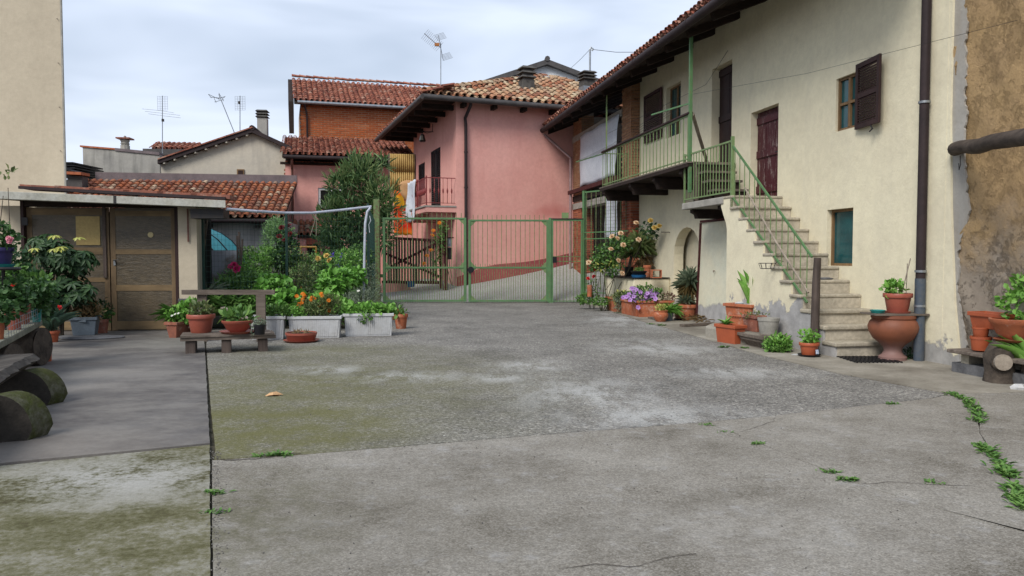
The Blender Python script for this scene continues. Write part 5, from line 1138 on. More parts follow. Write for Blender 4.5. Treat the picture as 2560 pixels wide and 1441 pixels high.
# ------------------------------------------------------------------ oleander
t = plant('oleander_tree', 'tall oleander bush with narrow grey green leaves beside the gate', 'tree', 905, 24.0)
B = [bl(900,540,24.0,85,75), bl(936,512,23.8,36,54), bl(840,560,23.7,48,60), bl(905,460,24.1,52,45), bl(880,420,24.0,20,28), bl(915,418,24.1,20,28), bl(850,470,23.9,28,32), bl(955,600,23.7,22,28), bl(870,610,23.7,65,35), bl(822,610,23.5,30,34), bl(962,415,24.4,12,22)]
foliage(t, B, 3300, .32, .050, G['oleander'], 'lance', .55, 0, 0, .25, .55)
foliage(t, [bl(900,430,23.8,45,40), bl(850,460,23.7,36,35), bl(830,545,23.4,40,45), bl(955,490,23.5,38,45)], 700, .26, .038, leafmat('oleander_young', (.14,.22,.07), (.19,.28,.10), (.24,.30,.12)), 'lance', .9, 0, 0, .5, .4)
foliage(t, [bl(835,470,23.4,12,10), bl(812,535,23.2,10,14), bl(1000,560,23.3,12,22), bl(890,490,23.4,30,30), bl(985,600,23.3,22,15)], 130, .13, .022, G['red'], 'lance', .9, 0, 0, .3, .4)
foliage(t, [bl(988,545,23.6,16,50)], 70, .30, .045, G['oleander'], 'lance', .5)
tr = [at(u, v, 24.0) for u, v in ((850,520),(880,450),(915,440),(950,500),(900,540),(975,560),(870,590),(925,480))]
b_ = Vector((at(905,640,24.0).x, 24.0, 0)); stems(t, b_, tr, .035, M['twig'], 'trunk', .22); stems(t, b_, tr[::2], .045, M['twig'], 'trunk', .16)
# ------------------------------------------------------------------ shrubs of the garden
def shrub(name, label, cat, u, Y, B, n, L, W, mat, shape='oval', up=.3, objs=0, fl=(), shell=.35, stem=True, mat2=None, n2=0):
    t = plant(name, label, cat, u, Y); foliage(t, B, n, L, W, mat, shape, up, 0, objs, shell)
    if mat2: foliage(t, B, n2, L, W, mat2, shape, up, 0, 0, .7)
    if stem: stems(t, t.location, [Vector(b[0]) for b in B for _ in (0, 1)], .012, M['stem'], 'stem', .12)
    for (k, fu, fv, fy, s) in fl: flower(t, k, at(fu, fv, fy), s)
    return t
shrub('pale_shrub', 'tall feathery pale green shrub against the tiled store', 'shrub', 685, 19, [bl(685,610,19,34,60), bl(690,575,19,28,34), bl(672,640,19,26,34), bl(705,650,18.8,22,30)], 4200, .055, .022, G['pale'], 'oval', .4)
shrub('climbing_rose', 'dark red climbing rose on the green fence post', 'rose', 710, 16.6, [bl(712,590,16.5,26,24), bl(722,630,16.5,30,36), bl(700,650,16.5,26,25)], 1000, .07, .045, G['dark'], 'oval', .2, fl=[('darkred',u,v,16.2,.13) for u,v in ((704,570),(722,566),(726,586),(698,592),(712,602))], mat2=G['mid'], n2=300)
shrub('yellow_rose', 'green rose bush with yellow blooms and purple irises before it', 'rose', 830, 18, [bl(810,668,18,48,36), bl(850,668,18,50,34), bl(880,690,17.6,36,34), bl(785,690,17.8,28,30)], 2600, .075, .045, G['mid'], 'oval', .2, fl=[('yellow',u,v,17.3,.14) for u,v in ((816,640),(795,647),(824,651))]+[('white',u,v,17,.08) for u,v in ((848,668),(868,675),(900,650),(905,690))], mat2=G['bright'], n2=500)
t = plant('iris_clump', 'tall purple irises flowering among the garden shrubs', 'iris', 842, 16.8); blades(t, t.location+Vector((0,0,.3)), 24, .85, .03, G['mid'], .25, .2)
for u, v in ((833,640),(852,639),(846,660)): flower(t, 'iris', at(u, v, 16.8), .17, (0,-.4,1)); 
stems(t, t.location, [at(u, v+3, 16.8) for u, v in ((833,640),(852,639),(846,660))], .008, M['stem'])
shrub('garden_shrub', 'loose olive green shrub in the middle of the garden bed', 'shrub', 715, 17.2, [bl(690,680,17,45,34), bl(735,690,17.2,45,36), bl(655,700,16.8,35,30), bl(768,665,17.6,32,34), bl(720,645,17.5,40,28)], 3200, .06, .032, G['olive'], 'oval', .35, mat2=G['bright'], n2=500)
shrub('garden_shrub', 'dense dark shrub below the oleander by the wire fence', 'shrub', 890, 17.5, [bl(900,650,17.6,34,40), bl(870,690,17,40,34), bl(905,715,16.8,30,34)], 1900, .07, .03, G['mid'], 'oval', .3, mat2=G['dark'], n2=900)
shrub('garden_shrub', 'bushy green plants behind the peony by the dark board', 'shrub', 620, 17.4, [bl(620,650,17.5,25,34), bl(640,690,17,30,26), bl(600,690,17,28,24)], 1500, .07, .035, G['mid'], 'oval', .3, mat2=G['olive'], n2=400)
shrub('hydrangea', 'leafy hydrangea with large bright leaves behind the weathered rail', 'hydrangea', 700, 14.6, [bl(690,730,14.6,46,36), bl(725,755,14.4,36,28), bl(660,750,14.4,28,22), bl(665,705,14.8,20,16)], 620, .125, .09, G['hyd'], 'broad', .25, 300, shell=.55)
shrub('hydrangea', 'rounded hydrangea with dark stems beside the white hose pipe', 'hydrangea', 850, 15.2, [bl(850,705,15.2,52,32), bl(825,715,15,30,22), bl(880,690,15.4,28,22)], 560, .125, .088, G['hyd'], 'broad', .2, 300, shell=.6)
shrub('peony', 'leafy peony with magenta blooms beside the dark board', 'peony', 600, 15.3, [bl(595,705,15.3,40,34), bl(570,725,15,34,28), bl(625,715,15.1,30,28)], 900, .13, .04, G['mid'], 'lance', .5, 0, [('magenta',585,664,15,.16),('magenta',593,673,14.9,.18),('magenta',577,668,15,.12)])
shrub('wispy_herb', 'grey green wispy herbs at the foot of the green gate post', 'herb', 905, 14.9, [bl(905,745,14.8,42,24), bl(935,735,15.5,22,34), bl(870,755,14.4,30,18), bl(928,690,16,16,34)], 1700, .065, .012, G['grey'], 'lance', .7, 0, [('white',896,728,14.4,.07)])
shrub('bright_herb', 'fresh green leafy herbs behind the orange marigolds', 'herb', 825, 14.2, [bl(815,752,14.2,36,20), bl(845,762,14,24,16)], 650, .10, .06, G['bright'], 'oval', .35)
for (lb_, u_, Y_, B_, n_, mt_) in (('light green leafy shrub beside the stained grey board', 640, 16.2, [bl(640,665,16.2,40,34), bl(610,690,16,30,26), bl(665,640,16.4,26,26)], 1300, G['bright']), ('yellow green shrub between the two hydrangeas', 770, 16.4, [bl(765,690,16.2,42,30), bl(790,720,15.6,30,24), bl(735,665,16.6,34,26)], 1300, G['olive']), ('fine leaved green herbs before the corner post of the fence', 880, 16.2, [bl(890,660,16.4,26,34), bl(860,645,16.5,26,22)], 800, G['bright'])):
    shrub('garden_shrub', lb_, 'shrub', u_, Y_, B_, n_, .06, .03, mt_, 'oval', .35, mat2=G['mid'], n2=n_//3)
t = plant('chive_clump', 'dense tuft of long thin onion leaves below the rail', 'chives', 565, 14.5)
for k in range(9): blades(t, at(530+k*15, 790, 14.3+.1*(k%3)), 45, .5, .016, G['mid'], .95, .12)
t = plant('chive_clump', 'spiky grey tuft by the stone foot of the shed pier', 'chives', 520, 14.4); blades(t, at(520, 752, 14.6), 50, .42, .014, G['grey'], .6, .12)
und = MB(); n = 2600; PX = np.stack([rng.uniform(-9.5,-2.9,n), rng.uniform(14.6,23,n), rng.uniform(.02,.45,n)],1); PX = PX[(PX[:,0] < -2.6-.2*(PX[:,1]-14.6)) & (PX[:,0] > -5.2-.6*(PX[:,1]-14.6))]
n = len(PX); A = frames(PX, rng.normal(size=(n,3))*.7+np.array([0,0,.8]), rng.normal(size=(n,3))*.5+np.array([0,-.2,.8]), rng.uniform(.08,.24,n), rng.uniform(.04,.11,n))
o = place(None, A, 'oval', G['mid'], 0, 'undergrowth'); tag(o, 'low mixed green undergrowth covering the garden bed', 'undergrowth', kind='stuff')
# ------------------------------------------------------------------ fence, pipe and things in the garden
FP = [SW.p(SW.a(503), 0, -.1), Vector((at(716,640,15.0).x, 15.0, 0)), Vector((at(920,640,16.0).x, 16.0, 0)), Vector((-4.05, 22.5, 0))]
fe = thing('wire_fence', 'tall dark green wire mesh fence round the garden', 'fence', FP[1]); fz = [2.15, 2.25, 2.5, 2.5]
for k, p in enumerate(FP): MB().box(p+Vector((0,.03,fz[k]/2)), (.045,.045,fz[k])).build('post', M['wiregreen'], fe)
mb = MB()
for k in range(3):
    p, q = FP[k], FP[k+1]; L_ = (q-p).length; n = int(L_/.065)
    for i in range(n): c = p.lerp(q, i/n); mb.tube([c+Vector((0,0,.05)), c+Vector((0,0,fz[k]-.05))], .0022, 3, False)
    z = .1
    while z < min(fz[k], fz[k+1])-.04: mb.tube([p+Vector((0,0,z)), q+Vector((0,0,z))], .0022, 3, False); z += .10
tag(mb.build('wire_mesh', M['wiregreen'], fe), kind='stuff')
pv = [at(566,523,13.6), at(640,529,14), at(712,533,14.7), at(780,533,15.1), at(850,526,15.5), at(928,517,15.8)]
tag(MB().tube(pv, .027, 10).build('pipe', basic('grey_pvc', (.44,.47,.55), (.38,.40,.46), 5, .4, .05)), 'pale grey plastic pipe sagging along the top of the garden fence', 'pipe')
pv = [at(926,520,15.75), at(918,530,15.7), at(913,560,15.65), at(911,640,15.6), at(909,760,15.5)]
tag(MB().tube(pv, .026, 10).build('pipe', MATS['grey_pvc']), 'pale grey plastic pipe bending down into the herbs by the gate post', 'pipe')
mb = MB(); 
for dx in (-3, 3): mb.tube([at(790,535,15), at(788+dx,560,15), at(783+dx*2.5,590,15)], .006, 4)
tag(mb.build('string', M['cutwood']), 'pale strings dangling from the plastic pipe', 'string'); tag(MB().tube([at(924,540,15.7), at(927,552,15.7), at(922,562,15.7), at(924,582,15.7)], .007, 4).build('string', M['whitecloth']), 'short white string tied to the fence corner post', 'string')
# blue green tunnel with black hoops
TU = thing('garden_tunnel', 'low tunnel of torn turquoise netting over black hoops', 'tunnel', at(490,720,20)*1.0)
TU.location.z = 0; k = px(20)
def arch(y, s=1): return [Vector((at(440,640,20).x+150*k*s*math.cos(a), y, 2.2*math.sin(a))) for a in [math.pi*i/16 for i in range(17)]]
for y in (19.6, 20.6, 21.6): MB().tube(arch(y), .022, 6).build('hoop', M['blackplastic'], TU)
a1 = arch(19.7, .99); a2 = arch(21.6, .99); mb = MB(); mb.add(a1+a2, [(i, i+1, 18+i, 17+i) for i in range(16)]); mb.build('netting', basic('turquoise_net', (.06,.36,.38), (.10,.42,.44), 3, .7, .2), TU, True)
mb = MB(); q = arch(21.4, .97); q[0].z = 0; mb.add(q, [tuple(range(17))]); mb.build('end_net', MATS['turquoise_net'], TU)
bd = at(551, 700, 16.6); MB_ = MB().box((bd.x, 16.7, .85), (72*px(16.6), .04, 1.35), Matrix.Rotation(-.12, 3, 'X')); bw_ = NB('stained_board'); cc = bw_.mix(bw_.math('MULTIPLY', bw_.ramp(bw_.noise(1.6, 5), [(.42,0),(.5,1)]), .9), (.20,.21,.235), (.10,.075,.06)); bw_.done(cc, .6, None, .4)
tag(MB_.build('grey_board', bw_.m), 'stained slate grey board propped in the garden behind the fence', 'board')
for i, (u0, v0, u1, v1) in enumerate(((508,560,494,730),(520,545,505,700),(606,600,600,700),(597,580,612,690),(500,610,520,600),(488,640,510,650))): pass
cn = thing('cane_bundle', 'bundle of grey bamboo canes leaning by the shed corner', 'canes', at(505,740,15.2)); cn.location.z = .02
for (u0, v0, u1, v1) in ((519,545,500,735),(508,575,512,735),(503,600,516,735),(513,560,505,735)): MB().tube([at(u0,v0,15.2), at(u1,v1,15.2)], .014, 6).build('cane', M['twig'], cn)
cn = thing('cane_bundle', 'short dark stakes standing beside the peony', 'canes', at(600,700,16)); cn.location.z = .02
for (u0, v0, u1, v1) in ((598,580,603,720),(593,590,597,720),(606,598,600,720)): MB().tube([at(u0,v0,16), at(u1,v1,16)], .02, 6).build('stake', M['oldwoodz'], cn)
yf = thing('yellow_pipe_frame', 'thin yellow metal frame standing before the little porch', 'frame', at(752,720,21)); yf.location.z = 0
k_ = lambda u, v: at(u, v, 21)
M['yellowmetal'] = basic('yellow_metal', (.50,.27,.05), (.42,.21,.04), 5, .5, .05)
MB().tube([k_(715,617), k_(791,618)], .03, 6).build('rail', M['yellowmetal'], yf)
for u in (752, 790): MB().tube([k_(u,618), Vector((k_(u,618).x, 21, 0))], .025, 6).build('leg', M['yellowmetal'], yf)
# ------------------------------------------------------------------ green gate
GW = Wall(g(958,758)[:2], (g(1457,757)-g(958,758))[:2], -1); gz = GW.z; ga = GW.a
BG_ = meshobj('bar', CUBE_V, CUBE_F, M['greenpaint'], False); BGl = meshobj('bar', CUBE_V, CUBE_F, M['greenpost'], False)
def gbar(parent, me, a, z0, z1, t=.016): inst('bar', me, parent, frame(GW.d*t, GW.n*t, Vector((0,0,z1-z0)), GW.p(a, (z0+z1)/2, 0)))
dg = thing('double_gate', 'wide double leaf gate of green steel bars across the yard', 'gate', GW.p(2.5, 0, 0))
for (uL, uR, vT, vT2) in ((957,1166,542,547),(1171,1372,548,551)):
    l, r = ga(uL), ga(uR); zt = (gz(uL, vT)+gz(uR, vT2))/2; zb = gz(uL, 755); zm = gz(uL, 672); f = .055
    lf_ = MB().wbox(GW, l, l+f+.02, zb, zt, -.03, .03).wbox(GW, r-f-.02, r, zb, zt, -.03, .03)
    for z in (zb, zm, zt-f): lf_.wbox(GW, l+f+.02, r-f-.02, z, z+f, -.025, .025)
    lf_ = lf_.build('leaf_frame', M['greenpaint'], dg, bevel=.005)
    for ca, sx in ((l+f+.02, 1), (r-f-.02, -1)):
        for cz, sz in ((zb+f, 1), (zm, -1), (zm+f, 1), (zt-f, -1)):
            MB().prism([GW.p(ca, cz, -.008), GW.p(ca+sx*.15, cz, -.008), GW.p(ca, cz+sz*.15, -.008)], GW.n*.016).build('gusset', M['greenlight'], lf_)
    n = 16; s = (r-l-.15)/n
    for i in range(n): gbar(lf_, BGl, l+.075+s*(i+.5), zb-.09, zt+.14)
    for i in range(n+1): gbar(lf_, BGl, l+.075+s*i, zb-.09, zm+.14)
MB().tube([GW.p(ga(1177), gz(1177,675), .03), GW.p(ga(1177), gz(1177,675), .07)], .095, 18).build('lock_cover', M['blackplastic'], dg, True)
gp_ = at(943,757,22.4); tag(MB().box((gp_.x, 22.45, 1.53), (.17,.17,3.05)).build('gate_post', M['greenpost'], None, bevel=.006), 'thick square gate post in flaking old green paint', 'post')
for v in (580, 690): MB().wbox(GW, ga(950), ga(959), gz(952,v)-.05, gz(952,v)+.05, -.02, .02).build('hinge', M['greenpost'], dg)
sg = thing('small_gate', 'narrow green pedestrian gate beside the double gate', 'gate', GW.p(ga(1415), 0, 0))
l, r = ga(1378), ga(1456); zt = gz(1400,549); zb = gz(1400,756)
fr_ = MB().wbox(GW, l, l+.06, zb-.02, zt, -.03, .03).wbox(GW, r-.05, r, zb, zt, -.03, .03).wbox(GW, l+.06, r-.05, zt-.05, zt, -.025, .025).wbox(GW, l+.06, r-.05, zb+.02, zb+.05, -.02, .02).build('frame', M['greenpaint'], sg)
for i in range(7): gbar(fr_, BGl, l+.16+i*(r-l-.22)/7, zb, zt-.02, .016)
for v in (643, 655): MB().wbox(GW, l+.06, r-.05, gz(1400,v), gz(1400,v)+.025, -.014, .014).build('rail', M['greenpost'], fr_)
MB().wbox(GW, l-.05, r+.05, zt+.002, zt+.03, -.04, .04).build('top_bar', M['iron'], sg); MB().wbox(GW, ga(1404), ga(1421), zt+.035, gz(1410,532), -.008, .008).build('green_plate', M['greenlight'], sg)
MB().box(GW.p(ga(1386), gz(1386,650), .05), (.12,.10,.18)).build('lock_box', M['blackplastic'], sg)
MB().wbox(GW, ga(1369)+.03, ga(1378)-.005, 0, gz(1373,545), -.05, .05).build('gate_upright', M['greenpaint'], dg)
# fixed barred panel with wire mesh between the small gate and the house
FM = Wall(GW.p(ga(1460), 0)[:2], (RW.p(aE+.15, 0, PO+.02)-GW.p(ga(1460), 0))[:2], -1); fL = (RW.p(aE+.15, 0, PO+.02)-GW.p(ga(1460), 0)).xy.length
fm = thing('mesh_panel', 'tall fixed panel of green bars and square wire mesh by the brick pier', 'fence', FM.p(fL/2, 0, 0)); ft = FM.z(1460, 480); fb = .55
pf = MB().wbox(FM, -.04, .04, 0, ft+.03, -.04, .04).wbox(FM, .04, fL, ft-.04, ft, -.02, .02)
for v in (583, 599, 732): z = FM.z(1470, v); pf.wbox(FM, .04, fL, z, z+.03, -.018, .018)
pf = pf.build('frame', M['greenpaint'], fm)
for i in range(9): inst('bar', BGl, pf, frame(FM.d*.018, FM.n*.018, Vector((0,0,ft-.4)), FM.p(.12+i*fL/9, (ft+.4)/2, 0)))
mb = MB(); z = .7
while z < ft: mb.tube([FM.p(.04, z, .015), FM.p(fL, z, .015)], .003, 3, False); z += .10
for i in range(int(fL/.09)): mb.tube([FM.p(.05+i*.09, .6, .015), FM.p(.05+i*.09, ft, .015)], .003, 3, False)
tag(mb.build('wire_mesh', M['wire'], fm), kind='stuff')
# ------------------------------------------------------------------ brown picket gate by the pink house
WB = Wall(at(955,715,25.9)[:2], ((at(1112,715,25.3)-at(955,715,25.9)))[:2], -1); wl_ = WB.a(1110); pz = lambda a: ramp_z(*WB.p(a,0)[:2])
wg = thing('picket_gate', 'red brown framed gate with mossy pickets and a cross brace at the pink house', 'gate', WB.p(1, .2, 0))
zb, zt = WB.z(1000,706), WB.z(1000,594)
fr_ = MB().beam(WB.p(0, zt, .0), WB.p(wl_-.1, zt-.12, 0), .05, .09).beam(WB.p(0, zb, 0), WB.p(wl_-.1, zb, 0), .05, .10).wbox(WB, wl_-.16, wl_-.06, zb-.2, zt-.05, -.04, .04).build('frame', M['redwood'], wg)
for s0, s1 in ((zt-.05, zb+.1), (zb+.1, zt-.15)): MB().beam(WB.p(.05 if s0 > 1.5 else .2, s0-.45 if s0 > 1.5 else s0+.35, .035), WB.p(wl_-.15, s1 if s1 > 1 else s1+.1, .035), .03, .08).build('brace', M['redwood'], wg)
M['mosswood'] = wood('mossy_picket', (.13,.125,.085), (.07,.06,.045), 'z')
for i in range(19): a = .08+i*(wl_-.3)/19; MB().wbox(WB, a, a+.065, zb-.02, zt-.08+random.uniform(-.03,.02), -.05, -.025).build('picket', M['mosswood'], wg)
MB().wbox(WB, wl_, wl_+.11, 0, zt+.02, -.05, .06).build('post', M['redwood'], wg)
tag(MB().box(at(978,700,26.4)+Vector((0,.1,-.35)), (1.3,.25,.42)).build('low_wall', M['pink']), 'low pink kerb wall behind the picket gate', 'wall')
tag(MB().lathe([(.0,0),(.12,0),(.14,.2),(.13,.2),(.1,.02),(0,.02)], at(1027,718,25.6)+Vector((0,0,.0)), 12).build('blue_bucket', M['blueplastic'], None, True), 'small bright blue bucket behind the green gate bars', 'bucket')
mq = PR.p(.05, 0, 0); mx_ = at(1121, 652, 25.5)
mbx = thing('mailbox', 'dark grey mailbox on the pink house corner below the meter', 'mailbox', mx_); MB().box(mx_+Vector((0,0,.24)), (.24,.14,.40)).build('body', M['iron'], mbx, bevel=.02); MB().box(mx_+Vector((0,-.08,.38)), (.20,.02,.05)).build('flap', M['blackplastic'], mbx)
mt = at(1121, 617, 25.5); me_ = thing('meter_box', 'grey meter box with a white number plate by the picket gate', 'meter box', mt); MB().box(mt+Vector((0,0,.14)), (.22,.12,.28)).build('body', M['galv'], me_, bevel=.01)
pn = MB().box(mt+Vector((0,-.068,.17)), (.13,.012,.14)).build('number_plate', M['whiteplastic'], me_)
q = mt+Vector((0,-.080,.17)); mb = MB()
for (x0, z0, x1, z1) in ((.018,-.055,.018,.055), (.018,.055,-.038,-.018), (-.04,-.018,.04,-.018)): mb.beam(q+Vector((x0,0,z0)), q+Vector((x1,0,z1)), .004, .016, (0,-1,0))
mb.build('number', M['iron'], pn)
MB().box(mt+Vector((.01,0,.30)), (.34,.2,.03)).build('shelf', M['redwood'], me_); 
t = thing('climbing_plant', 'orange flowering climber on a trellis at the pink house corner', 'climber', PR.p(-.3, .4, .4)); foliage(t, [bl(1100,600,25.2,14,40), bl(1092,660,25.2,10,46), bl(1108,570,25.2,12,24)], 420, .08, .05, G['mid'], 'oval', .2, 0, 0, .2)
for u, v in ((1099,558),(1083,577),(1081,589),(1078,626),(1068,640),(1060,660)): flower(t, 'orange', at(u, v, 24.9), .17)
stems(t, t.location, [at(1105,560,25.2), at(1095,600,25.2)], .012, M['twig'])
G['aloe'] = leafmat('leaf_aloe', (.10,.14,.09), (.15,.20,.125), (.20,.24,.15))
# ------------------------------------------------------------------ pots and planters
def pot_parts(t, c, r, h, mat, style='std', soil=True, n=26):
    """hollow round pot with rim; c = centre of its base"""
    k = dict(std=[(.70,0),(.72,.02),(.90,.76),(1,.77),(1.02,.80),(1.02,.98),(1,1),(.9,1),(.86,.9)], straight=[(.80,0),(.82,.03),(.95,.80),(1,.81),(1.01,1),(.93,1),(.9,.88)],
             bowl=[(.45,0),(.50,.04),(.72,.30),(.90,.72),(1,.82),(1.02,.98),(1,1),(.93,1),(.88,.85)], bulge=[(.55,0),(.62,.06),(.93,.40),(.98,.60),(.85,.82),(.80,.86),(.92,.93),(.92,1),(.80,1),(.74,.86)],
             dish=[(.82,0),(.86,.05),(.96,.7),(1,.75),(1,1),(.95,1),(.9,.6)])[style]
    p = MB().lathe([(a*r, b*h) for a, b in k]+[(0, k[-1][1]*h-.01)], c, n).build('pot', mat, t, True)
    if soil: MB().lathe([(0, .90*h), (k[-1][0]*r*.99, .88*h)], c, 18).build('soil', M['soil'], t)
    return p
def pot(name, label, u0, u1, vt, vb, mat, style='std', z=0, cat='potted plant', group=None, saucer=None, tilt=0):
    uc = (u0+u1)/2; q = g(uc, vb, z); k = px(q.y); r = (u1-u0)/2*k; h = (vb-vt)*k*.97; c = Vector((q.x*(1+r*.75/q.y), q.y+r*.75, z))
    t = thing(name, label, cat, c, group); zz = 0
    if saucer: MB().lathe([(0,0),(r*.95,0),(r*1.15,.035),(r*1.10,.035),(r*.9,.012),(0,.012)], c, 22).build('saucer', saucer, t, True); zz = .014
    pot_parts(t, c+Vector((0,0,zz)), r, h-zz, mat, style); return t, c, r, h
def box_planter(name, label, A, B_, dep, h, mat, taper=.06, rim=.025, cat='planter', ribs=0, wall_t=.02, group=None, soil=True, side=None):
    A = Vector(A); B_ = Vector(B_); d = (B_-A); L = d.length; d.normalize(); n = Vector((-d.y, d.x, 0)) if side is None else Vector(side)
    C_ = (A+B_)/2+n*dep/2; t = thing(name, label, cat, C_, group); hl, hd = L/2, dep/2
    def ring(e, z, i=0): return [C_+d*(sx*(hl-e-i))+n*(sy*(hd-e-i))+Vector((0,0,z)) for sx, sy in ((-1,-1),(1,-1),(1,1),(-1,1))]
    rings = [ring(taper, 0), ring(rim*.9, h-.05), ring(0, h-.05), ring(0, h), ring(rim, h), ring(rim+.01, h-.10)]
    mb = MB(); vs = [p for r in rings for p in r]; fs = [(3,2,1,0)]
    for i in range(len(rings)-1):
        for k in range(4): fs.append((i*4+k, i*4+(k+1)%4, i*4+4+(k+1)%4, i*4+4+k))
    m_ = 4*(len(rings)-1); fs.append((m_, m_+1, m_+2, m_+3)); mb.add(vs, fs); o = mb.build('box', mat, t, bevel=.006)
    for k in range(ribs):
        x = -hl+.05+(L-.10)*(k+.5)/ribs; b = C_+d*(x*(1-taper/hl))-n*(hd-taper+.000); tp = C_+d*x-n*(hd-rim*.9)+Vector((0,0,h-.055))
        MB().beam(b+Vector((0,0,.03)), tp, .020, .044, d).build('rib', mat, t)
    if soil: q = ring(rim+.012, h-.03); MB().add(q, [(0,1,2,3)]).build('soil', M['soil'], t)
    return t, C_, d, n, L, dep, h
def tuft(t, c, r, n, L, W, mat, shape='oval', objs=0, h=.6, up=.5): return foliage(t, [(Vector(c)+Vector((0,0,r*h*.6)), r, r, r*h)], n, L, W, mat, shape, up, 0, objs, .2)
DARKPOT = M['blackplastic']
# ---- pallet bench on the left with its pots
PZ = .27; pA = g(452, 850, .0); A0 = g(450, 846, PZ-.03); A1 = g(690, 838, PZ-.03); pd = (A1-A0); pL = pd.length; pd.normalize(); pn_ = Vector((-pd.y, pd.x, 0))
pt = thing('pallet_bench', 'low grey pallet bench with a plank back rail carrying clay pots', 'bench', (A0+A1)/2*1.0); pt.location.z = 0
for k in range(5): q = A0+pn_*(k*.115+.05); MB().beam(Vector((q.x,q.y,PZ-.015+.0)), Vector((q.x,q.y,PZ-.015))+pd*(pL-random.uniform(0,.08)), .10, .028).build('plank', M['oldwood'], pt)
MB().beam(Vector((A0.x,A0.y,PZ-.055))+pn_*.06, Vector((A0.x,A0.y,PZ-.055))+pn_*.06+pd*pL, .09, .045).build('front_bearer', M['oldwood'], pt)
for k in (.10, .47, .86): q = A0+pd*(pL*k)+pn_*.3; MB().beam(Vector((q.x,q.y,.0))-pn_*.26+Vector((0,0,.09)), Vector((q.x,q.y,.09))+pn_*.26, .13, .18).build('block', M['oldwoodz'], pt)
MB().beam(at(455,731,12.3), at(687,731,12.45), .05, 12*px(12.3)).build('back_rail', M['oldwood'], pt)
for u, vb in ((652,830),(505,800)): p = at(u, 736, 12.38); MB().beam(p, Vector((p.x,p.y,.0)), .15, .04, (0,1,0)).build('back_post', M['oldwood'], pt)
t, c, r, h = pot('potted_plant', 'wide brick red pot with a small weedy plant on the pallet bench', 469, 537, 786, 834, M['plasticbrick'], 'std', PZ); tuft(t, c+Vector((0,0,h)), .17, 140, .09, .05, G['olive'], 'oval'); stems(t, c+Vector((0,0,h-.03)), [c+Vector((random.uniform(-.15,.15), random.uniform(-.1,.1), h+.12)) for _ in range(8)], .006, M['stem'])
t, c, r, h = pot('potted_plant', 'shallow red bowl of primrose leaves on the pallet bench', 556, 633, 802, 836, M['plasticbrick'], 'bowl', PZ, saucer=M['plasticbrick']); tuft(t, c+Vector((0,0,h-.02)), .2, 110, .13, .07, G['mid'], 'oval', 110, .5)
t, c, r, h = pot('potted_plant', 'small black pot with a pale trailing succulent on the pallet bench', 634, 664, 812, 838, M['blackplastic'], 'straight', PZ); tuft(t, c+Vector((0,0,h)), .10, 160, .03, .02, G['grey'], 'oval', 0, .5); foliage(t, [(c+Vector((-.09,-.02,h*.5)), .03, .03, .12)], 60, .03, .02, G['grey'], 'oval', 0, .3)
tag(MB().beam(at(556,770,12.0), at(625,800,11.95), .13, .03).build('loose_plank', M['cutwood']), 'pale split plank lying across the pots behind the bench', 'plank')
# ---- three ribbed white planters
YW = g(985, 843); spec = [(622,714,852,'ribbed white planter partly hidden behind the pallet bench'),(717,854,848,'middle ribbed white planter full of orange marigolds'),(857,985,843,'ribbed white planter of salad leaves beside the clay pot')]
WPL = []
for (u0, u1, v, lb) in spec:
    A = g(u0, v); B_ = g(u1, v-2); WPL.append(box_planter('ribbed_planter', lb, A, B_, .40, (v-790)*px(A.y)*.97 if u0 < 850 else .40, M['whiteplastic'], .045, .03, 'planter', 22 if u0 > 700 else 15))
t, C_, d, n, L, dep, h = WPL[1]
foliage(t, [(C_+Vector((0,0,h+.12)), .34, .17, .16), (C_+d*.22+Vector((0,.05,h+.2)), .2, .15, .16)], 900, .09, .018, G['olive'], 'lance', .7, 0, 0, .2); foliage(t, [(C_-d*.32+Vector((0,-.05,h+.06)), .17, .15, .10)], 380, .05, .03, G['bright'], 'oval', .4, 0, 0, .2)
for u, v in ((742,741),(756,735),(762,742),(757,749),(755,758),(748,761),(780,744),(786,748),(803,735),(806,740),(807,759),(815,764),(822,752),(820,771),(823,777),(812,766),(745,768),(778,750),(800,766),(760,738)): flower(t, 'orange', at(u, v, 12.98+random.uniform(-.05,.08)), .085)
t, C_, d, n, L, dep, h = WPL[2]; foliage(t, [(C_+d*x+Vector((0,-.03,h+.05)), .17, .16, .10) for x in (-.32,-.1,.12,.32)], 700, .09, .055, G['bright'], 'oval', .4, 0, 0, .2); foliage(t, [(C_-d*.05-n*.21+Vector((0,0,h-.05)), .12, .03, .10)], 50, .06, .04, G['mid'], 'oval', 0, .4)
t, C_, d, n, L, dep, h = WPL[0]; foliage(t, [(C_+d*.1+Vector((0,0,h+.05)), .25, .15, .12)], 300, .09, .04, G['mid'], 'oval', .5)
t, c, r, h = pot('potted_plant', 'low round brown dish of bare soil standing on its saucer', 714, 793, 833, 858, M['plasticbrick'], 'dish', 0, 'plant dish', saucer=M['plasticbrick']); foliage(t, [(c+Vector((0,0,h-.02)), .16, .12, .03)], 60, .07, .02, M['straw'], 'lance', .1)
t, c, r, h = pot('potted_plant', 'single clay pot with a young leafy plant at the end of the white planters', 985, 1020, 785, 823, M['terracotta'], 'std'); tuft(t, c+Vector((0,0,h-.02)), .10, 26, .13, .055, G['mid'], 'oval', 26, .8, .8)
t, c, r, h = pot('potted_plant', 'low clay planter tucked behind the white salad planter', 975, 1010, 772, 800, M['terracotta'], 'straight'); tuft(t, c+Vector((0,0,h)), .16, 260, .05, .012, G['grey'], 'lance')
t, C_, d, n, L, dep, h = box_planter('clay_trough', 'old clay trough of weeds behind the orange marigolds', g(672,800)+Vector((0,.3,0)), g(742,797)+Vector((0,.3,0)), .25, .40, M['terraold']); foliage(t, [(C_+Vector((0,0,h+.05)), .3, .15, .12)], 350, .08, .035, G['mid'], 'oval', .5)
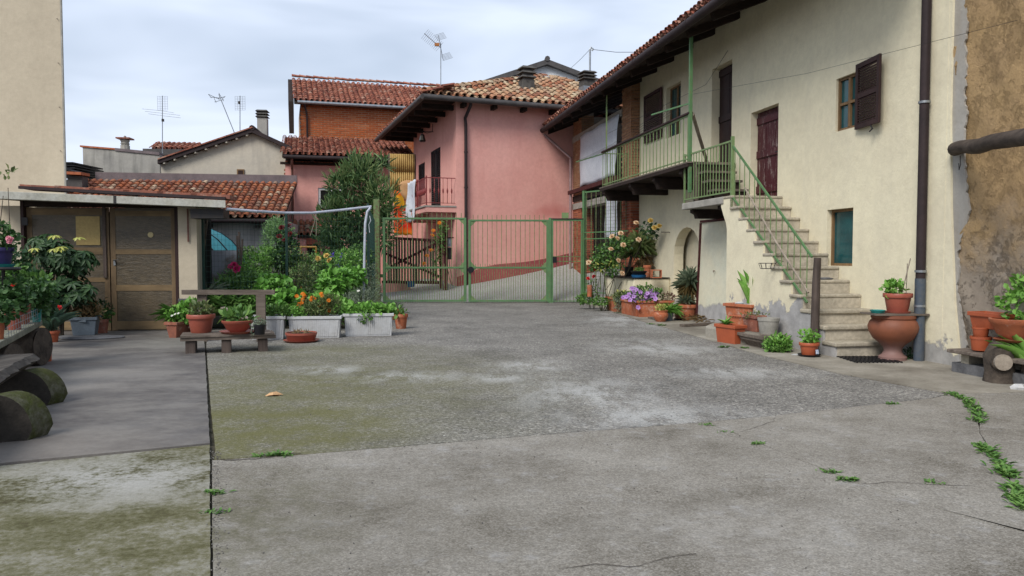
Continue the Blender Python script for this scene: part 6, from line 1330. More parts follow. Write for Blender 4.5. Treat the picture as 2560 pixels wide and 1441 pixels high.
t, C_, d, n, L, dep, h = box_planter('clay_trough', 'dark brown trough of green leaves between the glazed vase and pallet bench', g(443,848), g(500,838), .25, .28, M['terraold']); foliage(t, [(C_+Vector((0,0,h+.10)), .28, .18, .15), (C_+Vector((.15,.1,h+.2)), .2, .15, .15)], 650, .09, .055, G['bright'], 'oval', .4)
t, c, r, h = pot('potted_plant', 'dark glazed vase with trailing grass beside the shed door', 428, 456, 796, 842, M['terraold'], 'std'); blades(t, c+Vector((0,0,h)), 60, .38, .012, G['mid'], 1.5, .08); tuft(t, c+Vector((0,0,h)), .15, 120, .08, .05, G['bright'])
for u, v in ((438,786),(446,784),(430,790)): flower(t, 'white', at(u, v, 12.8), .05)
mb = MB()
for k in range(14): mb.beam(g(455+random.uniform(0,50), 838+random.uniform(-4,8))+Vector((0,0,random.uniform(.02,.2))), g(470+random.uniform(0,60), 838)+Vector((0,0,random.uniform(.02,.2))), .05, .03)
tag(mb.build('wood_scraps', M['bark']), 'heap of bark and wood scraps under the pallet bench pots', 'wood scraps', kind='stuff')
# ---- corner by the shed door: big shrub, grey box, pots
t = plant('schefflera', 'big glossy umbrella plant with yellow tips in front of the shed door', 'shrub', 150, 13.0)
c0_ = t.location; KB = [bl(165,690,13,58,52), bl(140,640,13,60,44), bl(195,735,12.8,42,42), bl(110,605,13,38,22), bl(200,650,13,38,32), bl(130,750,12.8,55,42)]
P, O = blobs_pts(KB, 235, .35)
for grp, mt, ob in ((slice(0,228), G['sch'], 270), (slice(228,235), G['yellow'], 80)):
    A = []
    for p, o in zip(P[grp], O[grp]):
        if mt is G['yellow']: p = np.array(at(random.choice((95,120,135,150,195,215,100,85)), random.uniform(588,625), 12.6)); o = np.array([0,-.3,.8])
        nl = 7; th = np.arange(nl)*2*math.pi/nl+random.random(); ax = Vector(o)+Vector((0,-.2,.9)); ax.normalize(); x = ax.orthogonal().normalized(); y = ax.cross(x)
        D = np.array([list(x*math.cos(q)+y*math.sin(q)-ax*.25) for q in th]); A.append(frames(np.tile(p, (nl,1)), D, np.tile(np.array(ax), (nl,1)), rng.uniform(.12,.19,nl)*(.7 if mt is G['yellow'] else 1), np.full(nl,.04 if mt is G['yellow'] else .055)))
    place(t, np.concatenate(A), 'oval', mt, ob)
stems(t, c0_, [Vector(b[0]) for b in KB], .02, M['twig'], 'stem', .15)
t, C_, d, n, L, dep, h = box_planter('grey_box_planter', 'blue grey plastic box planter of dried plant by the shed door', g(172,841,.05)+Vector((0,0,.0)), g(243,839,.05), .36, 46*px(12.9), M['greyplastic'], .05, .02, 'planter')
foliage(t, [(C_+Vector((0,0,h+.08)), .28, .16, .16)], 420, .09, .035, M['straw'], 'oval', .3, 0, 0, .2); stems(t, C_+Vector((0,0,h-.05)), [C_+Vector((random.uniform(-.25,.25), random.uniform(-.1,.1), h+.2)) for _ in range(14)], .005, M['twig'])
MB().box(C_-n*(dep/2-.03)+d*-.02+Vector((0,0,h*.80)), (.16,.05,.035), None).build('handle', M['greyplastic'], t)
tag(MB().lathe([(0,0),(.42,0),(.45,.025),(.42,.048),(0,.05)], g(205,851)+Vector((0,.2,0)), 14, 0, 1.25, .6, .1).build('stone_slab', M['gravestone'], None, True), 'flat dark stone under the grey box planter', 'stone')
t, c, r, h = pot('potted_plant', 'faded pink pot of dark leaves behind the grey box planter', 236, 272, 798, 836, M['terraold'], 'std'); tuft(t, c+Vector((0,0,h)), .2, 200, .08, .04, G['mid']); foliage(t, [(c+Vector((0,0,h+.15)), .18, .12, .2)], 160, .09, .04, G['dark'])
t, c, r, h = pot('potted_plant', 'orange pot with a tall red flowering succulent by the grey box planter', 112, 148, 828, 859, M['plasticorange'], 'std'); blades(t, c+Vector((0,0,h)), 26, .55, .045, G['blue'], .7, .05)
tips = [at(125,735,c.y), at(117,771,c.y), at(146,772,c.y), at(128,790,c.y)]; stems(t, c+Vector((0,0,h)), tips, .010, M['stem'])
for (u, v) in ((123,727),(117,770),(147,771),(124,734)): flower(t, 'red', at(u, v, c.y-.05), .12)
t, c, r, h = pot('potted_plant', 'tall empty orange pot beside the log table foot', 105, 130, 851, 907, M['plasticorange'], 'straight', 0, 'flower pot')
# log table with pots
TZ = .56; e0 = g(106, 801, TZ); e1 = g(0, 856, TZ); td = (e1-e0).normalized(); tn = Vector((td.y, -td.x, 0)); tn = tn if tn.x < 0 else -tn
lt = thing('log_table', 'rough plank table resting on thick log sections along the wall', 'table', e0+td*1.2); lt.location.z = 0
M['mossplank'] = basic('mossy_plank', (.21,.21,.165), (.115,.12,.085), 6, .9, .5)
for k in range(2): a = e0+tn*(k*.28); MB().hexa([a+Vector((0,0,-.07)), a+td*3.4+Vector((0,0,-.07)), a+td*3.4+tn*.27+Vector((0,0,-.07)), a+tn*.27+Vector((0,0,-.07))], [a, a+td*3.4, a+td*3.4+tn*.27, a+tn*.27]).build('plank', M['mossplank'], lt, bevel=.01)
def log(name, parent, p0, p1, r, label=None, cat=None, n=20, cut=None):
    mb = MB(); p0 = Vector(p0); p1 = Vector(p1); K = 6; pts = [p0.lerp(p1, i/K) for i in range(K+1)]
    mb.tube(pts, [r*random.uniform(.94,1.05) for _ in pts], n, False); o = mb.build(name, M['bark'], parent, True)
    for k, v in enumerate(o.data.vertices): v.co += Vector((random.gauss(0,.008), random.gauss(0,.008), random.gauss(0,.008)))
    d = (p1-p0).normalized()
    for p, s in ((p0, -1), (p1, 1)): MB().tube([p-d*.01, p+d*.004*s], r*.97, n).build('cut_face', cut or M['cutwood'], o if parent else o)
    if label: tag(o, label, cat)
    return o
lg0 = g(74, 922)+Vector((0,.1,.25)); log('log', lt, lg0+Vector((.03,.12,0)), lg0+Vector((-.75,.05,0)), .245, cut=M['bark']); log('log', lt, lg0+td*1.9+Vector((.0,.12,0)), lg0+td*1.9+Vector((-.75,.05,0)), .245, cut=M['bark'])
def tpot(u0, u1, vt, vb, mat, lb, style='std', z=TZ): return pot('potted_plant', lb, u0, u1, vt, vb, mat, style, z)
t, c, r, h = tpot(33, 78, 756, 812, M['terraold'], 'brown pot of red geraniums at the end of the log table', 'std', TZ); tuft(t, c+Vector((0,0,h)), .22, 380, .055, .05, G['ger'], 'round', 120, .7)
for u, v in ((36,712),(52,722),(50,727),(45,716)): 
    for k in range(3): flower(t, 'magenta' if u > 45 else 'red', at(u, v, c.y-.12)+Vector((random.uniform(-.03,.03),0,random.uniform(-.03,.03))), .065)
t, c, r, h = tpot(16, 56, 778, 826, M['plasticbrick'], 'clay pot with a clear plastic sleeve on the log table'); tuft(t, c+Vector((0,0,h)), .19, 320, .05, .05, G['ger'], 'round', 0, .9); foliage(t, [(c+Vector((0,0,h+.25)), .18, .14, .16)], 160, .05, .05, G['ger'], 'round', .3)
t, c, r, h = tpot(-22, 12, 800, 850, M['terracotta'], 'plain clay pot of geranium leaves beside the sleeved pot on the log table'); tuft(t, c+Vector((0,0,h)), .16, 260, .05, .05, G['ger'], 'round', 0, .9)
t, c, r, h = tpot(80, 104, 768, 806, M['tealplastic'], 'dark teal pot with leafy geranium stems at the table end'); tuft(t, c+Vector((0,0,h)), .2, 320, .055, .05, G['ger'], 'round', 0, .9); foliage(t, [(c+Vector((.05,0,h+.22)), .2, .15, .15)], 200, .055, .05, G['ger'], 'round', .3)
mb = MB()
for k in range(3): mb.tube([e0+td*.1-tn*.005+Vector((0,0,.05+k*.06)), e0+td*2.5-tn*.005+Vector((0,0,.05+k*.06))], .003, 4)
for k in range(16): q = e0+td*(.1+k*.15)-tn*.005; mb.tube([q, q+td*.05+Vector((0,0,.18))], .003, 4)
tag(mb.build('wire_guard', M['galv']), 'low wire guard strung along the front of the log table', 'wire')
# black plant stand with a purple pot of pink geranium
st_ = at(8, 676, 8.6); ps = thing('plant_stand', 'black iron plant stand rising beside the log table', 'plant stand', Vector((st_.x, 8.6, 0))); MB().lathe([(0,0),(.17,0),(.18,.02),(.17,.035),(0,.035)], st_, 16).build('tray', M['iron'], ps, True); MB().tube([Vector((st_.x,8.6,0)), st_], .02, 8).build('pole', M['iron'], ps)
pc = st_+Vector((-.02,0,.036)); t = thing('potted_plant', 'purple pot of pale pink geranium on the black stand', 'potted plant', pc); pot_parts(t, pc+Vector((0,0,.02)), .13, .2, M['purpleplastic'], 'std'); MB().lathe([(0,0),(.12,0),(.14,.035),(0,.03)], pc, 16).build('saucer', M['tealplastic'], t, True)
foliage(t, [(pc+Vector((.0,0,.32)), .2, .16, .14), (pc+Vector((-.1,0,.45)), .16, .14, .1)], 360, .05, .05, G['ger'], 'round', .3, 0, 100, .3)
for u, v in ((22,597),(28,600),(25,605)): flower(t, 'pinkg', at(u, v, 8.4), .075)
t = plant('twining_plant', 'thin woody climber against the shed jamb', 'climber', 25, 12.6); stems(t, t.location, [at(8,490,12.8), at(20,470,12.9), at(85,680,12.3), at(62,655,12.3)], .014, M['twig'], 'stem', .2); foliage(t, [bl(70,668,12.3,22,14), bl(45,690,12.4,28,30), bl(18,432,12.8,22,10)], 60, .10, .06, G['olive'], 'oval', 0, .2)
t = plant('leafy_plants', 'mass of dark potted leaves behind the log table', 'plants', 70, 11.2); foliage(t, [bl(60,720,11.2,55,50), bl(100,760,11.2,40,45), bl(35,660,11.3,38,35)], 1000, .09, .055, G['dark'], 'oval', .3); foliage(t, [bl(95,730,11,35,30), bl(40,690,11,30,28), bl(95,700,11,28,16)], 260, .09, .06, G['mid'], 'round', .3)
# split-log bench in the left foreground
bq = [g(82,884,.46), g(0,930,.46)]; bd_ = (bq[1]-bq[0]).normalized(); bn = Vector((bd_.y, -bd_.x, 0)); bn = bn if bn.x < 0 else -bn
lb = thing('log_bench', 'rustic bench of a bark edged plank on two mossy half logs', 'bench', bq[0]+bd_*1.2); lb.location.z = 0
mb = MB(); K = 30; top = []; N_ = K+1
for i in range(N_):
    a = bq[0]+bd_*(2.9*i/K); j = random.uniform(-.02,.02); top += [a-bn*(.0+j), a-bn*(.05+j+random.uniform(-.012,.012))+Vector((0,0,-.05)), a+bn*.01+Vector((0,0,-.11)), a+bn*.46+Vector((0,0,-.11)), a+bn*.46]
mb.add(top, [(i*5+k, i*5+(k+1)%5, i*5+5+(k+1)%5, i*5+5+k) for i in range(K) for k in range(5)]+[(0,1,2,3,4), tuple(K*5+k for k in (4,3,2,1,0))])
mb.build('seat', wood('old_bench_wood', (.105,.095,.082), (.04,.034,.03), 'y', .8), lb)
M['darkcut'] = basic('dark_cut_end', (.040,.034,.028), (.022,.019,.016), 9, .95, .6)
b = NB('mossy_log'); nn_ = b.n('ShaderNodeNewGeometry'); 
cm = b.mix(b.ramp(b.noise(5, 6, .7), [(.4, 0), (.6, 1)]), (.055,.065,.02), (.13,.125,.10)); cm = b.mix(b.ramp(b.noise(22, 5), [(.35, 0), (.7, 1)]), cm, (.045,.045,.022)); M['mosslog'] = b.done(cm, .95, b.bump(b.noise(30, 5), .6, .02), .1)
def halflog(u, v, w_, h, thick):
    c = g(u, v); D = bd_*-1; X = Vector((D.y, -D.x, 0)); X = X if X.x > 0 else -X; mb = MB(); n = 18; prof = []
    for k in range(n+1):
        a = math.pi*(.0+k/n); prof.append((w_*math.cos(a), h*math.sin(a)**.85))
    prof = [(w_*.80, 0)]+[(w_*.98, h*.25)]+prof[2:-2]+[(-w_*.98, h*.25), (-w_*.8, 0)]
    A = [c+X*x+Vector((0,0,z)) for x, z in prof]; B_ = [p+(D*.8+X*.55)*thick for i, p in enumerate(A)]; n = len(A)
    mb.add(A+B_, [(i, (i+1)%n, n+(i+1)%n, n+i) for i in range(n)], 0); mb.add(A+B_, [tuple(range(n)), tuple(range(2*n-1, n-1, -1))], 1)
    o = mb.build('half_log', [M['mosslog'], M['darkcut']], lb, True)
halflog(-14, 1112, .25, .37, .20); halflog(52, 1022, .25, .35, .20)
# ------------------------------------------------------------------ along the cream house
def gr(u, v, back=0): return g(u, v)+Vector((0, back, 0))
t, C_, d, n, L, dep, h = box_planter('clay_trough', 'long clay trough with trailing grey succulent by the rose bush', gr(1512,776), gr(1588,793), .30, .36, M['terracotta'], .05, .03, 'planter'); foliage(t, [(C_+Vector((0,0,h+.05)), .34, .14, .10)], 450, .07, .025, G['olive'], 'oval', .5); 
p0 = C_-n*(dep/2+.02)+d*.02; foliage(t, [(p0+Vector((0,0,h*.45)), .12, .05, .26), (p0+Vector((0,0,h)), .16, .1, .08)], 650, .035, .016, G['grey'], 'oval', 0, .4, 0, .1); foliage(t, [(C_-d*.30+Vector((0,-.1,h)), .22, .2, .2)], 420, .05, .03, G['yellow'], 'oval', .4); foliage(t, [(C_-d*.05+Vector((0,0,h)), .22, .15, .14)], 300, .06, .03, G['mid'], 'oval', .4)
t, C_, d, n, L, dep, h = box_planter('clay_trough', 'long clay trough overflowing with purple petunias below the ledge', gr(1592,794), gr(1686,794), .32, .38, M['terracotta'], .05, .03, 'planter'); foliage(t, [(C_-d*.22+Vector((0,0,h+.13)), .42, .2, .2)], 800, .06, .035, G['mid'], 'oval', .4); foliage(t, [(C_+d*.3+Vector((0,0,h+.06)), .2, .12, .10)], 260, .05, .02, G['red'], 'oval', .5)
for k in range(34): flower(t, 'petunia', C_-d*.25+Vector((random.gauss(0,.26), -.14+random.uniform(-.08,.1), h+.13+random.gauss(0,.11))), .11, (random.uniform(-.6,.4), -1, random.uniform(.1,.7)))
t, c, r, h = pot('potted_plant', 'bulging round clay pot with a little yellow green plant', 1632, 1671, 776, 806, M['terracotta'], 'bulge'); tuft(t, c+Vector((0,0,h)), .13, 150, .06, .02, G['yellow'], 'lance')
t, c, r, h = pot('potted_plant', 'small dark blue pot of drooping grass behind the round clay pot', 1662, 1683, 782, 803, M['greyplastic'], 'straight'); t.location.y += .0; blades(t, c+Vector((0,0,h)), 120, .28, .012, G['bright'], 1.5, .06)
t, c, r, h = pot('potted_plant', 'small stubby clay pot on a black saucer beside the aloe', 1686, 1714, 784, 801, M['terraold'], 'straight', 0, 'flower pot', saucer=M['blackplastic'])
t, c, r, h = pot('potted_plant', 'big clay pot holding a two headed spiky aloe by the arch', 1694, 1745, 761, 801, M['terracotta'], 'std')
hd = at(1726, 705, c.y+.02); MB().tube([c+Vector((0,0,h-.05)), c+Vector((.05,0,h+.2)), hd+Vector((0,0,-.05))], [.05,.045,.04], 8).build('trunk', M['straw'], t)
rosette(t, hd-Vector((0,0,.08)), 75, .40, .040, G['aloe'], -.2, 1.5, 75); rosette(t, hd-Vector((0,0,.16)), 60, .30, .045, leafmat('dry_aloe', (.20,.15,.06), (.26,.17,.07), (.15,.14,.06)), -.9, .3, 60); rosette(t, c+Vector((-.04,-.03,h+.02)), 45, .24, .035, G['aloe'], -.1, 1.5, 45)
# ornate clay box with iris
BKZ = Vector((0,0,.20)); bk0, bk1 = aw(2010, .98), aw(1775, .98)
tag(MB().prism([RW.p(bk0+.3,-.05,.99), RW.p(bk0+.1,-.05,1.25), RW.p(bk0+.9,-.05,1.52), RW.p(bk1-1.2,-.05,1.62), RW.p(bk1-.6,-.05,1.2), RW.p(bk1-.5,-.05,.5), RW.p(bk1-1.9,-.05,.35), RW.p(bk1-1.9,-.05,.99)], (0,0,.25)).build('raised_kerb', M['apron'], None, bevel=.04), 'low raised concrete bank along the stair wall', 'kerb', kind='structure')
t, C_, d, n, L, dep, h = box_planter('clay_box', 'deep ornate clay box with sword leaves by the stair wall', g(1806,812,.2), g(1878,820,.2), .36, .38, M['terracotta'], .06, .035, 'planter'); blades(t, C_+d*.18+Vector((0,0,h-.02)), 24, .60, .036, G['bright'], .42, .08, 'stiff', 24)
for k in range(7): q = C_-n*(dep/2-.035)+d*((k-3)*.085*L); MB().lathe([(0,-.012),(.035,-.012),(.045,.0),(.03,.012),(0,.012)], q+Vector((0,0,h*.45)), 8, 0, 1, .35).build('relief_flower', M['terracotta'], t)
tag(MB().lathe([(0,0),(.05,.005),(.06,.03),(.03,.05),(0,.045)], C_-d*.12+Vector((0,-.05,h-.02)), 9, 0, 1.4, .9, .25).build('paper_scrap', M['whiteplastic'], None, True), 'white crumpled paper lying in the ornate clay box', 'paper')
t, C_, d, n, L, dep, h = box_planter('clay_box', 'smaller brown clay trough in front of the ornate box', g(1852,826,.2), g(1890,832,.2), .20, .26, M['terraold'], .04, .02, 'planter'); foliage(t, [(C_+Vector((0,0,h)), .2, .1, .04)], 90, .05, .02, G['olive'])
t, c, r, h = pot('concrete_tub', 'patched grey concrete tub beside the brown trough', 1894, 1948, 795, 836, M['concrete'], 'straight', .2, 'tub')
t, C_, d, n, L, dep, h = box_planter('plastic_trough', 'orange plastic trough with one seedling by the log', gr(1784,855), gr(1836,863), .26, .30, M['plasticorange'], .04, .02, 'planter'); blades(t, C_-d*.1+Vector((0,0,h-.02)), 14, .16, .03, G['bright'], 1.0, .03)
t, C_, d, n, L, dep, h = box_planter('wooden_trough', 'weathered wooden trough lying by the orange planter', gr(1842,862), gr(1905,876), .22, .20, M['oldwood'], .12, .02, 'trough')
log('log', None, gr(1808,812)+Vector((0,.2,.14)), gr(1998,862)+Vector((0,.25,.10)), .06, 'long thin barked log lying in front of the stair wall', 'log', 12)
tag(MB().beam(gr(1704,818)+Vector((0,0,.03)), gr(1790,814)+Vector((0,0,.04)), .14, .05).build('board', M['oldwood']), 'grey board lying on the apron near the aloe pot', 'board')
tag(MB().beam(gr(1640,801)+Vector((0,-.1,.02)), gr(1625,797)+Vector((0,0,.02)), .10, .05).build('board', M['oldwood']), 'short wood offcut beside the round clay pot', 'board')
A = frames(np.stack([rng.normal(gr(1765,806).x,.18,160), rng.normal(gr(1765,806).y+.2,.25,160), rng.uniform(.01,.10,160)],1), rng.normal(size=(160,3))*np.array([1,1,.3]), rng.normal(size=(160,3))*.3+np.array([0,0,1]), rng.uniform(.08,.25,160), rng.uniform(.006,.02,160)); tag(place(None, A, 'lance', M['straw'], 0, 'dry_straw'), 'heap of dry straw and bark by the leaning panel', 'straw', kind='stuff')
t, c, r, h = pot('potted_plant', 'orange plastic pot of basil with a price sticker at the stair foot', 1998, 2047, 857, 894, M['plasticorange'], 'std', 0, saucer=M['blackplastic']); tuft(t, c+Vector((0,0,h)), .13, 150, .055, .04, G['bright'], 'oval', 100, .9)
MB().box(c+Vector((.065,-r*.88,h*.40)), (.045,.006,.06), Matrix.Rotation(.35,3,'Z') @ Matrix.Rotation(-.15,3,'X')).build('sticker', basic('sticker', (.10,.25,.55), (.7,.7,.7), 40, .4, 0), t)
for u, v, lb, w_ in ((1958,872,'feathery green weeds beside the log end at the stair', 34), (2072,880,'feathery green weeds growing at the lowest stone step', 34)):
    t = thing('weed_clump', lb, 'weeds', gr(u, 886)+Vector((0,.25,0))); foliage(t, [(t.location+Vector((0,0,.10)), w_*.0055, .16, .15), (t.location+Vector((.1,.05,.12)), .12, .12, .13)], 900, .055, .022, G['bright'], 'oval', .5, 0, 0, .1); foliage(t, [(t.location+Vector((0,0,.08)), w_*.0055, .16, .13)], 350, .06, .025, G['mid'], 'oval', .5)
# ---- urn at the corner
uc = g(2252, 905); uc = uc+Vector((.0,.22,0)); k = px(uc.y); ur = thing('clay_urn', 'large footed clay urn by the downpipe', 'urn', uc)
prof = [(34,0),(34,7),(26,13),(22,20),(23,30),(30,40),(46,56),(57,76),(59,90),(55,101),(50,107),(53,110),(53,117),(48,118),(46,104)]
prof = [(33,0),(33,8),(25,14),(21,22),(22,30),(30,40),(47,54),(57,72),(59,84),(55,96),(49,103),(52,105),(52,112),(47,113),(45,100)]
b = NB('urn_clay'); zc = b.sep()[2]; f = b.math('MULTIPLY', b.math('SUBTRACT', b.math('ADD', .22, b.math('MULTIPLY', b.noise(6,4), .12)), zc), 9, True)
M['urn'] = b.done(b.mix(f, b.mix(b.ramp(b.noise(4,5),[(.35,0),(.7,1)]), (.22,.075,.038), (.15,.055,.032)), (.20,.115,.10)), .6, b.bump(b.noise(35,4), .2, .008), .35)
MB().lathe([(x*k, z*k*1.0) for x, z in prof]+[(0, 100*k)], uc, 40).build('body', M['urn'], ur, True)
bz_ = 113*k; tag(MB().box(uc+Vector((0,-.02,bz_+.015)), (135*k,.42,.022), Matrix.Rotation(.06,3,'Z')).build('urn_board', M['oldwood']), 'thin weathered board laid across the clay urn', 'board')
zz = bz_+.028; c = uc+Vector((8*k,-.02,zz)); t = thing('potted_plant', 'brick red pot of basil with two sticks on the urn board', 'potted plant', c); MB().lathe([(0,0),(.155,0),(.165,.022),(0,.015)], c, 20).build('saucer', M['plasticbrick'], t, True); pot_parts(t, c+Vector((0,0,.016)), 33.5*k, 46*k, M['plasticbrick'], 'std')
tuft(t, c+Vector((-.06,0,.27)), .13, 150, .07, .05, G['bright'], 'oval', 120, .8); stk = MB().tube([c+Vector((.04,0,.2)), c+Vector((.16,0,.73))], .007, 6).tube([c+Vector((.11,0,.2)), c+Vector((.13,.02,.66))], .006, 6); stk.build('stick', M['cutwood'], t)
tag(MB().lathe([(0,0),(.075,0),(.10,.04),(.095,.042),(.07,.012),(0,.012)], uc+Vector((-47*k,-.08,zz)), 18).build('teal_saucer', M['tealplastic'], None, True), 'empty teal saucer on the urn board', 'saucer')
mt_ = thing('doormat', 'black perforated rubber mat at the foot of the stair', 'doormat', g(2165,902)); mb = MB(); q = [g(2112,897), g(2225,897), g(2222,908), g(2150,909)]; X0, X1, Y0, Y1 = g(2110,900).x, g(2228,900).x, g(2160,909).y, g(2160,893).y
for i in range(12): MB().box((X0+(X1-X0)*(i+.5)/12, (Y0+Y1)/2, .012), (.012, Y1-Y0, .016)).build('strip', M['blackplastic'], mt_)
for j in range(6): MB().box(((X0+X1)/2, Y0+(Y1-Y0)*(j+.5)/6, .013), (X1-X0, .014, .014)).build('strip', M['blackplastic'], mt_)
t = thing('weed_clump', 'dark little weed between the urn and the downpipe', 'weeds', g(2285,900)+Vector((0,.1,0))); foliage(t, [(t.location+Vector((0,0,.06)), .12, .08, .08)], 160, .05, .02, G['dark'])
tag(MB().lathe([(0,0),(.05,0),(.06,.02),(.03,.035),(0,.03)], RW.p(sa(7)+.12, RI*5+.002, .35), 8, 0, 2.4, .8, .2).build('flat_stone', M['gravestone'], None, True), 'dark flat stone lying on a stair tread', 'stone')
# ---- by the ochre barn: shelf, pots, stump
bp = RW.p(*RW.hit(2455, 880, .2), .2); sh = thing('plank_shelf', 'low stone and plank shelf against the ochre barn', 'shelf', Vector((bp.x, bp.y, 0))); s0 = RW.a(2412, .2); s1 = RW.a(2560, .2)-.35
zs = RW.z(2430, 876, .25); MB().wbox(RW, s1, s0, zs-.045, zs, -.02, .42).build('plank', M['oldwood'], sh, bevel=.01)
for a in (s0-.12, s0-.5): MB().wbox(RW, a-.12, a, -.05, zs-.046, -.02, .32).build('support', M['stone'], sh)
MB().wbox(RW, s1, s0-.02, -.05, .12, -.02, .36).build('rubble_base', M['gravestone'], sh)
def wpot(u0, u1, vt, vb, off, mat, lb, style='std'):
    a, z = RW.hit((u0+u1)/2, vb, off); q = RW.p(a, z, off); k = px(q.y); t = thing('flower_pot', lb, 'flower pot', q); pot_parts(t, q, (u1-u0)/2*k, (vb-vt)*k, mat, style); return t, q, (u1-u0)/2*k, (vb-vt)*k
wpot(2427, 2476, 841, 876, .25, M['plasticorange'], 'empty orange pot on the plank shelf under two others', 'straight'); wpot(2432, 2471, 818, 842, .25, M['plasticorange'], 'orange pot stacked between a trough and another pot', 'straight')
a, z = RW.hit(2422, 822, .25); q = RW.p(a, RW.z(2440, 820, .25), .12); box_planter('plastic_trough', 'orange plastic trough balanced on the stacked orange pots', q+RW.n*.16-RW.d*.0, q+RW.n*.16-RW.d*.55, .26, .19, M['plasticorange'], .04, .02, 'planter', side=-RW.n)
sp = g(2520, 962); sp = sp+Vector((0,.16,0)); stp = thing('stump', 'weathered stump with a pale cut branch face beside the barn', 'stump', sp)
mb = MB(); mb.tube([sp+Vector((0,0,-.02)), sp+Vector((0,0,.15)), sp+Vector((-.01,0,.30)), sp+Vector((.02,.02,.42))], [.15,.14,.145,.10], 14); o = mb.build('trunk', M['bark'], stp, True)
for v in o.data.vertices: v.co += Vector((random.gauss(0,.010), random.gauss(0,.010), random.gauss(0,.008)))
fc = sp+Vector((-.05,-.13,.24)); dd_ = Vector((-.25,-1,.05)).normalized(); x_ = dd_.orthogonal(); mb = MB().tube([fc-dd_*.14, fc], [.11,.10], 16); o = mb.build('branch_stub', M['bark'], stp, True); MB().tube([fc-dd_*.002, fc+dd_*.045], .088, 18).build('cut_face', M['cutwood'], stp)
q = sp+Vector((.24,.1,.44)); t = thing('potted_plant', 'wide clay pot of leafy green plant on the stump', 'potted plant', q); pot_parts(t, q+Vector((0,0,.02)), .26, .24, M['terracotta'], 'bowl'); MB().lathe([(0,0),(.19,0),(.22,.03),(0,.02)], q, 20).build('saucer', M['terracotta'], t, True)
foliage(t, [(q+Vector((.05,0,.42)), .22, .2, .2), (q+Vector((.1,0,.6)), .15, .15, .15)], 420, .07, .045, G['bright'], 'oval', .4, 0, 100); 
t = thing('succulent', 'thick green strap leaves growing at the side of the stump', 'succulent', sp+Vector((.22,-.12,.0))); blades(t, sp+Vector((.2,-.1,.22)), 9, .42, .07, G['bright'], 1.1, .03, 'blade', 9); MB().tube([sp+Vector((.2,-.1,0)), sp+Vector((.2,-.1,.23))], .025, 8).build('stem', M['twig'], t)
for k in range(3): z = .60+k*.17; MB().wbox(RW, RW.a(2560,.1)-.9, RW.a(2532,.08)-.10*k, -.05 if k == 0 else z, z+.165, -.05, .10-.01*k).build('stone_step', M['stone'], OH)
rp_ = g(2478, 938); rb_ = thing('red_blossom', 'fallen red blossom on the apron by the stump', 'flower', rp_); 
for k in range(5): flower(rb_, 'red', rp_+Vector((random.uniform(-.03,.03), random.uniform(-.03,.03), .03)), .06)
tag(MB().lathe([(0,0),(.05,.0),(.06,.03),(.035,.06),(0,.05)], g(2548,975), 9, 0, 1.3, .8, .3).build('paper_scrap', M['whiteplastic'], None, True), 'white crumpled paper on the ground beside the stump', 'paper')
tag(MB().lathe([(0,0),(.035,.0),(.04,.012),(.02,.02),(0,.018)], g(1992,889), 9, 0, 1.6, .8, .3).build('white_stone', M['whiteplastic'], None, True), 'small white stone beside the basil pot at the stair', 'stone')
# ---- things on the ledge and the roses
LZg = .866
def lpot(u0, u1, vt, vb, off, mat, lb, style='std', cat='potted plant'):
    a, _ = RW.hit((u0+u1)/2, 690, off); q = RW.p(a, LZg, off); k = px(q.y); t = thing('potted_plant', lb, cat, q); pot_parts(t, q, (u1-u0)/2*k, (vb-vt)*k, mat, style); return t, q, (u1-u0)/2*k, (vb-vt)*k
t, q, r, h = lpot(1560, 1584, 668, 692, .6, M['blackplastic'], 'black pot with a tall yucca on the cream ledge', 'straight')
y1 = at(1598, 628, q.y-.1); y2 = at(1590, 622, q.y); MB().tube([q+Vector((0,0,h-.05)), q+Vector((.06,0,h+.25)), y1-Vector((0,0,.05))], [.045,.04,.04], 8).build('trunk', M['twig'], t)
rosette(t, y1, 130, .55, .035, leafmat('yucca_leaf', (.13,.19,.06), (.19,.26,.09), (.28,.31,.13)), -.25, 1.5, 130); foliage(t, [(y1+Vector((.12,-.05,-.30)), .10, .08, .24)], 160, .30, .016, M['straw'], 'lance', -.9, .6); rosette(t, at(1578, 640, q.y+.1), 70, .42, .03, MATS['yucca_leaf'], -.3, 1.4, 70)
t, q, r, h = lpot(1577, 1617, 668, 684, .72, M['blackplastic'], 'black bowl on a blue tray on the cream ledge', 'bowl'); tuft(t, q+Vector((0,0,h)), .15, 200, .04, .015, G['mid'], 'lance', 0, .3); MB().lathe([(0,-.0),(r*.86,.0),(r*.96,.06),(r*.9,.062),(0,.012)], q+Vector((0,0,.0)), 20).build('tray', M['blueplastic'], t, True)
lpot(1608, 1628, 663, 692, .35, M['terracotta'], 'tall empty clay pot against the wall on the ledge', 'std', 'flower pot')
a, _ = RW.hit(1640, 690, .5); q = RW.p(a, LZg, .5); bx_ = thing('clay_block', 'hollow square clay block lying on the ledge', 'clay block', q); s = .11
for (dx, dz, w_, h_) in ((0,.01,.24,.02), (0,.19,.24,.02), (-.11,.10,.02,.16), (.11,.10,.02,.16)): MB().box(q+Vector((dx,0,dz)), (w_,.22,h_), None).build('side', M['terracotta'], bx_)
rb = plant('rose_bush', 'tall rose bush with peach blooms in front of the mesh panel', 'rose', 1515, 19.4); b0 = rb.location
RB_ = [bl(1545,610,19.4,34,24), bl(1515,640,19.4,34,30), bl(1490,660,19.4,20,20), bl(1530,670,19.3,28,20)]
foliage(rb, [bl(1618,572,19.2,24,14), bl(1630,585,19.2,14,12)], 130, .085, .055, G['dark'], 'oval', .1, .1)
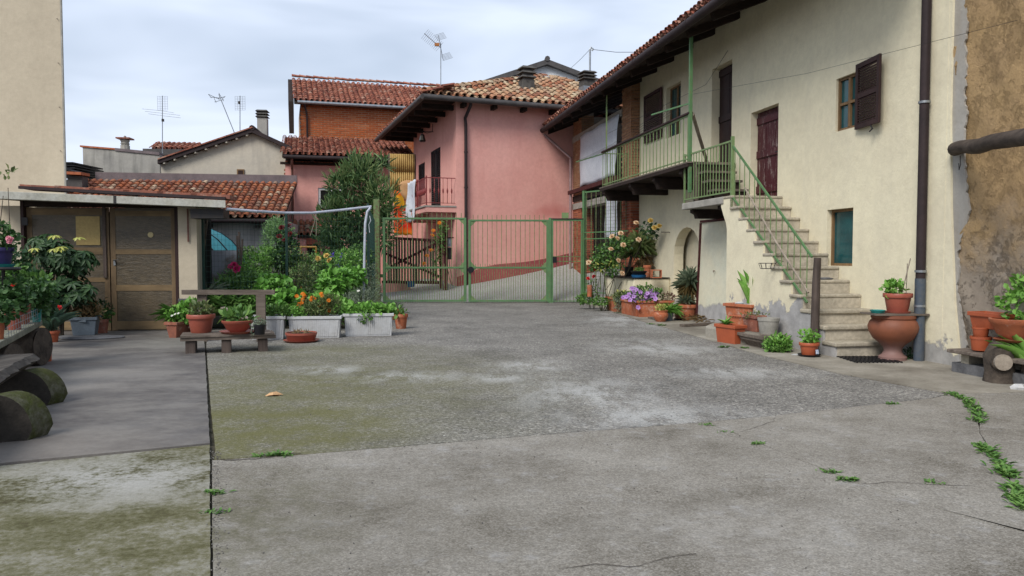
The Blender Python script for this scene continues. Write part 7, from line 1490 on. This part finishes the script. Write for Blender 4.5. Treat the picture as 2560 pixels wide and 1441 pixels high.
foliage(rb, RB_, 900, .085, .055, G['mid'], 'oval', .1, .1, 0, .25); foliage(rb, RB_, 350, .08, .05, G['dark'], 'oval', .1, .1); foliage(rb, [bl(1500,665,19.3,16,18), bl(1535,655,19.2,16,10)], 70, .07, .05, G['yellow'], 'oval', 0, .2)
stems(rb, b0, [at(u, v, 19.4) for u, v in ((1545,600),(1515,630),(1490,650),(1530,665),(1520,600),(1500,690),(1540,690),(1480,700),(1612,575),(1625,560))], .012, M['stem'], 'stem', .25)
for u, v in ((1552,584),(1543,597),(1596,600),(1558,613),(1527,624),(1545,652),(1472,657),(1555,684),(1590,558),(1626,552),(1636,570),(1648,566),(1530,592)): flower(rb, 'yellow' if u > 1620 else 'peach', at(u, v, 18.9), .145)
rr_ = plant('rose_bush', 'small sparse red rose by the foot of the mesh panel', 'rose', 1478, 20.0); stems(rr_, rr_.location, [at(1470,698,19.8), at(1486,692,19.8), at(1489,676,19.8), at(1500,720,19.8)], .009, M['stem'], 'stem', .15); foliage(rr_, [bl(1480,725,19.8,18,28)], 130, .06, .035, G['mid'])
for u, v in ((1470,697),(1485,692),(1488,675)): flower(rr_, 'red', at(u, v, 19.6), .12)
t = plant('ground_ivy', 'low dark leafy clump at the base of the mesh panel', 'plant', 1462, 19.9); foliage(t, [bl(1462,748,19.9,20,14), bl(1500,755,19.2,24,10)], 500, .06, .045, G['mid'], 'oval', .3)
tag(MB().lathe([(.02,0),(.06,0),(.07,.3),(.05,.3),(.04,.02)], at(1474,742,19.6)-Vector((0,0,.0)), 8).build('clay_tube', M['terracotta'], None, True), 'short clay tube standing beside the red rose', 'tube')
# ------------------------------------------------------------------ ground bits
lf = thing('dry_leaf', 'single curled tan leaf lying on the pebble paving', 'leaf', g(682, 990)); c = g(682, 990)+Vector((0,0,.01))
for a_, s in ((.1,1),(.5,.8),(-.5,.7),(2.9,.5),(.25,.9)):
    D = Vector((math.cos(a_), math.sin(a_)*.6, .22)); A = frames(np.array([list(c-D*.09)]), np.array([list(D)]), np.array([[.1,-.3,1]]), np.array([.19*s]), np.array([.075*s])); v_, f_ = LEAF['oval']; me = meshobj('leaf_lobe', v_, f_, MATS.get('tan_leaf') or leafmat('tan_leaf', (.50,.30,.15), (.58,.37,.19))); inst('leaf_lobe', me, lf, Matrix(A[0].tolist()))
def weeds(label, pts, n, spread, L, mat=None):
    n = int(n*1.7)
    P = []
    for k in range(n):
        i = random.randrange(len(pts)-1) if len(pts) > 1 else 0; t_ = random.random(); q = Vector(pts[i]).lerp(Vector(pts[min(i+1, len(pts)-1)]), t_); P.append((q.x+random.gauss(0,spread), q.y+random.gauss(0,spread), .004))
    P = np.array(P); n = len(P); th = rng.uniform(0, 6.28, n); D = np.stack([np.cos(th), np.sin(th), rng.uniform(.15,.9,n)],1); s = rng.uniform(.5,1.2,n)
    L = L*.72; o = place(None, frames(P, D, np.stack([-np.cos(th)*.5, -np.sin(th)*.5, np.ones(n)],1), L*s, L*.38*s), 'oval', mat or G['mid'], 0, 'weeds'); return tag(o, label, 'weeds', kind='stuff')
W3 = lambda *uv: [g(u, v) for u, v in uv]
weeds('chain of green weeds in the crack between slab and apron', W3((2372,985),(2415,1002),(2443,1030),(2448,1060)), 190, .028, .075); weeds('chain of green weeds further along the same crack', W3((2450,1115),(2475,1135),(2515,1180),(2520,1195)), 200, .026, .075); weeds('weeds in the crack at the slab edge by the stump side', W3((2525,1215),(2545,1250),(2565,1280)), 120, .03, .08)
for (u, v, lb, n, L) in ((655,1143,'small green weed in the broken joint corner',22,.06),(700,1140,'larger green weed beside the broken joint',42,.065),(540,1235,'weed with pale leaf in the long joint',26,.06),(543,1283,'little weed low in the long joint',16,.05),(2230,1012,'small weed on the joint of the wedge slab',24,.05),(2120,1203,'weed tuft on the diagonal crack',30,.06),(2070,1182,'flat weed tuft higher on the diagonal crack',24,.05),(2340,1210,'tiny weed on the thin side crack',12,.05),(1895,1112,'mossy weed strip on the diagonal crack',30,.04),(1767,1064,'moss tuft where the diagonal crack starts',20,.035),(1810,1082,'moss speck on the diagonal crack',14,.03),(1655,815,'weed rosette on the apron edge near the clay pots',26,.09),(1625,812,'small weed on the apron edge by the trough',16,.07),(1808,870,'weed rosette below the orange trough',22,.08),(1863,872,'blue green weed below the wooden trough',20,.07)):
    c = g(u, v); weeds(lb, [c-Vector((.05,0,0)), c+Vector((.05,0,0))], n, .018, L)
# cracks in the front slab: thin open lines
def crack(label, *uv, w_=.0035):
    P = []; pts = W3(*uv)
    for a, b in zip(pts, pts[1:]):
        k = max(2, int((b-a).length/.05)); P += [a.lerp(b, i/k)+Vector((random.gauss(0,.008), random.gauss(0,.008), .0075)) for i in range(k)]
    mb = MB()
    L_ = [p+Vector((0,random.uniform(.3,1)*w_,0)) for p in P]; R_ = [p-Vector((0,random.uniform(.3,1)*w_,0)) for p in P]; n = len(P)
    mb.add(L_+R_, [(i, i+1, n+i+1, n+i) for i in range(n-1)]); tag(mb.build('crack', M['soil']), label, 'crack', kind='structure')
crack('crack curving from the joint to the diagonal crack', (1940,1041),(1935,1055),(1890,1070),(1840,1085)); crack('thin crack across the wedge slab', (2150,1212),(2240,1208),(2330,1215),(2450,1218)); crack('hairline crack wandering across the wide worn slab', (1400,1428),(1490,1415),(1600,1420),(1660,1400),(1760,1385)); crack('broken joint corner crack', (530,1150),(600,1152),(680,1145),(740,1135),(765,1140), w_=.009)
# pebbles and crumbs lying about
n = 420; P = np.stack([rng.uniform(-2.2,4.2,n), rng.uniform(3.2,9.5,n), np.full(n,.006)],1); n2 = 260; q0 = np.array(g(530,1150)); P2 = np.stack([-2.15+.02*rng.normal(size=n2), rng.uniform(3.3,5.4,n2), np.full(n2,.004)],1); P2[:,0] = -.394*P2[:,1]+rng.normal(size=n2)*.02-.0; P = np.concatenate([P, P2]); n = len(P); s = rng.uniform(.003,.009,n)
v_, f_ = CUBE_V, CUBE_F; A = np.zeros((n,4,4)); A[:,3,3] = 1; Q = rng.normal(size=(n,3,3)); 
for i in range(n): u_, _, _ = np.linalg.svd(Q[i]); A[i,:3,:3] = u_*s[i]*np.array([1,.8,.6])
A[:,:3,3] = P; o = joined('grit', v_, f_, A, basic('grit', (.22,.21,.19), (.06,.055,.05), 60, .9, .2), None, False); tag(o, 'loose grit scattered on the paving', 'grit', kind='stuff')

# ------------------------------------------------------------------ repeats share a group
GROUPS = dict(tv_antenna='aerials on the roofs', potted_plant='potted plants round the yard', flower_pot='empty orange pots by the barn', clay_trough='clay troughs', clay_box='clay boxes by the stair', ribbed_planter='ribbed white planters',
    plastic_trough='orange plastic troughs', hydrangea='hydrangeas in the garden', garden_shrub='shrubs in the garden', rose_bush='roses by the mesh panel', weed_clump='weed clumps along the wall', pipe='plastic pipes of the fence', string='strings on the fence',
    cane_bundle='canes in the garden', chive_clump='onion tufts in the garden', board='loose boards on the apron', paper_scrap='scraps of white paper', overhead_wire='wires along the facade', concrete_slab='slabs of the yard')
for o in list(COL.objects):
    if o.parent is None and o.name.split('.')[0] in GROUPS and 'label' in o: o['group'] = GROUPS[o.name.split('.')[0]]
